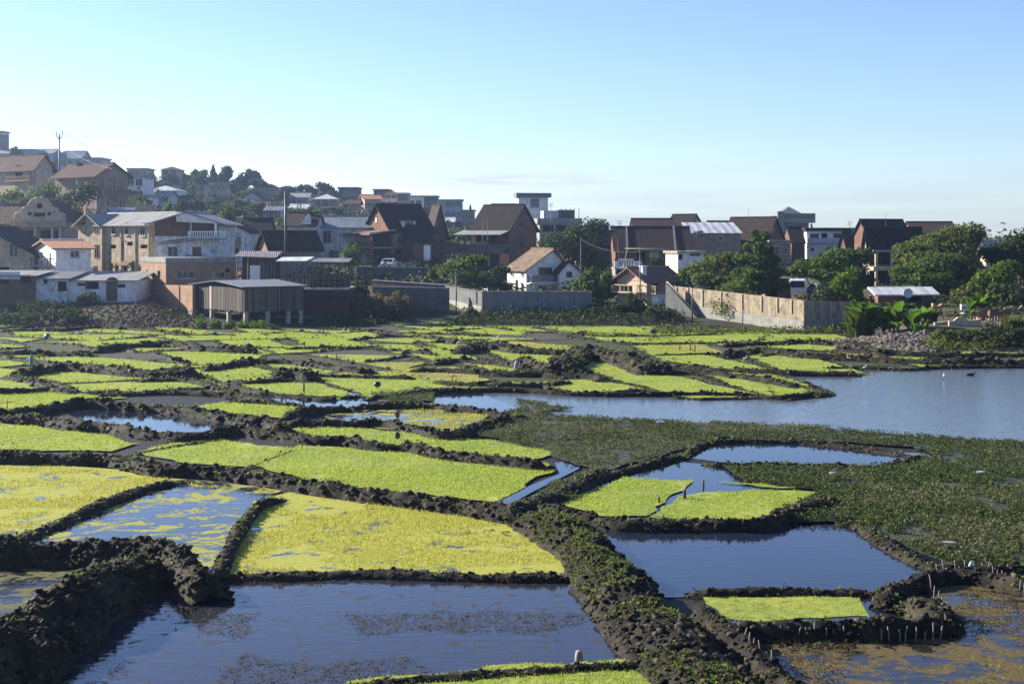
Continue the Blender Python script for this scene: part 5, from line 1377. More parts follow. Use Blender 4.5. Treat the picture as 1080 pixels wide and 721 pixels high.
h = House('back_house', 'house with a straight dark ridge roof and a red end wall behind the derelict house', 'house', 901, 915, 958, 212, 20, 290)
h.gable('x', B_RED, T_DARK, 246, 232.5, [], ra=.5, oh=.3, og=.3)
h = House('hidden_house', 'dark roofed house mostly hidden behind the broad tree at right', 'house', 966, 985, 1012, 215, 0, 285, d=9)
h.gable('x', B_BROWN, T_BROWN, 246, 235, [], ra=.5, oh=.3, og=.3)
h = House('pale_roof_house', 'small house with a pale sheet roof between the two right hand trees', 'house', 1034, 1040, 1062, 205, 10, 290)
h.gable('x', P_CREAM, R_SILVER, 264, 255, [('F', 1050, 270, 1, 1)], ra=.5, oh=.4, og=.4)
h.chimney(1038, 251, 3, P_TAN, .5, 1.2)
h = House('flat_white_house', 'small white box house with a flat pale roof and one dark window', 'house', 702, 715, 742, 186, 22, 303)
h.flat(P_WHITE, P_CREAM, 267, [('F', 713.5 + 4, 271, .7, .7, 'hole'), ('F', 733, 268, 1.6, .5, 'bl')], over=.25, t=.3)
h = House('balustrade_house', 'low house with a white balustraded terrace under a bare steel frame', 'house', 649, 660, 676, 176, 0, 300, d=6)
h.flat(P_GREY, P_CONC, 284, [('F', 655, 289, 1.0, 1.0, 'hole')], over=.1, t=.15)
zt_ = h.z(284) + .16
mb = MB(); x = .1
while x < h.w - .2: mb.box(x, x + .12, -.05, .07, zt_, zt_ + .9); x += .3
mb.box(-.1, h.w + .1, -.1, .12, zt_ + .9, zt_ + 1.15); mb.box(-.1, .35, -.1, .2, zt_, zt_ + 1.149); mb.box(h.w - .9, h.w + .1, -.1, .2, zt_, zt_ + 1.149); mb.build('balustrade', M_WHITE, h.o)
z1 = h.z(262.5)
for pts_ in ([(1.0, 1, zt_), (1.6, 1, z1), (h.w + 3.6, 1, z1 - .05)], [(h.w, 1, zt_), (h.w, 1, z1 - .07)], [(1.6, 5, z1), (h.w + 3.6, 5, z1)]):
    mb = MB(); mb.tube(pts_, .06, 5); mb.build('steel_bar', M_PALEWOOD, h.o)
# pink tiled cottage with veranda
h = House('veranda_cottage', 'pinkish cream cottage with a ribbed brown roof and a lit porch gable', 'house', 651, 682, 716, 150, 33, 318)
h.gable('x', P_CREAM, T_PINK, 296, 283, [('F', 692, 303, .9, 1.0, 'wd'), ('L', 663, 305, 1.3, .9, 'wd')], ra=.5, oh=.5, og=.7)
mb = MB(); mb.prism([(-.05, .3, h.zt), (-.05, h.d - .3, h.zt), (-.05, h.d * .5, h.ridge - .35)], (.046, 0, 0)); mb.build('gable_panel', P_PINK, h.o)
h.chimney(678.5, 281.5, 1.2, P_WHITE, .55, 1.0)
h.balcony('F', 684, 702, 304.5, 308, 1.2, P_CREAM, P_BROWN)
h.box('porch_base', .6, 3.2, -1.15, -.02, -1.5, h.face('F', 692, 309)[1] - .1, P_WHITE)
h.balcony('L', 653, 679, 303, 308, 1.0, P_CREAM, P_CREAM)

# yellow yard wall: long sunlit side and short shaded side
A_, B_ = W(705, 142), W(848, 122.5)
o = wall_run('yard_wall', 'long sunlit yellow yard wall on a grey block footing', 'wall', A_, B_, .6, .05, ZP(301, 142), ZP(317, 122.5), .22, P_YEL, 8, M_POST, None, m_block('grey_block_course', (.27, .255, .225), (.22, .21, .19), (.20, .19, .17)), .95)
o = wall_run('yard_wall', 'shaded yellowish end of the yard wall on a dark block footing', 'wall', (B_[0] + .02, B_[1]), W(930, 126), .05, .3, ZP(317, 122.5), ZP(319.5, 126), .22, P_YEL, 7, M_POST, None, m_block('grey_block_course', (.3,) * 3, (.3,) * 3, (.2,) * 3), .95)
mb = MB(); zc = gz(PX(700, 141), 141)
o = empty('ramp_wall', (PX(702, 140), 140, .3), math.atan2(-6, 4)); tag(o, 'sloping stair wall coming down at the left end of the yellow yard wall', 'wall')
mb.prism([(0, 0, -1), (4.6, 0, -1), (4.6, 0, .3), (.2, 0, 3.3), (0, 0, 3.3)], (0, .3, 0)); mb.build('wall', P_MID, o)
mb = MB(); mb.tube([(0, .15, 3.45), (.2, .15, 3.45), (4.6, .15, .45)], .08, 5); mb.build('coping', P_CREAM, o)
h = House('yellow_outhouse', 'small yellow outhouse behind the yard wall with a dark doorway', 'outhouse', 803, 808, 834, 152, 8, 318)
h.flat(P_YEL, P_CONC, 300, [('F', 815, 309, 1.0, 1.4, 'hole')], over=.2, t=.2)
h = House('red_brick_shed', 'low red brick shed with a white sheet roof carrying a satellite dish', 'shed', 922, 926, 984, 134, 6, 332)
h.lean(B_RED, R_WHITE, 310, 306, [('F', 965, 316, 1.3, .8, 'hole')], t=.14, oh=.5)
dz = h.z(309)
mb = MB(); cx_, cy_ = h.face('F', 955, 310)[0], -.7
for r0, r1, y0, y1 in ((0, .25, .16, .13), (.25, .45, .13, 0)):
    n_ = 16
    vs = [(cx_ + r * math.cos(6.283 * k / n_), cy_ + y, dz + r * math.sin(6.283 * k / n_)) for r, y in ((r0, y0), (r1, y1)) for k in range(n_)]
    mb.add(vs, [(k, (k + 1) % n_, n_ + (k + 1) % n_, n_ + k) for k in range(n_)])
mb.tube([(cx_, cy_ + .15, dz), (cx_, cy_ + .7, dz - .3)], .03, 5); mb.tube([(cx_, cy_ + .1, dz - .4), (cx_, cy_ - .4, dz - .05)], .015, 4)
tag(mb.build('satellite_dish', m_flat('dish_paint', (.5, .53, .56), .4), None, (h.o.location.x, h.o.location.y, h.o.location.z)), 'grey round satellite dish fixed to the front of the red brick shed', 'satellite dish').rotation_euler = h.o.rotation_euler
# ruins along the right bank
def ruin(name, label, cat, px0, px1, pyt, pyb, Y, mat, th=.35, rz=0, seed=1):
    r_ = random.Random(seed); x0, x1 = PX(px0, Y), PX(px1, Y); zb, zt_ = ZP(pyb, Y), ZP(pyt, Y)
    n_ = max(3, int((x1 - x0) / .35)); o = empty(name, (x0, Y, zb), rz); tag(o, label, cat)
    top = [((x1 - x0) * k / n_, 0, (zt_ - zb) * (1 - .28 * r_.random())) for k in range(n_ + 1)]
    mb = MB(); mb.prism([(0, 0, -1.5)] + [(x1 - x0, 0, -1.5)] + list(reversed(top)), (0, th, 0)); mb.build('wall', mat, o)
    mb = MB()
    for k in range(n_ * 2): 
        xx = r_.uniform(0, x1 - x0); s_ = r_.uniform(.08, .2); mb.box(xx, xx + s_ * 1.5, -.25 - s_, -.05, -.2, s_ * .8)
    mb.build('fallen_bricks', mat, o)
    return o
ruin('ruined_wall', 'broken orange brick pillar stump behind the banana plants', 'ruin', 984, 994, 319, 336, 122, B_ORANGE, .5, 0, 1)
ruin('ruined_wall', 'pale crumbling block wall standing at the water bank', 'ruin', 1001, 1034, 334, 350, 113, P_CREAM, .4, -.1, 2)
ruin('ruined_wall', 'low block remnant standing in front of the red shed', 'ruin', 986, 1000, 338, 347, 114, P_CONC, .4, 0, 6)
ruin('ruined_wall', 'tall brick and plaster ruin corner lit by the sun', 'ruin', 1031, 1046, 322, 342, 117, B_ORANGE, .6, .2, 3)
ruin('ruined_wall', 'grey roofless brick hut wall under the bright bush', 'ruin', 1044, 1066, 326, 345, 116, B_BROWN, .5, .1, 4)
ruin('ruined_wall', 'white patched wall piece between the ruins and the broad tree', 'ruin', 1014, 1026, 319, 331, 124, P_WHITE, .4, 0, 5)
ruin('ruined_wall', 'long grey back wall behind the ruins at the right edge', 'ruin', 1060, 1110, 322, 340, 122, P_BROWN, .3, 0, 9)
o = empty('garden_fence', (PX(1040, 112), 112, gz(PX(1040, 112), 112))); tag(o, 'small pale stick fence on the bank at the right edge', 'fence')
mb = MB()
for k in range(16): mb.box(k * .22, k * .22 + .06, 0, .05, -.3, .75 + .1 * math.sin(k * 5))
mb.box(-.05, 3.5, .052, .09, .45, .52); mb.build('pickets', M_PALEWOOD, o)

# ---------------- upper left hillside
h = House('tan_house', 'large cream house with a faded red roof at the upper left edge', 'house', -40, 38, 55, 252, -38, 200)
h.gable('x', P_CREAM, T_RED, 175, 166, [('F', 4, 180, 1.5, 1.6), ('F', 20, 182, 2.2, 2.6, 'hole'), ('F', 33, 183, 1.0, 2.2, 'wd')], ra=.5, oh=.8, og=.6)
h.balcony('F', 10, 36, 186, 190, 1.0, P_CREAM, P_BROWN)
h = House('brown_gable_house', 'big grey brown house with a maroon roof and a balcony on timber props', 'house', 58, 102, 135, 236, -40, 225)
h.gable('x', P_BROWN, T_RED, 184, 174, [('R', 107, 193, 1.0, 1.9, 'wd'), ('R', 117, 195, 1.6, 2.2, 'wd'), ('R', 127.5, 195, 1.0, 1.8, 'wd'), ('R', 113, 214, .8, 1.2), ('R', 128, 216, .9, 1.8, 'd'), ('F', 80, 190, 1.2, 1.4)], ra=.5, oh=.8, og=.7)
h.balcony('R', 103, 138, 201, 206, 1.6, P_BROWN, M_WOOD)
for px in (106, 120, 124, 135):
    u, z_ = h.face('R', px, 207); mb = MB(); mb.tube([h.P('R', u, -1, 1.4), h.P('R', u, z_ - .15, 1.4)], .09, 6); mb.build('prop', M_PALEWOOD, h.o)
h.chimney(70, 170, 3, P_DGREY, 1.0, 1.2)
# curved gable house
h = House('curly_gable_house', 'ornate house with a scrolled curved gable and a balustrade', 'house', 15, 42, 69, 198, 0, 262, d=10)
h.walls(P_BROWN, h.z(233), [('F', 30, 251, 1.6, 2.2, 'hole'), ('F', 50, 251, 2.0, 2.2, 'hole'), ('F', 60, 251, 1.0, 2.2, 'hole')])
zg = h.z(233); wd_ = h.w
prof = [(0, 0), (.02, .9), (.12, 1.1), (.16, 1.7), (.25, 1.85), (.30, 2.5), (.38, 3.0), (.5, 3.2), (.62, 3.0), (.70, 2.5), (.75, 1.85), (.84, 1.7), (.88, 1.1), (.98, .9), (1, 0)]
mb = MB(); mb.prism([(p[0] * wd_, -.1, zg + p[1]) for p in prof], (0, .35, 0)); gb = mb.build('curved_gable', P_CREAM, h.o)
mb = MB()
for k in range(len(prof) - 1):
    a, b_ = prof[k], prof[k + 1]
    mb.tube([(a[0] * wd_, 0, zg + a[1] + .05), (b_[0] * wd_, 0, zg + b_[1] + .05)], .14, 6)
mb.build('gable_coping', P_TAN, gb)
mb = MB(); mb.box(wd_ * .5 - .8, wd_ * .5 + .8, -.13, -.103, zg + .6, zg + 1.15)
for xx, zz, r0 in ((wd_ * .31, zg + 1.0, .28), (wd_ * .69, zg + 1.0, .28), (wd_ * .5, zg + 2.1, .42)): mb.prism([(xx + r0 * math.cos(6.283 * k / 10), -.13, zz + r0 * math.sin(6.283 * k / 10)) for k in range(10)], (0, .027, 0))
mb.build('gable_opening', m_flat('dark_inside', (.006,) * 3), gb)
k_ = 3.0; mb = MB(); mb.slab([(-.3, .3, zg - .1), (wd_ * .5, .3, zg + 2.9), (wd_ * .5, h.d, zg + 2.9), (-.3, h.d, zg - .1)], .14); mb.slab([(wd_ * .5 + .003, .3, zg + 2.9), (wd_ + .3, .3, zg - .1), (wd_ + .3, h.d, zg - .1), (wd_ * .5 + .003, h.d, zg + 2.9)], .14); h.roof = mb.build('roof', T_RED, h.o)
h.balcony('F', 15, 69, 233, 238, 1.4, P_TAN, P_CREAM)
for px in (20, 40, 58, 66):
    u, z_ = h.face('F', px, 239); h.box('porch_post', u - .14, u + .14, -1.35, -1.05, -2, z_ - .15, P_CREAM)
h = House('wing_house', 'long tan tiled wing at the left edge beside the scrolled gable', 'house', -40, 5, 15, 203, 0, 262, d=9)
h.gable('x', P_CREAM, T_TAN, 235, 216, [('F', 4, 242, 1.0, 1.2)], ra=.5, oh=.5, og=.2)
o = wall_run('garden_wall', 'pale beige garden wall on the slope right of the brown gabled house', 'wall', W(133, 225), W(164, 225), 9, 9, ZP(215.5, 225), ZP(216.5, 225), .3, P_PINK, 5, P_CREAM, P_CREAM)
h = House('small_shack', 'grey shack roof below the balcony of the brown gabled house', 'shack', 108, 112, 134, 215, 0, 240, d=4)
h.lean(P_GREY, R_BLUE, 224, 220, [('F', 120, 230, 1, 1, 'hole')])

# ---------------- hazy hillside houses
def far(name, label, x0, x1, yt, yb, Y, mat, rmat=None, style='flat', wins=(2, 1), th=0, d=9, rid=4, fk='w'):
    cx = x0 if th >= 0 else x1
    if th > 0: cx = x0 + (x1 - x0) * .3
    if th < 0: cx = x0 + (x1 - x0) * .7
    h = House(name, label, 'house', x0, cx, x1, Y, th, yb, d=d if th == 0 else None, sink=4)
    ye = yt if style == 'flat' else yt + rid
    f0 = cx if th > 0 else x0; f1 = cx if th < 0 else x1
    nx_, ny_ = wins; ws = []
    for j in range(ny_):
        for i in range(nx_):
            ws.append(('F', f0 + (f1 - f0) * (i + .5) / nx_, ye + (yb - ye) * (j + .42) / ny_, 1.5, 1.5, fk))
    if style == 'flat': h.flat(mat, rmat or P_CONC, ye + .5, ws, over=.35, t=.35)
    elif style == 'hip': h.hip(mat, rmat or T_RED, ye, yt, ws)
    else: h.gable(style, mat, rmat or T_RED, ye, yt, ws, oh=.6, og=.5)
    return h
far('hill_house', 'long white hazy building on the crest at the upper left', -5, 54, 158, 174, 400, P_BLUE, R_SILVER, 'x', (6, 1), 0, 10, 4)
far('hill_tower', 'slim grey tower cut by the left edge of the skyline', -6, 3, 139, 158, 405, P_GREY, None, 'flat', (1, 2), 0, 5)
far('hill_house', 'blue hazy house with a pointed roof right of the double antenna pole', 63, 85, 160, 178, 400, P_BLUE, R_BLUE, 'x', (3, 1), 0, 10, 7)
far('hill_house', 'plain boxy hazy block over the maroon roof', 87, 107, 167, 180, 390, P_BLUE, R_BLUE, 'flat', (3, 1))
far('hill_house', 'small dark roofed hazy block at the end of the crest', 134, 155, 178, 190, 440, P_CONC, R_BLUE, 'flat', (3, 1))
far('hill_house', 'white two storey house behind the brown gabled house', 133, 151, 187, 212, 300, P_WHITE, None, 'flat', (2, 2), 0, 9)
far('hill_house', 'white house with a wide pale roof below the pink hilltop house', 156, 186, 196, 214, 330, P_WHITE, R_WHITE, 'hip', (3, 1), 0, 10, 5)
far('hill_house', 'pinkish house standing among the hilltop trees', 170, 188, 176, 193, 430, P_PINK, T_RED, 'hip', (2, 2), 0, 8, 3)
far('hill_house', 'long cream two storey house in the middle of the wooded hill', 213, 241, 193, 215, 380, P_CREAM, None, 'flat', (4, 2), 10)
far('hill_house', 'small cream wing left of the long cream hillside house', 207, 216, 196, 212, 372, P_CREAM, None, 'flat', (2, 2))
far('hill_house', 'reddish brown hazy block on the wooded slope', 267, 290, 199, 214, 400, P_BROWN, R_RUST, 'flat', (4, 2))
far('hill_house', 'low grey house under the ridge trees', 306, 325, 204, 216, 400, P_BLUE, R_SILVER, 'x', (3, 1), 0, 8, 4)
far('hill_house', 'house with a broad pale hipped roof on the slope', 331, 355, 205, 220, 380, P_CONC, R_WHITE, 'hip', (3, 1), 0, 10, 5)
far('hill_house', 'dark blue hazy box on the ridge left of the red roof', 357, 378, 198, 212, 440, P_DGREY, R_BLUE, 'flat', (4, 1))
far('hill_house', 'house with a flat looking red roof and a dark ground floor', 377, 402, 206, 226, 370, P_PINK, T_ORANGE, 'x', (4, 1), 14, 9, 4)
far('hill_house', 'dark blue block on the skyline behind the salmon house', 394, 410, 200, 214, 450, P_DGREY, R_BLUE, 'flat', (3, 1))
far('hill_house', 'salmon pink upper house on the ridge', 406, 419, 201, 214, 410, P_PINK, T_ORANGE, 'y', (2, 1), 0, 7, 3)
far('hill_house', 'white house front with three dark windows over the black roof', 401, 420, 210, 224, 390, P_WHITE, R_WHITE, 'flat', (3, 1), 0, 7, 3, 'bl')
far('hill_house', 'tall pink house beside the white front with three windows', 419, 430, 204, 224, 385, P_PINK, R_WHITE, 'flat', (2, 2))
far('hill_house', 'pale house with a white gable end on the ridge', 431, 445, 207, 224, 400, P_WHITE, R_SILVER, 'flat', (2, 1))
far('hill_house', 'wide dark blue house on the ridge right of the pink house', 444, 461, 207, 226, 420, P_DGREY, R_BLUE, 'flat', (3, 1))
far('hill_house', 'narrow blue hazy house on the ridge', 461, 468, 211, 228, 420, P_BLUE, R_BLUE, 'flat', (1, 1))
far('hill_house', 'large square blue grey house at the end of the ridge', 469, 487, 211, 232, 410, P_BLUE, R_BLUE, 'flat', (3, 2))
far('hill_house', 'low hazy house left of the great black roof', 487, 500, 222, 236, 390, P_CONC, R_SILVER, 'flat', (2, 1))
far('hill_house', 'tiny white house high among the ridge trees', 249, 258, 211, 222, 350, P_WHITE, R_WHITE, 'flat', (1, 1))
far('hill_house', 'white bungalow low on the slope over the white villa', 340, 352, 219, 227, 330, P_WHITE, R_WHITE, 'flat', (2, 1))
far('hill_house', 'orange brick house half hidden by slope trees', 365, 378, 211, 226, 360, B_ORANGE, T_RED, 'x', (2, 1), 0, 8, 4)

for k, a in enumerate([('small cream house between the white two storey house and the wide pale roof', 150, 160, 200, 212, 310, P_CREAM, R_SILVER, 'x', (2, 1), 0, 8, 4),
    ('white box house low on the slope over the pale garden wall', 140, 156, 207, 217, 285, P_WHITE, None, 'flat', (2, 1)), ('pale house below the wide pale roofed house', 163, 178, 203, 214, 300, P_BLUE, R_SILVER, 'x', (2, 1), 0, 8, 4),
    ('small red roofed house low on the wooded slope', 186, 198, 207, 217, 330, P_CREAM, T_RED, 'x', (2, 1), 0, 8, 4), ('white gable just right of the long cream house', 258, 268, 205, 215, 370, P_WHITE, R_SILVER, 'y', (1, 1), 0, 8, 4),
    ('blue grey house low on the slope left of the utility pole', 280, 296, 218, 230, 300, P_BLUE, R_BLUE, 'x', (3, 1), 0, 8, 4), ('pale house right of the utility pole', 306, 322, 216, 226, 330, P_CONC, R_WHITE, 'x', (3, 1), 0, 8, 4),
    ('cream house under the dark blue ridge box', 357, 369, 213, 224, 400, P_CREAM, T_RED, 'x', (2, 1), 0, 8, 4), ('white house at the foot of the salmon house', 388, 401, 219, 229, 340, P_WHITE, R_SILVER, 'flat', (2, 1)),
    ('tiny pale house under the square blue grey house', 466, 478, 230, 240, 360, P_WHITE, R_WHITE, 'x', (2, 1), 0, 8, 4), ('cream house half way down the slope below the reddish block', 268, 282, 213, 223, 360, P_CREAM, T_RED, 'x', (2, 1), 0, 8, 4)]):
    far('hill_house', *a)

for nm, lb, x0, cx, x1, Y, th, pb, wm, rm, pe, pr in (
    ('brick_house', 'brown brick house peeping out behind the large dense dark tree', 590, 604, 652, 238, 20, 282, B_BROWN, T_BROWN, 259, 244),
    ('brick_house', 'dark roofed house between the huge spreading tree and the right edge tree', 1008, 1018, 1042, 236, 25, 285, B_RED, T_DARK, 257, 245),
    ('brick_house', 'low dark house at the far right edge behind the trees', 1060, 1066, 1110, 225, 12, 290, B_BROWN, T_BROWN, 262, 250),
    ('brick_house', 'brick house filling the gap left of the dark gable beside the grey tower house', 742, 752, 772, 260, 20, 280, B_RED, T_DARK, 246, 234),
    ('brick_house', 'small dark roofed house just left of the derelict house', 886, 892, 908, 228, 25, 290, B_BROWN, T_DARK, 256, 245)):
    h = House(nm, lb, 'house', x0, cx, x1, Y, th, pb)
    h.gable('x', wm, rm, pe, pr, [('F', cx + (x1 - cx) * .3, pe + 8, 1.1, 1.3, 'wd'), ('F', cx + (x1 - cx) * .72, pe + 8, 1.1, 1.3, 'wd')], ra=.5, oh=.4, og=.3)
# ================================================================== TREES AND PLANTS
L_DARK = m_leaf('dark_leaf', (.018, .030, .012), (.055, .080, .028), .25)
L_MID = m_leaf('mid_leaf', (.032, .058, .014), (.10, .15, .034), .42)
L_BRIGHT = m_leaf('bright_leaf', (.045, .085, .012), (.12, .19, .03), .45)
L_OLIVE = m_leaf('olive_leaf', (.045, .060, .018), (.13, .15, .045), .42)
L_DRY = m_leaf('dry_leaf', (.10, .08, .045), (.22, .17, .10), .3)
L_FAR = m_leaf('far_leaf', (.030, .048, .022), (.090, .115, .050), .3)
L_BANANA = m_leaf('banana_leaf', (.05, .10, .012), (.13, .22, .03), .5, .4)
BARK = m_flat('bark', (.075, .055, .042), .9, .2, .35, 4)
BARK_G = m_flat('grey_bark', (.15, .13, .11), .9, .2, .35, 4)
def leaf_cloud(name, C, Rr, n, size, mat, rng, parent, hollow=.55):
    """leaves spread through ellipsoid lobes C (k,3) with radii Rr (k,3), thinner towards the middle"""
    k = len(C); vol = np.prod(Rr, 1); p = vol ** (2 / 3); p /= p.sum()
    idx = rng.choice(k, n, p=p)
    d = rng.normal(size=(n, 3)); d /= np.linalg.norm(d, axis=1)[:, None]
    r = hollow + (1 - hollow) * rng.random(n) ** .7
    r *= 1 + .22 * vnoise(d * 2.2 + idx[:, None] * 7.1, 5)
    P = C[idx] + d * Rr[idx] * r[:, None]
    s = size * (.55 + .9 * rng.random(n))
    # leaf plane: mostly facing outward and up, with scatter
    nrm = d + np.array([0, 0, .5]) + rng.normal(size=(n, 3)) * .75; nrm /= np.linalg.norm(nrm, axis=1)[:, None]
    t = rng.normal(size=(n, 3)); u = np.cross(nrm, t); u /= np.maximum(np.linalg.norm(u, axis=1), 1e-6)[:, None]; v = np.cross(nrm, u)
    a, b_ = s[:, None] * .5, s[:, None] * .3
    V = np.stack([P - u * a, P + v * b_, P + u * a, P - v * b_], 1).reshape(-1, 3)
    return np_mesh(name, V, 4, np.arange(4 * n), mat, False, parent)
def make_tree(name, label, loc, h, w, kind='round', mat=None, n=2600, leaf=.34, seed=1, group=None, cat='tree', trunk=True, bark=None):
    rng = np.random.default_rng(seed); r_ = random.Random(seed)
    o = empty(name, loc); tag(o, label, cat, group)
    mat = mat or L_MID; R_ = w / 2
    C, RR = [], []
    if kind == 'round':
        k = 19
        for i in range(k):
            th = i * 2.4 + r_.uniform(-.4, .4); el = -.95 + 1.9 * ((i * .618) % 1); q = R_ * r_.uniform(.45, .80)
            C.append((math.cos(th) * q * math.cos(el * 1.1), math.sin(th) * q * math.cos(el * 1.1), h * .53 + el * h * .33)); RR.append([R_ * r_.uniform(.26, .44)] * 2 + [h * r_.uniform(.09, .16)])
        C.append((0, 0, h * .62)); RR.append([R_ * .5, R_ * .5, h * .26])
        tb = h * .45
    elif kind == 'layers':
        nl = 5
        for j in range(nl):
            z = h * (.30 + .64 * j / (nl - 1)); q = R_ * (1.0 - .62 * (j / (nl - 1)) ** 1.3)
            for i in range(7 - j):
                th = i * 6.283 / (7 - j) + j + r_.uniform(-.3, .3)
                C.append((math.cos(th) * q * .62, math.sin(th) * q * .62, z + r_.uniform(-.03, .03) * h)); RR.append([q * r_.uniform(.36, .58), q * r_.uniform(.36, .58), h * r_.uniform(.06, .10)])
        tb = h * .8
    elif kind == 'umbrella':
        for i in range(15):
            th = i * 2.4; q = R_ * math.sqrt((i + .5) / 15) * .85
            C.append((math.cos(th) * q, math.sin(th) * q, h * (.80 - .30 * (q / R_) ** 2) + r_.uniform(-.05, .05) * h)); RR.append([R_ * r_.uniform(.24, .36)] * 2 + [h * r_.uniform(.07, .12)])
        tb = h * .6
    elif kind == 'cone':
        for j in range(9):
            z = h * (.16 + .80 * j / 8); q = R_ * (1 - (j / 8.6) ** 1.2)
            for i in range(5):
                th = i * 1.257 + j * .7; f_ = r_.uniform(.35, .72); C.append((math.cos(th) * q * f_, math.sin(th) * q * f_, z + r_.uniform(-.04, .04) * h)); RR.append([q * r_.uniform(.32, .52) + .15] * 2 + [h * r_.uniform(.04, .07)])
        tb = h * .7
    else:   # shrub: down to the ground
        for i in range(11):
            th = i * 2.4; q = R_ * math.sqrt((i + .3) / 11) * .75
            zc = h * r_.uniform(.28, .66) * (1 - .4 * q / R_)
            C.append((math.cos(th) * q, math.sin(th) * q, zc)); RR.append([R_ * r_.uniform(.26, .4)] * 2 + [max(zc * .75, h * .22)])
        tb = h * .25
    C, RR = np.array(C), np.array(RR)
    if trunk:
        mb = MB(); tr = max(.07, h * .022)
        mb.tube([(0, 0, -.8), (r_.uniform(-.05, .05) * h * .3, 0, tb * .5), (0, r_.uniform(-.03, .03) * h, tb)], [tr * 1.3, tr, tr * .6], 7)
        for i in range(0, len(C), 2):
            c = C[i]; z0 = tb * r_.uniform(.4, .95)
            mb.tube([(0, 0, z0), (c[0] * .5, c[1] * .5, z0 + (c[2] - z0) * .65), (c[0], c[1], c[2])], [tr * .5, tr * .32, tr * .12], 5)
        mb.build('trunk', bark or BARK, o, uv=False, recalc=False)
    leaf_cloud('crown', C, RR, n, leaf, mat, rng, o)
    return o
def T(name, label, px, pyt, wpx, Y, kind, mat, n=2600, leaf=.34, seed=1, pyb=None, **kw):
    x = PX(px, Y); z = gz(x, Y) if pyb is None else ZP(pyb, Y)
    return make_tree(name, label, (x, Y, z), ZP(pyt, Y) - z, wpx * Y / F, kind, mat, n, leaf, seed, **kw)

T('broad_tree', 'large dense dark green tree between the grey flats and the brown roofs', 615, 223, 80, 205, 'round', L_DARK, 7000, .42, 11)
T('broad_tree', 'bushy olive green tree rising behind the yard wall by the white box house', 755, 260, 84, 152, 'round', L_OLIVE, 6500, .36, 12)
T('layered_tree', 'tall dark green tree with tiered branches behind the yard wall', 800, 244, 62, 148, 'layers', L_MID, 8500, .38, 13)
T('umbrella_tree', 'wide flat topped bright green tree in front of the white flats', 876, 257, 92, 150, 'round', L_MID, 8500, .38, 14)
T('small_tree', 'small light green feathery tree at the right end of the yard wall', 896, 278, 40, 138, 'round', L_BRIGHT, 2200, .30, 15)
T('broad_tree', 'dark tree filling the gap between the flat topped tree and the derelict house', 905, 258, 50, 165, 'round', L_DARK, 3600, .40, 16)
T('broad_tree', 'huge spreading olive tree in front of the derelict house', 1002, 230, 116, 150, 'round', L_OLIVE, 12000, .42, 17)
T('broad_tree', 'lower dark bough covered tree beneath the huge spreading tree', 985, 262, 90, 142, 'round', L_MID, 7000, .38, 18)
T('broad_tree', 'dark tree cut by the right edge of the picture with a layered top', 1076, 234, 84, 152, 'round', L_DARK, 6000, .42, 19)
T('big_bush', 'bright green rounded bush tree over the ruins at right', 1058, 270, 60, 130, 'round', L_BRIGHT, 6500, .34, 20)
T('dark_bush', 'dark bush mass behind the ruins under the bright bush', 1075, 292, 60, 126, 'shrub', L_DARK, 2600, .32, 21)
T('dark_bush', 'shady bush between the spreading tree and the bright bush', 1022, 296, 40, 128, 'shrub', L_OLIVE, 1800, .30, 22)
T('leafy_bush', 'sunlit green tree beside the porch of the black roofed house', 492, 264, 62, 168, 'round', L_MID, 5200, .34, 23)
T('leafy_bush', 'dark green bush right of the sunlit porch tree', 524, 276, 40, 172, 'round', L_DARK, 1800, .34, 24)
T('leafy_bush', 'small rounded bush left of the sunlit porch tree', 459, 277, 18, 172, 'round', L_OLIVE, 900, .30, 25)
T('leafy_bush', 'low dark bush under the sunlit porch tree', 463, 292, 28, 165, 'shrub', L_DARK, 1300, .30, 26)
T('palm_bush', 'dark spiky bush right of the white gabled house', 629, 281, 52, 156, 'shrub', L_MID, 4200, .42, 27)
T('dark_bush', 'dark bushes on the shaded bank under the spiky bush', 640, 311, 50, 139, 'shrub', L_DARK, 2200, .30, 28)
T('dark_bush', 'dark shrub at the foot of the veranda cottage steps', 668, 306, 34, 138, 'shrub', L_DARK, 1500, .28, 29)
T('dark_bush', 'low dark growth under the porch of the veranda cottage', 695, 322, 36, 134, 'shrub', L_DARK, 1300, .26, 30)
T('leafy_bush', 'dark bush under the steel frame by the long brown roof', 690, 268, 30, 180, 'round', L_DARK, 1500, .34, 31)
T('leafy_bush', 'pale green shrub in front of the small white box house', 722, 277, 22, 152, 'shrub', L_BRIGHT, 1000, .30, 32)
T('leafy_bush', 'green bush at the foot of the tiered tree', 776, 290, 60, 141, 'shrub', L_OLIVE, 3200, .28, 33)
T('leafy_bush', 'dark bush on the yard wall corner under the flat topped tree', 880, 294, 70, 141, 'shrub', L_DARK, 3600, .30, 34)
T('hill_tree', 'dense dark tree before the tan house at the upper left', 42, 188, 60, 222, 'round', L_MID, 2600, .46, 35)
T('hill_tree', 'leafy tree in front of the brown gabled house', 82, 186, 62, 218, 'round', L_DARK, 3600, .46, 36)
T('hill_tree', 'drooping green tree right of the scrolled gable', 80, 206, 34, 206, 'shrub', L_OLIVE, 1600, .40, 37)
T('hill_tree', 'shady tree at the left edge under the tan house', 8, 194, 50, 225, 'round', L_MID, 1800, .46, 38)
T('hill_tree', 'dark tree under the balcony of the brown gabled house', 100, 205, 36, 212, 'shrub', L_DARK, 1800, .40, 39)
T('hill_tree', 'bright topped tree behind the gable of the white terrace house', 236, 213, 26, 205, 'round', L_MID, 1500, .40, 40)
T('hill_tree', 'small dark tree right of the pale beige garden wall', 175, 207, 18, 225, 'round', L_BRIGHT, 1000, .42, 41)
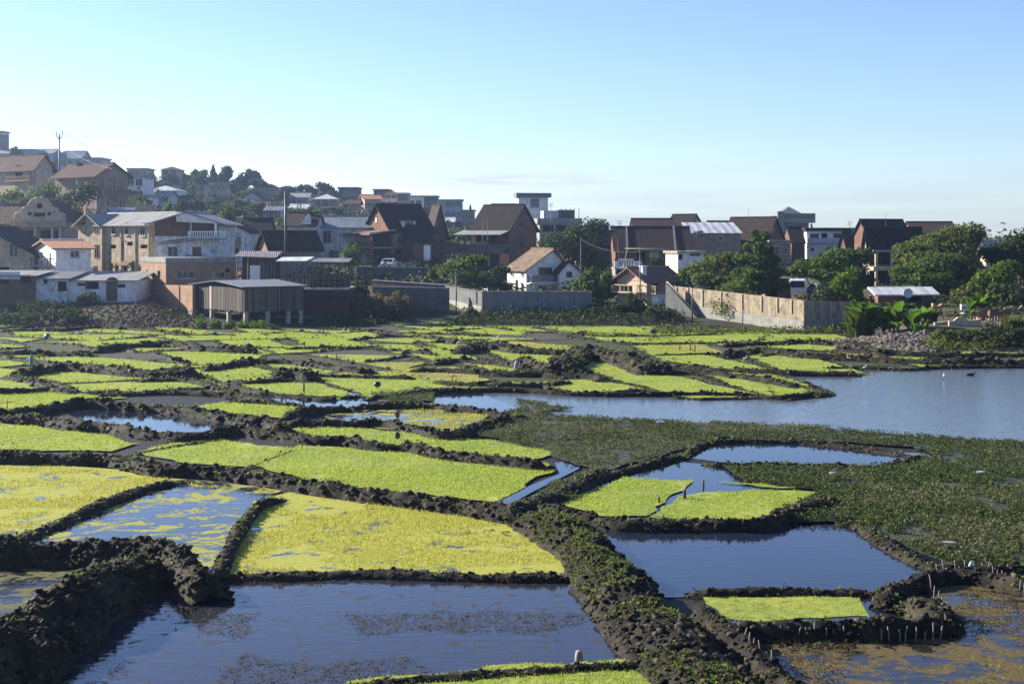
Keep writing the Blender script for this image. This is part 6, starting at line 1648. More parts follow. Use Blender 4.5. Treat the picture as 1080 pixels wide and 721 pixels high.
T('hill_tree', 'dark bush between the old tiled house and the white villa', 290, 236, 22, 195, 'shrub', L_DARK, 900, .38, 42)
T('leafy_bush', 'green bush between the blue roofed house and the brick mansion veranda', 368, 246, 22, 190, 'shrub', L_MID, 1400, .34, 43)
T('dark_bush', 'dark ivy clad bank right of the brick terrace', 378, 288, 26, 150, 'shrub', L_DARK, 1200, .30, 44)
T('dry_bush', 'dry straw coloured bush beside the shaded brick terrace', 386, 297, 40, 142, 'shrub', L_DRY, 2600, .26, 45, pyb=336)
T('dry_bush', 'brownish dry bush in front of the lower retaining wall', 416, 306, 36, 142, 'shrub', L_DRY, 2200, .26, 46, pyb=336)
T('dark_bush', 'dark undergrowth at the water bank below the dry bushes', 398, 318, 60, 139, 'shrub', L_DARK, 2200, .26, 47, pyb=340)
T('leafy_bush', 'green scrub at the corner post of the grey boundary wall', 497, 322, 26, 137, 'shrub', L_OLIVE, 900, .24, 48)
T('leafy_bush', 'sprawling thorn bush before the long whitewashed house', 93, 301, 28, 142, 'shrub', L_OLIVE, 700, .22, 49)
T('leafy_bush', 'dark hedge under the orange roofed small house', 50, 278, 30, 149, 'shrub', L_DARK, 900, .26, 50)
T('dark_bush', 'dark scrub at the water edge in the lower left shade', 18, 322, 70, 131, 'shrub', L_DARK, 1800, .24, 51)
T('dark_bush', 'low dark scrub left of the reddish earth slope', 72, 322, 60, 131.5, 'shrub', L_DARK, 1500, .24, 52)
T('dark_bush', 'thin dark weeds in front of the low brick shed', 40, 312, 60, 138, 'shrub', L_DARK, 900, .22, 53)
T('creeper', 'straggling creeper hanging over the middle of the yard wall', 768, 302, 40, 133.5, 'shrub', L_OLIVE, 900, .22, 54)
# low bright growth round the shed posts
for k, (px, pt, w_) in enumerate([(212, 332, 14), (228, 333, 16), (243, 335, 14), (258, 336, 18), (272, 333, 26), (290, 341, 14)]):
    T('low_plant', ['leafy weed clump at the left corner post of the plank shed', 'leafy weed clump between the left posts of the plank shed', 'small leafy clump under the middle of the plank shed', 'leafy clump at the near corner post of the plank shed', 'widest leafy clump in front of the plank shed', 'low clump right of the plank shed in shade'][k],
      px, pt, w_, 127.5 - .1 * k, 'shrub', L_BRIGHT, 500, .2, 60 + k, pyb=349, cat='plant', group='weed clumps by the plank shed', trunk=True)
# reeds at the end of the yard wall and right bank
def grass_clump(name, label, px, pyt, wpx, Y, mat, n=420, seed=1, cat='plant'):
    rng = np.random.default_rng(seed); x = PX(px, Y); z = gz(x, Y); h = ZP(pyt, Y) - z; w = wpx * Y / F
    o = empty(name, (x, Y, z)); tag(o, label, cat)
    a = rng.random(n) * 6.283; r = np.sqrt(rng.random(n)) * w * .38
    base = np.stack([np.cos(a) * r, np.sin(a) * r, np.full(n, -.1)], 1)
    L = h * (.6 + .4 * rng.random(n)); b2 = a + rng.normal(size=n) * .5; out_ = L * (.12 + .3 * rng.random(n))
    mid = base + np.stack([np.cos(b2) * out_ * .35, np.sin(b2) * out_ * .35, L * .65], 1)
    tip = base + np.stack([np.cos(b2) * out_, np.sin(b2) * out_, L * .95], 1)
    s = np.stack([-np.sin(b2 + .8), np.cos(b2 + .8), 0 * a], 1) * .035
    V = np.stack([base - s, base + s, mid + s * 1.2, tip, mid - s * 1.2], 1).reshape(-1, 3)
    np_mesh('blades', V, 5, np.arange(5 * n), mat, False, o)
    return o
grass_clump('reed_clump', 'tall reeds at the shaded end of the yard wall', 908, 322, 32, 115, L_OLIVE, 1100, 71)
grass_clump('reed_clump', 'upright reeds standing beside the smaller banana plant', 981, 322, 16, 116, L_OLIVE, 500, 72)
grass_clump('reed_clump', 'reeds at the far right edge of the bank', 1072, 329, 34, 108, L_OLIVE, 900, 73)
for px, w_, Y, mt, sd in ((1040, 60, 105, L_DARK, 74), (1000, 40, 107, L_OLIVE, 75), (1070, 40, 104, L_DARK, 76)):
    T('bank_bush', {74: 'dark bank scrub below the pale ruins', 75: 'olive scrub on the bank left of the pale ruins', 76: 'dark bank scrub at the right edge'}[sd], px, 338 + (sd == 75) * 6, w_, Y, 'shrub', mt, 1600, .22, sd, cat='bush')
def banana(name, label, px, pyt, Y, nst, seed, spread=1.0):
    r_ = random.Random(seed); x = PX(px, Y); z = gz(x, Y); H_ = ZP(pyt, Y) - z
    o = empty(name, (x, Y, z)); tag(o, label, 'plant', 'banana plants on the right bank')
    for k in range(nst):
        bx, by = r_.uniform(-1, 1) * spread, r_.uniform(-.6, .6) * spread; hs = H_ * r_.uniform(.18, .42)
        mb = MB(); mb.tube([(bx, by, -.3), (bx + .05, by, hs)], [.13, .08], 7); mb.build('stem', m_flat('banana_stem', (.12, .14, .05), .7), o)
        ml = MB()
        hs0 = hs
        for i in range(12):
            a = i * 2.4 + r_.uniform(-.3, .3); L = H_ * r_.uniform(.5, .85); up = r_.uniform(.85, 1.45); hs = hs0
            if i > 6: hs, L, up = hs0 * .35, H_ * r_.uniform(.4, .6), r_.uniform(.6, 1.2)
            pts = []
            for q in range(7):
                t = q / 6; rr = L * t * math.cos(up) * (.75 + .45 * t); zz = hs + L * (math.sin(up) * t - .30 * t * t)
                pts.append(Vector((bx + math.cos(a) * rr, by + math.sin(a) * rr, zz)))
            sd = Vector((-math.sin(a), math.cos(a), 0)); vs = []
            for q, p in enumerate(pts):
                wv = L * .19 * math.sin(math.pi * min(1, (q + .35) / 6.6)); vs += [p - sd * wv + Vector((0, 0, wv * .5)), p, p + sd * wv + Vector((0, 0, wv * .5))]
            fs = []
            for q in range(6): fs += [(3 * q, 3 * q + 1, 3 * q + 4, 3 * q + 3), (3 * q + 1, 3 * q + 2, 3 * q + 5, 3 * q + 4)]
            ml.add(vs, fs, 0, True)
        ml.build('leaves', L_BANANA, o, recalc=False)
banana('banana_plant', 'large clump of banana plants in front of the red shed', 928, 312, 114, 6, 1, 1.9)
banana('banana_plant', 'banana plant with pale upright leaves right of the large clump', 946, 315, 113, 4, 2, 1.2)
banana('banana_plant', 'smaller banana plant standing on the rubble heap', 969, 322, 110.5, 3, 3, .7)
banana('banana_plant', 'banana plant growing among the ruins under the bright bush', 1029, 306, 118, 4, 4, 1.0)

# hillside trees: eight crowns made once, then placed one by one
PROTO = []
for k in range(8):
    PROTO.append(make_tree('hill_tree', 'tree', (0, -500, 0), 8, 8, ['round', 'round', 'umbrella', 'round', 'round', 'cone', 'round', 'umbrella'][k], L_FAR, 1500, 1.05, 200 + k))
HT = [  # column, top row, width in px, distance, which crown, label
    (215, 176, 24, 440, 0, 'round dark tree on the skyline over the long cream house'), (203, 176, 18, 446, 1, 'rounded tree at the left end of the wooded skyline'),
    (236, 172, 24, 450, 3, 'tallest tree of the wooded skyline'), (225, 174, 20, 446, 5, 'pointed tree beside the tallest skyline tree'), (258, 176, 36, 448, 4, 'wide dome shaped tree on the skyline'), (275, 185, 28, 440, 6, 'sloping tree at the right shoulder of the skyline woods'),
    (290, 193, 24, 440, 1, 'lower tree right of the skyline woods'), (303, 194, 22, 450, 2, 'flat topped tree on the ridge over the low grey house'), (314, 193, 18, 450, 0, 'small round tree on the ridge'), (327, 193, 20, 450, 3, 'ridge tree above the broad pale hipped roof'),
    (342, 190, 26, 440, 4, 'tall ridge tree left of the dark blue box'), (352, 196, 20, 436, 1, 'dense tree beside the dark blue box'), (367, 205, 20, 375, 6, 'round tree in front of the red roofed house'), (180, 182, 20, 430, 4, 'bushy tree round the pink hilltop house'),
    (192, 180, 20, 436, 6, 'dense tree right of the pink hilltop house'), (160, 180, 22, 430, 0, 'tree left of the pink hilltop house'), (146, 186, 16, 420, 1, 'small tree by the dark roofed block'), (170, 190, 26, 390, 3, 'tree above the wide pale roof'),
    (206, 192, 22, 400, 7, 'shrubby tree left of the long cream house'), (200, 200, 22, 360, 0, 'tree below the left wing of the long cream house'), (222, 208, 34, 330, 4, 'broad pale green tree below the long cream house'), (250, 208, 30, 340, 6, 'broad hazy tree under the skyline dome'),
    (207, 211, 34, 300, 1, 'big rounded sunlit tree on the lower slope'), (242, 216, 40, 300, 3, 'wide hazy tree above the bright topped tree'), (270, 212, 34, 320, 0, 'dome shaped hazy tree below the reddish block'), (262, 198, 30, 400, 2, 'tree mass left of the reddish block'),
    (290, 213, 24, 330, 6, 'tree right of the dome shaped tree'), (312, 214, 26, 340, 4, 'tree below the low grey house'), (325, 217, 24, 320, 1, 'tree under the broad pale hipped roof'), (300, 203, 22, 400, 3, 'tree between the reddish block and the low grey house'),
    (356, 216, 24, 330, 0, 'tree left of the orange brick slope house'), (385, 222, 26, 300, 6, 'tree below the red roofed house'), (440, 222, 24, 360, 4, 'hazy tree under the pale ridge houses'), (478, 228, 22, 380, 1, 'hazy tree under the square blue house'),
    (496, 216, 10, 430, 5, 'thin pointed tree at the right end of the ridge'), (20, 152, 20, 395, 4, 'dark tree behind the long white crest building'), (56, 165, 14, 380, 6, 'tree right of the long white crest building'), (118, 172, 20, 380, 0, 'tree behind the maroon roof on the crest'),
    (150, 205, 18, 280, 3, 'tree beside the white two storey house'), (188, 208, 22, 270, 6, 'tree below the wide pale roofed house'), (430, 226, 20, 300, 0, 'tree behind the ridge of the brick mansion'), (486, 240, 30, 280, 2, 'hazy tree in the gap right of the tall steep gable'), (475, 252, 26, 255, 6, 'dark tree in the gap beside the tall steep gable'),
    (345, 205, 18, 395, 7, 'small tree behind the white bungalow'), (282, 203, 20, 405, 5, 'pointed tree by the reddish block'), (246, 190, 22, 420, 1, 'tree behind the right end of the long cream house'),
]
first = set()
for (px, pt, w_, Y, k, lb) in HT:
    p = PROTO[k]
    if k in first: o = copy_tree(p)
    else: o = p; first.add(k)
    x = PX(px, Y); z = gz(x, Y); hh = max(ZP(pt, Y) - z, 3.0)
    o.location = (x, Y, z); sx = w_ * Y / F / 8.0
    o.scale = (sx, sx, hh / 8.0); o.rotation_euler = (0, 0, (px * 1.7) % 6.28)
    tag(o, lb, 'tree', 'trees on the hazy hillside')
for k in range(8):
    if k not in first:
        for ch in list(PROTO[k].children): bpy.data.objects.remove(ch)
        bpy.data.objects.remove(PROTO[k])
# undergrowth of the hill and the banks
rng = np.random.default_rng(99)
def scrub(name, label, n, pxr, Yr, size, mat, per, dens=None, zmax=.9):
    px = rng.uniform(pxr[0], pxr[1], n); Y = Yr[0] + (Yr[1] - Yr[0]) * rng.random(n) ** .8
    x = (px - 540) / F * Y; z = ground_z(x, Y)
    cl = fbm(np.stack([x / 9, Y / 9, 0 * x], 1), 61, 3)
    ok = cl > (dens if dens is not None else -.1)
    P = np.stack([x, Y, z + rng.random(n) * zmax * (.4 + np.clip(cl, 0, 1) * 1.6)], 1)[ok]
    o = leaves_at(name, P, size, mat, rng, per, .3, None, 2.2); tag(o, label, 'undergrowth', kind='stuff')
scrub('hill_scrub', 'hazy green undergrowth covering the hillside between the houses', 26000, (-30, 520), (260, 520), 1.0, L_FAR, 3, -.25, 3.0)
scrub('far_woods', 'far line of low woods closing the view behind the right hand houses', 9000, (520, 1160), (270, 420), 1.1, L_FAR, 3, -.35, 4.0)
scrub('town_scrub', 'dark undergrowth between the nearer houses', 12000, (-30, 1100), (150, 260), .55, L_DARK, 3, -.05, 1.2)
scrub('bank_scrub', 'dark growth along the shaded bank below the houses', 9000, (330, 720), (129, 150), .24, L_DARK, 3, -.1, .7)
scrub('bank_scrub', 'mixed green growth along the sunny foot of the yard wall', 2600, (690, 900), (119, 128), .24, L_OLIVE, 3, -.1, .45)
scrub('right_bank_scrub', 'olive growth over the right hand bank', 1300, (975, 1100), (102, 110), .22, L_OLIVE, 3, -.05, .45)
scrub('left_bank_scrub', 'sparse dark growth on the shaded slope at the lower left of the town', 2600, (-60, 215), (129, 146), .22, L_DARK, 3, .08, .4)
scrub('yard_scrub', 'scattered green growth behind the right bank ruins', 2500, (890, 1100), (118, 145), .3, L_DARK, 3, .0, .6)
# ================================================================== SMALL THINGS
# rubble heap on the right bank
n_ = 2600
px = rng.uniform(880, 990, n_); Y = rng.uniform(103, 113, n_) + (930 - px) * .03; x = (px - 540) / F * Y
z = ground_z(x, Y) + .05
o = lumps('rubble', np.stack([x, Y, z, .06 + .16 * rng.random(n_) ** 2], 1), m_flat('rubble_stone', (.125, .105, .09), .9, .2, .6, .35), rng, .6)
tag(o, 'grey heap of rubble and broken brick on the right bank', 'rubble', kind='stuff')
n_ = 1500
px = 30 + 180 * rng.random(n_) ** .6; Y = rng.uniform(127, 140, n_); x = (px - 540) / F * Y
o = lumps('earth_rubble', np.stack([x, Y, ground_z(x, Y) + .03, .05 + .16 * rng.random(n_) ** 2], 1), m_flat('reddish_earth', (.13, .085, .06), .95, .1, .4, .4), rng, .6)
tag(o, 'reddish earth and brick rubble on the slope below the brick yard wall', 'rubble', kind='stuff')

# stakes holding the mud wall of the brown plot
PALE = m_flat('bleached_stake', (.26, .23, .19), .85, .2, .35, 9)
def stake_mesh(seed):
    r_ = random.Random(seed); mb = MB(); h = r_.uniform(.20, .32)
    mb.tube([(0, 0, -.2), (r_.uniform(-.01, .01), 0, h * .5), (r_.uniform(-.02, .02), r_.uniform(-.02, .02), h)], [.017, .015, .010], 6)
    return mb
SP = [stake_mesh(k).build('stake', PALE) for k in range(5)]
used = set()
def place_stakes(line, n, h0, label, group, zb=0.0, seed=0):
    r_ = random.Random(seed); P = np.array([G(a, b_)[:2] for a, b_ in line])
    d = np.concatenate([[0], np.cumsum(np.linalg.norm(np.diff(P, axis=0), axis=1))])
    for k in range(n):
        s_ = d[-1] * (k + .5 + r_.uniform(-.22, .22)) / n; i = r_.randrange(5)
        if i in used: o = SP[i].copy(); col.objects.link(o)
        else: o = SP[i]; used.add(i)
        o.location = (np.interp(s_, d, P[:, 0]), np.interp(s_, d, P[:, 1]), zb); o.rotation_euler = (r_.uniform(-.15, .15), r_.uniform(-.15, .15), r_.uniform(0, 6)); sc_ = h0 * r_.uniform(.75, 1.2); o.scale = (1, 1, sc_)
        tag(o, label, 'stake', group)
place_stakes([(790, 674), (840, 675), (910, 675), (960, 676), (997, 674)], 22, .85, 'short pale stake in the straight row holding the near mud wall', 'stakes along the straight near mud wall', .05, 1)
place_stakes([(997, 672), (1001, 660), (994, 645), (986, 632), (980, 622), (984, 612), (1000, 605)], 12, .9, 'pale stake in the curved row round the end of the mud wall', 'stakes round the end of the mud wall', .1, 2)
place_stakes([(1004, 604), (1022, 603), (1042, 608), (1062, 618), (1082, 632)], 14, .8, 'pale stake in the far row along the brown plot', 'stakes along the far bank of the brown plot', .12, 3)
place_stakes([(774, 668), (782, 682), (792, 692), (805, 702), (818, 712)], 9, 1.1, 'leaning stake on the side of the broad mud bank', 'stakes along the broad bank', .1, 4)

# sticks and posts out in the plots
STICK = m_flat('dark_stick', (.06, .05, .04), .9)
def stick(label, px, pyt, pyb, r=.025, lean=.04, mat=None, cross=False, cat='stick', name='field_stick', bag=None):
    x, Y, _ = G(px, pyb); h = ZP(pyt, Y)
    o = empty(name, (x, Y, 0)); tag(o, label, cat)
    mb = MB(); mb.tube([(0, 0, -.2), (lean * h * .4, 0, h * .5), (lean * h, 0, h)], [r * 1.2, r, r * .8], 6); mb.build('pole', mat or STICK, o)
    if cross: mb = MB(); mb.tube([(-.3, 0, h * .72), (.3, .02, h * .75)], [r * .8, r * .8], 5); mb.build('crossbar', mat or STICK, o)
    if bag:
        c, sz = bag; mb = MB(); rg = random.Random(int(px))
        rings = [(0, .35), (.2, .8), (.5, 1.0), (.8, .75), (1.0, .2)]; vs, fs = [], []
        for i, (t, q) in enumerate(rings):
            for k in range(9):
                a = 6.283 * k / 9; rr = sz[0] * q * (.8 + .4 * rg.random()); vs.append((lean * h * .9 + rr * math.cos(a) + t * sz[2], rr * math.sin(a) * .7, h - sz[1] + sz[1] * t))
        for i in range(4):
            for k in range(9): fs.append((i * 9 + k, i * 9 + (k + 1) % 9, i * 9 + 9 + (k + 1) % 9, i * 9 + 9 + k))
        mb.add(vs, fs + [tuple(range(9)), tuple(range(36, 45))], 0, True); mb.build('bag', c, o)
    return o
BAG_B = m_flat('blue_plastic', (.06, .16, .42), .4, .5, .3); BAG_W = m_flat('white_plastic', (.65, .65, .68), .5, .5, .2); BAG_D = m_flat('dark_cloth', (.05, .06, .08), .9); BAG_R = m_flat('red_brown_cloth', (.26, .10, .06), .9); BAG_P = m_flat('mauve_cloth', (.34, .28, .42), .8); BAG_C = m_flat('teal_cloth', (.13, .24, .30), .8)
stick('scarecrow with a bright blue bag tied to a leaning stick', 46, 351, 362, .03, .25, None, True, 'scarecrow', 'scarecrow', (BAG_B, (.26, .5, .15)))
stick('slim scarecrow draped in teal cloth among the far left plots', 33, 373, 386, .03, .02, None, False, 'scarecrow', 'scarecrow', (BAG_C, (.13, .8, 0)))
stick('scarecrow wearing a red brown cloth in the flooded plot', 418.5, 432, 441, .03, .05, None, True, 'scarecrow', 'scarecrow', (BAG_R, (.14, .36, 0)))
stick('stumpy dark scarecrow standing on the mud bank', 419, 455, 464, .04, .02, None, False, 'scarecrow', 'scarecrow', (BAG_D, (.12, .3, 0)))
stick('dark umbrella shaped scarecrow on a thin stick near the yard wall', 689, 347, 357, .03, .0, None, True, 'scarecrow', 'scarecrow', (BAG_D, (.34, .35, 0)))
stick('mauve rag hanging from a stick beside the spoil heap', 544, 380, 391, .03, .1, None, False, 'scarecrow', 'scarecrow', (BAG_P, (.16, .7, 0)))
stick('blue white rag on a stake at the far row of stakes', 1024, 591, 603, .02, .08, None, False, 'scarecrow', 'scarecrow', (m_flat('pale_blue_rag', (.30, .45, .55), .7), (.08, .24, 0)))
stick('black post with a block head in the middle plot', 320.5, 404, 414, .05, 0, None, False); stick('short black stick standing in the pale water strip', 297, 417, 424, .05, 0); stick('second stick in the pale water strip', 320, 418, 425, .05, 0)
stick('thin tall stick by the low ridge between the green plots', 318.5, 449, 474, .018, .0); stick('dark stump post in the right green plot', 722, 516, 527, .05, .0); stick('thin stick left of the stump post in the right plot', 695, 523, 531, .03, 0)
stick('thin stick at the back edge of the right green plot', 742, 506, 513, .03, 0); stick('little twig stuck in the bank of the blue pond', 826, 613, 620, .012, .2)
stick('pale stump post on the bank of the near flooded plot', 610.5, 686, 697, .075, .0, PALE); stick('black stick in the water beyond the mud flat', 355, 373, 381, .04, 0); stick('stick among the far plots right of the dark ridge', 107, 345, 351, .04, .1)
for px, a, b_, lb in ((717, 362, 370, 'left'), (728, 361, 370, 'middle'), (733, 363, 370, 'right')): stick('dark stick in the brown strip, %s one of three' % lb, px, a, b_, .04, 0)
stick('dry reddish seedling tree in the pale yellow plot', 477, 394, 404, .03, .1, m_flat('dry_twig', (.22, .13, .10), .9), True); stick('spindly dry plant in the left green plot', 7, 421, 433, .025, .1, m_flat('dry_twig', (.22, .13, .10), .9), True)
mb = MB(); x, Y, _ = G(398, 411); mb.ball((0, 0, .2), (.2, .18, .16)); mb.tube([(0, 0, -.1), (0, 0, .1)], .03); tag(mb.build('black_bucket', m_flat('black_plastic', (.01, .01, .012), .4), None, (x, Y, .1)), 'small black bundle lying in the middle green plot', 'bundle')

# egrets
EG = m_flat('egret_feathers', (.82, .82, .80), .7, .3, .06); EGB = m_flat('egret_bill', (.45, .30, .06), .5); EGL = m_flat('egret_legs', (.05, .05, .045), .6)
def egret(label, px, pyb, hpx, face=0.0, bend=0):
    x, Y, _ = G(px, pyb, .05); H_ = .85 * hpx * Y / F; k = H_ / .62
    o = empty('egret', (x, Y, .05), face); tag(o, label, 'bird', 'white egrets in the fields')
    mb = MB()
    pts = [(-.24, 0, .27), (-.16, 0, .31), (-.04, 0, .35), (.08, 0, .38), (.14, 0, .44), (.12, 0, .50), (.15, 0, .56), (.19, 0, .60), (.235, 0, .605)]
    if bend: pts = pts[:4] + [(.17, 0, .40), (.22, 0, .34), (.27, 0, .28), (.30, 0, .24), (.335, 0, .22)]
    mb.tube([tuple(c * k for c in p) for p in pts], [r * k for r in (.015, .06, .085, .075, .035, .024, .024, .034, .012)], 8)
    mb.build('body', EG, o, recalc=False)
    e = pts[-1]; d = pts[-1][2] - pts[-2][2]
    mb = MB(); mb.tube([tuple(c * k for c in e), ((e[0] + .09) * k, 0, (e[2] - .01 + d * 1.5) * k)], [.011 * k, .003 * k], 5); mb.build('bill', EGB, o, recalc=False)
    for s_ in (-.03, .03):
        mb = MB(); mb.tube([(-.02 * k, s_ * k, .30 * k), (-.01 * k, s_ * k, .15 * k), (-.03 * k, s_ * k, -.05 * k)], .009 * k, 5); mb.build('leg', EGL, o, recalc=False)
for a in [('egret standing on the leftmost far dike, near a dark stick', 50, 344, 6, 0.4, 0), ('upright egret in the far left plot below the earth slope', 82, 354, 6, 2.8, 0), ('egret bending down just right of the upright far left one', 93, 354, 4.5, .2, 1), ('egret beside a tuft in front of the earth slope', 139.5, 353, 5.5, 0, 0),
          ('egret feeding right of the one beside the tuft', 148.5, 356, 5, .5, 1), ('left egret of the pair in the shade of the brick terrace', 362, 350, 5, 0, 0), ('right egret of the pair in the shade of the brick terrace', 367.5, 349.5, 4, 2.6, 1), ('egret by the small dark mound in mid field', 483, 364, 6, 0, 0),
          ('tall egret on the grey mud flat', 525.5, 358, 6.5, .3, 0), ('egret on the bank in front of the yard wall', 786, 381, 7, 0, 0), ('white egret in the weeds at the lake edge', 912, 391, 8, .4, 0), ('egret in the far plot right of the lake corner', 895.5, 381, 8, 2.9, 0), ('egret wading in the lake', 995.5, 399, 7, 1.2, 0), ('egret at the end of the pale strip below the yard wall', 835, 377, 4.5, .2, 1)]:
    egret(*a)
mb = MB()
mb.ball((0, 0, .05), (.28, .14, .1)); mb.tube([(.22, 0, .08), (.3, 0, .2), (.36, 0, .22)], [.05, .03, .04], 7); x, Y, _ = G(1023, 396)
tag(mb.build('duck', m_flat('dark_feathers', (.02, .018, .016), .7), None, (x, Y, .02)), 'dark duck floating on the lake under the right bank', 'bird')
# litter
for lb, px, py, c, s_ in (('white scrap of plastic on the weed mat near the lake', 697, 451, (.6, .6, .62), .2), ('pale board lying on the weeds left of the lake edge', 1000, 582, (.3, .28, .25), .22), ('white lump of litter in the floating weeds', 1034, 505, (.6, .6, .58), .16), ('flat pale scrap among the right hand weeds', 878, 507, (.35, .33, .3), .14)):
    x, Y, _ = G(px, py); r_ = random.Random(px); mb = MB(); pts_ = [(s_ * (.7 + .5 * r_.random()) * math.cos(6.283 * k / 7), s_ * .5 * (.7 + .5 * r_.random()) * math.sin(6.283 * k / 7), .03 + .05 * r_.random()) for k in range(7)]
    mb.prism(pts_, (0, 0, .04)); tag(mb.build('litter_scrap', m_flat('litter_%d' % px, c, .6), None, (x, Y, .18)), lb, 'litter')

# poles, wires, aerials
def pole(name, label, px, pyt, pyb, Y, r=.11, cat='pole', mat=None, arms=None):
    x = PX(px, Y); zb = gz(x, Y) - .5; zt = ZP(pyt, Y)
    o = empty(name, (x, Y, zb)); tag(o, label, cat)
    mb = MB(); mb.tube([(0, 0, 0), (.02, 0, (zt - zb) * .5), (0, 0, zt - zb)], [r * 1.25, r, r * .75], 8); mb.build('shaft', mat or M_STEEL, o)
    if arms == 'fork':
        h = zt - zb
        for s_ in (-1, 1):
            mb = MB(); mb.tube([(0, 0, h - 1.0), (s_ * .5, 0, h - .2), (s_ * .6, 0, h + .5)], .07, 6); mb.build('arm', M_STEEL, o)
        for xx in (-.6, 0, .6):
            mb = MB(); mb.tube([(xx, 0, h + (.5 if xx else .0)), (xx, 0, h + (.8 if xx else .3))], [.1, .06], 7); mb.build('insulator', M_WHITE, o)
    if arms == 'cross':
        h = zt - zb; mb = MB(); mb.box(-.7, .7, -.06, .06, h - .5, h - .38); mb.build('arm', M_STEEL, o)
    if arms == 'aerial':
        h = zt - zb
        for k in range(4): 
            mb = MB(); mb.tube([(-.5 + .05 * k, 0, h - .15 - .22 * k), (.5 - .05 * k, 0, h - .15 - .22 * k)], .02, 4); mb.build('rod', M_STEEL, o)
    return o
pole('power_pole', 'forked power pole standing over the maroon roof', 62.5, 142, 175, 262, .16, arms='fork')
pole('utility_pole', 'plain dark utility pole in front of the white villa', 301, 201, 262, 172, .15)
pole('light_mast', 'tall thin mast between the spiky bush and the veranda cottage', 675, 263, 318, 143, .055)
pole('light_mast', 'thin mast in front of the large dense dark tree', 612.5, 250, 300, 170, .05)
pole('thin_post', 'thin post rising over the grey boundary wall corner', 481, 287, 308, 142, .05)
pole('wall_post', 'leaning post stuck at the foot of the yard wall', 730, 303, 338, 133, .06)
pole('roof_aerial', 'aerial over the long brown roof', 653.5, 232, 245, 214, .035, 'aerial', None, 'aerial')
pole('roof_aerial', 'thin aerial above the steep end gable house', 789.5, 220, 235, 240, .03, 'aerial'); pole('roof_aerial', 'aerial on the white flats by the derelict house', 896, 233, 245, 248, .035, 'aerial', None, 'aerial')
pole('roof_aerial', 'aerial on the roof in front of the derelict house', 934, 225, 240, 186, .025, 'aerial'); pole('roof_aerial', 'left mast in front of the huge black roof', 509, 231, 262, 212, .04, 'mast'); pole('roof_aerial', 'right mast in front of the huge black roof', 514, 229, 262, 212, .04, 'mast')
pole('roof_aerial', 'aerial on the terrace of the grey flats', 581, 214, 232, 283, .05, 'aerial', None, 'aerial')
def wire(label, A, B, sag, r=.02):
    A, B = Vector(A), Vector(B); mb = MB(); pts_ = []
    for k in range(17):
        t = k / 16; p = A.lerp(B, t); p.z -= sag * 4 * t * (1 - t); pts_.append(p)
    mb.tube(pts_, r, 5, cap=False); tag(mb.build('power_line', M_STEEL), label, 'cable')
zt = ZP(140, 262)
wire('power line running left from the forked pole', (PX(62, 262), 262, zt), (PX(-80, 300), 300, ZP(131, 300)), 1.0, .03)
wire('power line falling right from the forked pole over the hill', (PX(63, 262), 262, zt), (PX(175, 330), 330, ZP(172, 330)), 1.5, .03)
wire('cable slung from the utility pole to the brick mansion', (PX(301, 172), 172, ZP(206, 172)), (PX(388, 206), 206, ZP(232, 206)), 1.0, .02)
wire('cable from the thin mast across the dark tree', (PX(612, 170), 170, ZP(252, 170)), (PX(675, 143), 143, ZP(265, 143)), .6, .018)

for lb, a, Ya, pa, b_, Yb, pb in (('cable slung between the white villa and the utility pole', 301, 172, 210, 340, 214, 238), ('cable running from the utility pole to the terrace house', 301, 172, 208, 238, 156, 236), ('cable from the forked pole down to the brown gabled house', 62.5, 262, 150, 118, 232, 178), ('cable from the mast by the dark tree to the long brown roof', 612.5, 170, 251, 655, 207, 244), ('cable crossing over the yard to the steep end gable house', 675, 143, 264, 765, 231, 252), ('cable from the white flats to the derelict house', 896, 248, 238, 925, 185, 262), ('sagging cable between the brick mansion and the black roofed house', 470, 222, 246, 500, 222, 248)):
    wire(lb, (PX(a, Ya), Ya, ZP(pa, Ya)), (PX(b_, Yb), Yb, ZP(pb, Yb)), .8, .018)
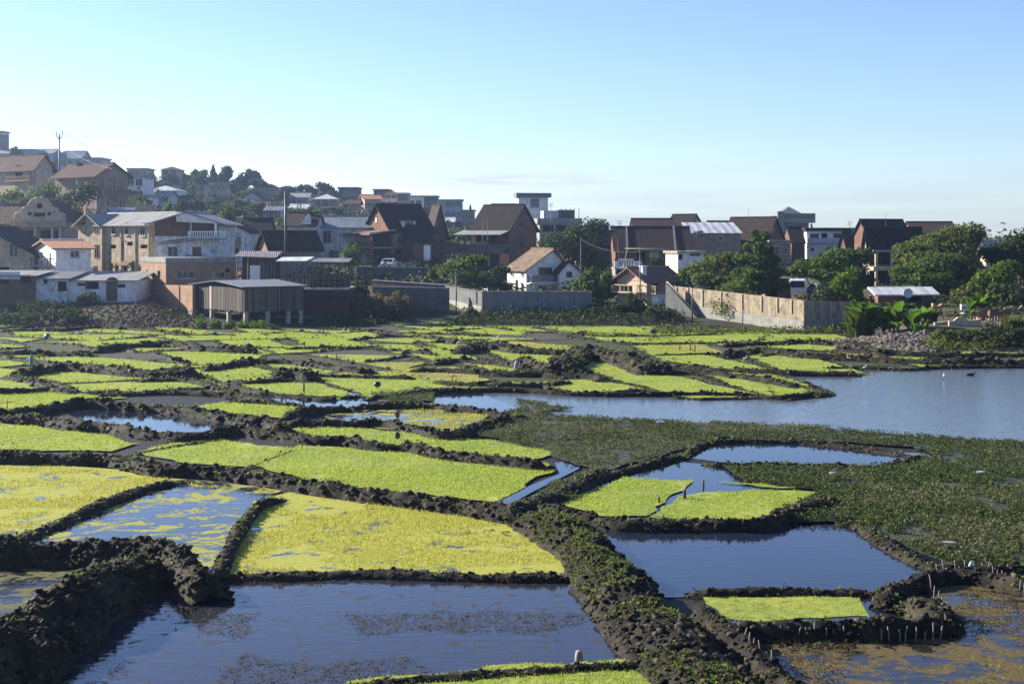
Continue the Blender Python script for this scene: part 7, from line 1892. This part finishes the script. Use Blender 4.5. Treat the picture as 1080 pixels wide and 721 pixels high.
# vehicles in the yards
def vehicle(name, label, px, pyb, Y, rz, paint, kind='van'):
    x = PX(px, Y); z = ZP(pyb, Y); zg = gz(x, Y)
    o = empty(name, (x, Y, max(z, zg)), R(rz)); tag(o, label, 'van' if kind == 'van' else 'car')
    if kind == 'van': prof = [(-2.4, .35), (2.3, .35), (2.45, .8), (2.3, 1.15), (1.75, 1.95), (1.5, 2.05), (-2.3, 2.05), (-2.45, 1.9)]; W_ = .9; gl = [(1.66, 1.9, 2.2, 1.22)]
    else: prof = [(-2.1, .32), (2.05, .32), (2.15, .65), (2.0, .9), (1.15, 1.0), (.5, 1.45), (-1.1, 1.48), (-1.8, 1.02), (-2.15, .95)]; W_ = .85
    mb = MB(); k = len(prof)
    vs = [(p[0], -W_ * (1 if p[1] < 1.2 else .88), p[1]) for p in prof] + [(p[0], W_ * (1 if p[1] < 1.2 else .88), p[1]) for p in prof]
    mb.add(vs, [tuple(range(k)), tuple(reversed(range(k, 2 * k)))] + [(i, k + i, k + (i + 1) % k, (i + 1) % k) for i in range(k)])
    bd_ = mb.build('body', paint, o)
    wins_ = [(-2.1, -.75), (-.65, .55), (.65, 1.6)] if kind == 'van' else [(-1.2, -.3), (-.2, .55)]
    z0, z1 = (1.25, 1.85) if kind == 'van' else (1.03, 1.38)
    for a, b_ in wins_:
        for s_ in (-1, 1):
            mb = MB(); yy = s_ * (W_ * (.93 if kind == 'van' else .95) + .035); mb.add([(a, yy, z0), (b_, yy, z0), (b_ - .06, yy - s_ * .05, z1), (a, yy - s_ * .05, z1)], [(0, 1, 2, 3)]); mb.build('window', MGL(), o)
    mb = MB()
    if kind == 'van': mb.add([(2.30, -.74, 1.2), (2.30, .74, 1.2), (1.84, .68, 1.9), (1.84, -.68, 1.9)], [(0, 1, 2, 3)])
    else: mb.add([(1.2, -.68, 1.03), (1.2, .68, 1.03), (.62, .62, 1.43), (.62, -.62, 1.43)], [(0, 1, 2, 3)])
    mb.build('windscreen', MGL(), o)
    for sx in (-1.5, 1.45):
        for s_ in (-1, 1):
            mb = MB(); n_ = 14; r = .33
            mb.tube([(sx, s_ * (W_ - .2), .33), (sx, s_ * (W_ + .02), .33)], r, n_); wv = mb.build('wheel', m_flat('tyre_rubber', (.015,) * 3, .9), o)
            mb = MB(); mb.tube([(sx, s_ * (W_ + .0), .33), (sx, s_ * (W_ + .03), .33)], .18, 10); mb.build('rim', m_flat('wheel_rim', (.35,) * 3, .4), wv)
    for s_ in (-.6, .6):
        xx = 2.44 if kind == 'van' else 2.12
        mb = MB(); mb.ball((xx - .03, s_, .78 if kind == 'van' else .7), (.08, .15, .1)); mb.build('headlight', m_flat('lamp_glass', (.6, .62, .65), .2), o)
CARW = m_flat('white_car_paint', (.72, .73, .74), .25, .5, .05, 3, 0); CARG = m_flat('grey_car_paint', (.28, .30, .32), .3, .5, .05, 3, 0)
vehicle('parked_van', 'white van parked between the white gabled house and the dark tree', 617, 290, 212, -165, CARW)
vehicle('parked_car', 'pale small car behind the spiky bush right of the white van', 637, 290, 210, -110, CARW, 'car')
vehicle('parked_van', 'white van parked in the yard by the yellow outhouse', 841, 318, 160, -100, CARW)
vehicle('parked_car', 'grey car in the yard right of the white van', 866, 318, 158, -80, CARG, 'car')
vehicle('parked_car', 'white car glimpsed under the bushy olive tree', 772, 312, 156, -80, CARW, 'car')
vehicle('parked_car', 'white car parked before the arcade of the brick mansion', 410, 284, 196, -95, CARW, 'car')

# dry grass on the road bank at the lower right corner, close to the camera
def near_tuft(label, x, y, h, w, mat, n, seed):
    rng = np.random.default_rng(seed); z = gz(x, y); o = empty('bank_shrub', (x, y, z)); tag(o, label, 'bush')
    make = np.array([[r_ * math.cos(a), r_ * math.sin(a), 0] for r_, a in zip(np.sqrt(rng.random(14)) * w * .4, rng.random(14) * 6.283)])
    mb = MB()
    tips = []
    for b_ in make:
        for q in range(3):
            t = b_ + np.array([rng.normal() * w * .22, rng.normal() * w * .22, h * (.6 + .4 * rng.random())]); mb.tube([tuple(b_ * .4), tuple((b_ * .7 + t) / 1.7), tuple(t)], [.012, .008, .004], 4); tips.append(t); tips.append((b_ * .5 + t) / 1.5)
    mb.build('stems', M_WOOD, o, uv=False, recalc=False)
    tips = np.array(tips); P = tips[rng.integers(0, len(tips), n)] + rng.normal(size=(n, 3)) * w * .07
    leaves_at('foliage', P, .022, mat, rng, 1, .4, o)
near_tuft('yellowish dry bush on the near bank at the lower right corner', 3.08, 8.0, 2.78, .9, m_leaf('yellow_bush_leaf', (.09, .08, .025), (.20, .17, .05), .35), 9000, 5)
# ================================================================== HAZE
hb = MB(); hb.box(-520, 520, -12, 1020, -1.0, 82)
HAZE_D = .00042
m = bpy.data.materials.new('haze'); m.use_nodes = True
nt = m.node_tree; nt.nodes.clear()
out = nt.nodes.new('ShaderNodeOutputMaterial'); pv = nt.nodes.new('ShaderNodeVolumePrincipled')
pv.inputs['Color'].default_value = (.28, .37, .55, 1); pv.inputs['Density'].default_value = HAZE_D; pv.inputs['Anisotropy'].default_value = .65
nt.links.new(pv.outputs[0], out.inputs['Volume'])
hz = hb.build('haze', m, uv=False)
tag(hz, kind='stuff', label='pale blue morning haze over the valley', cat='haze')
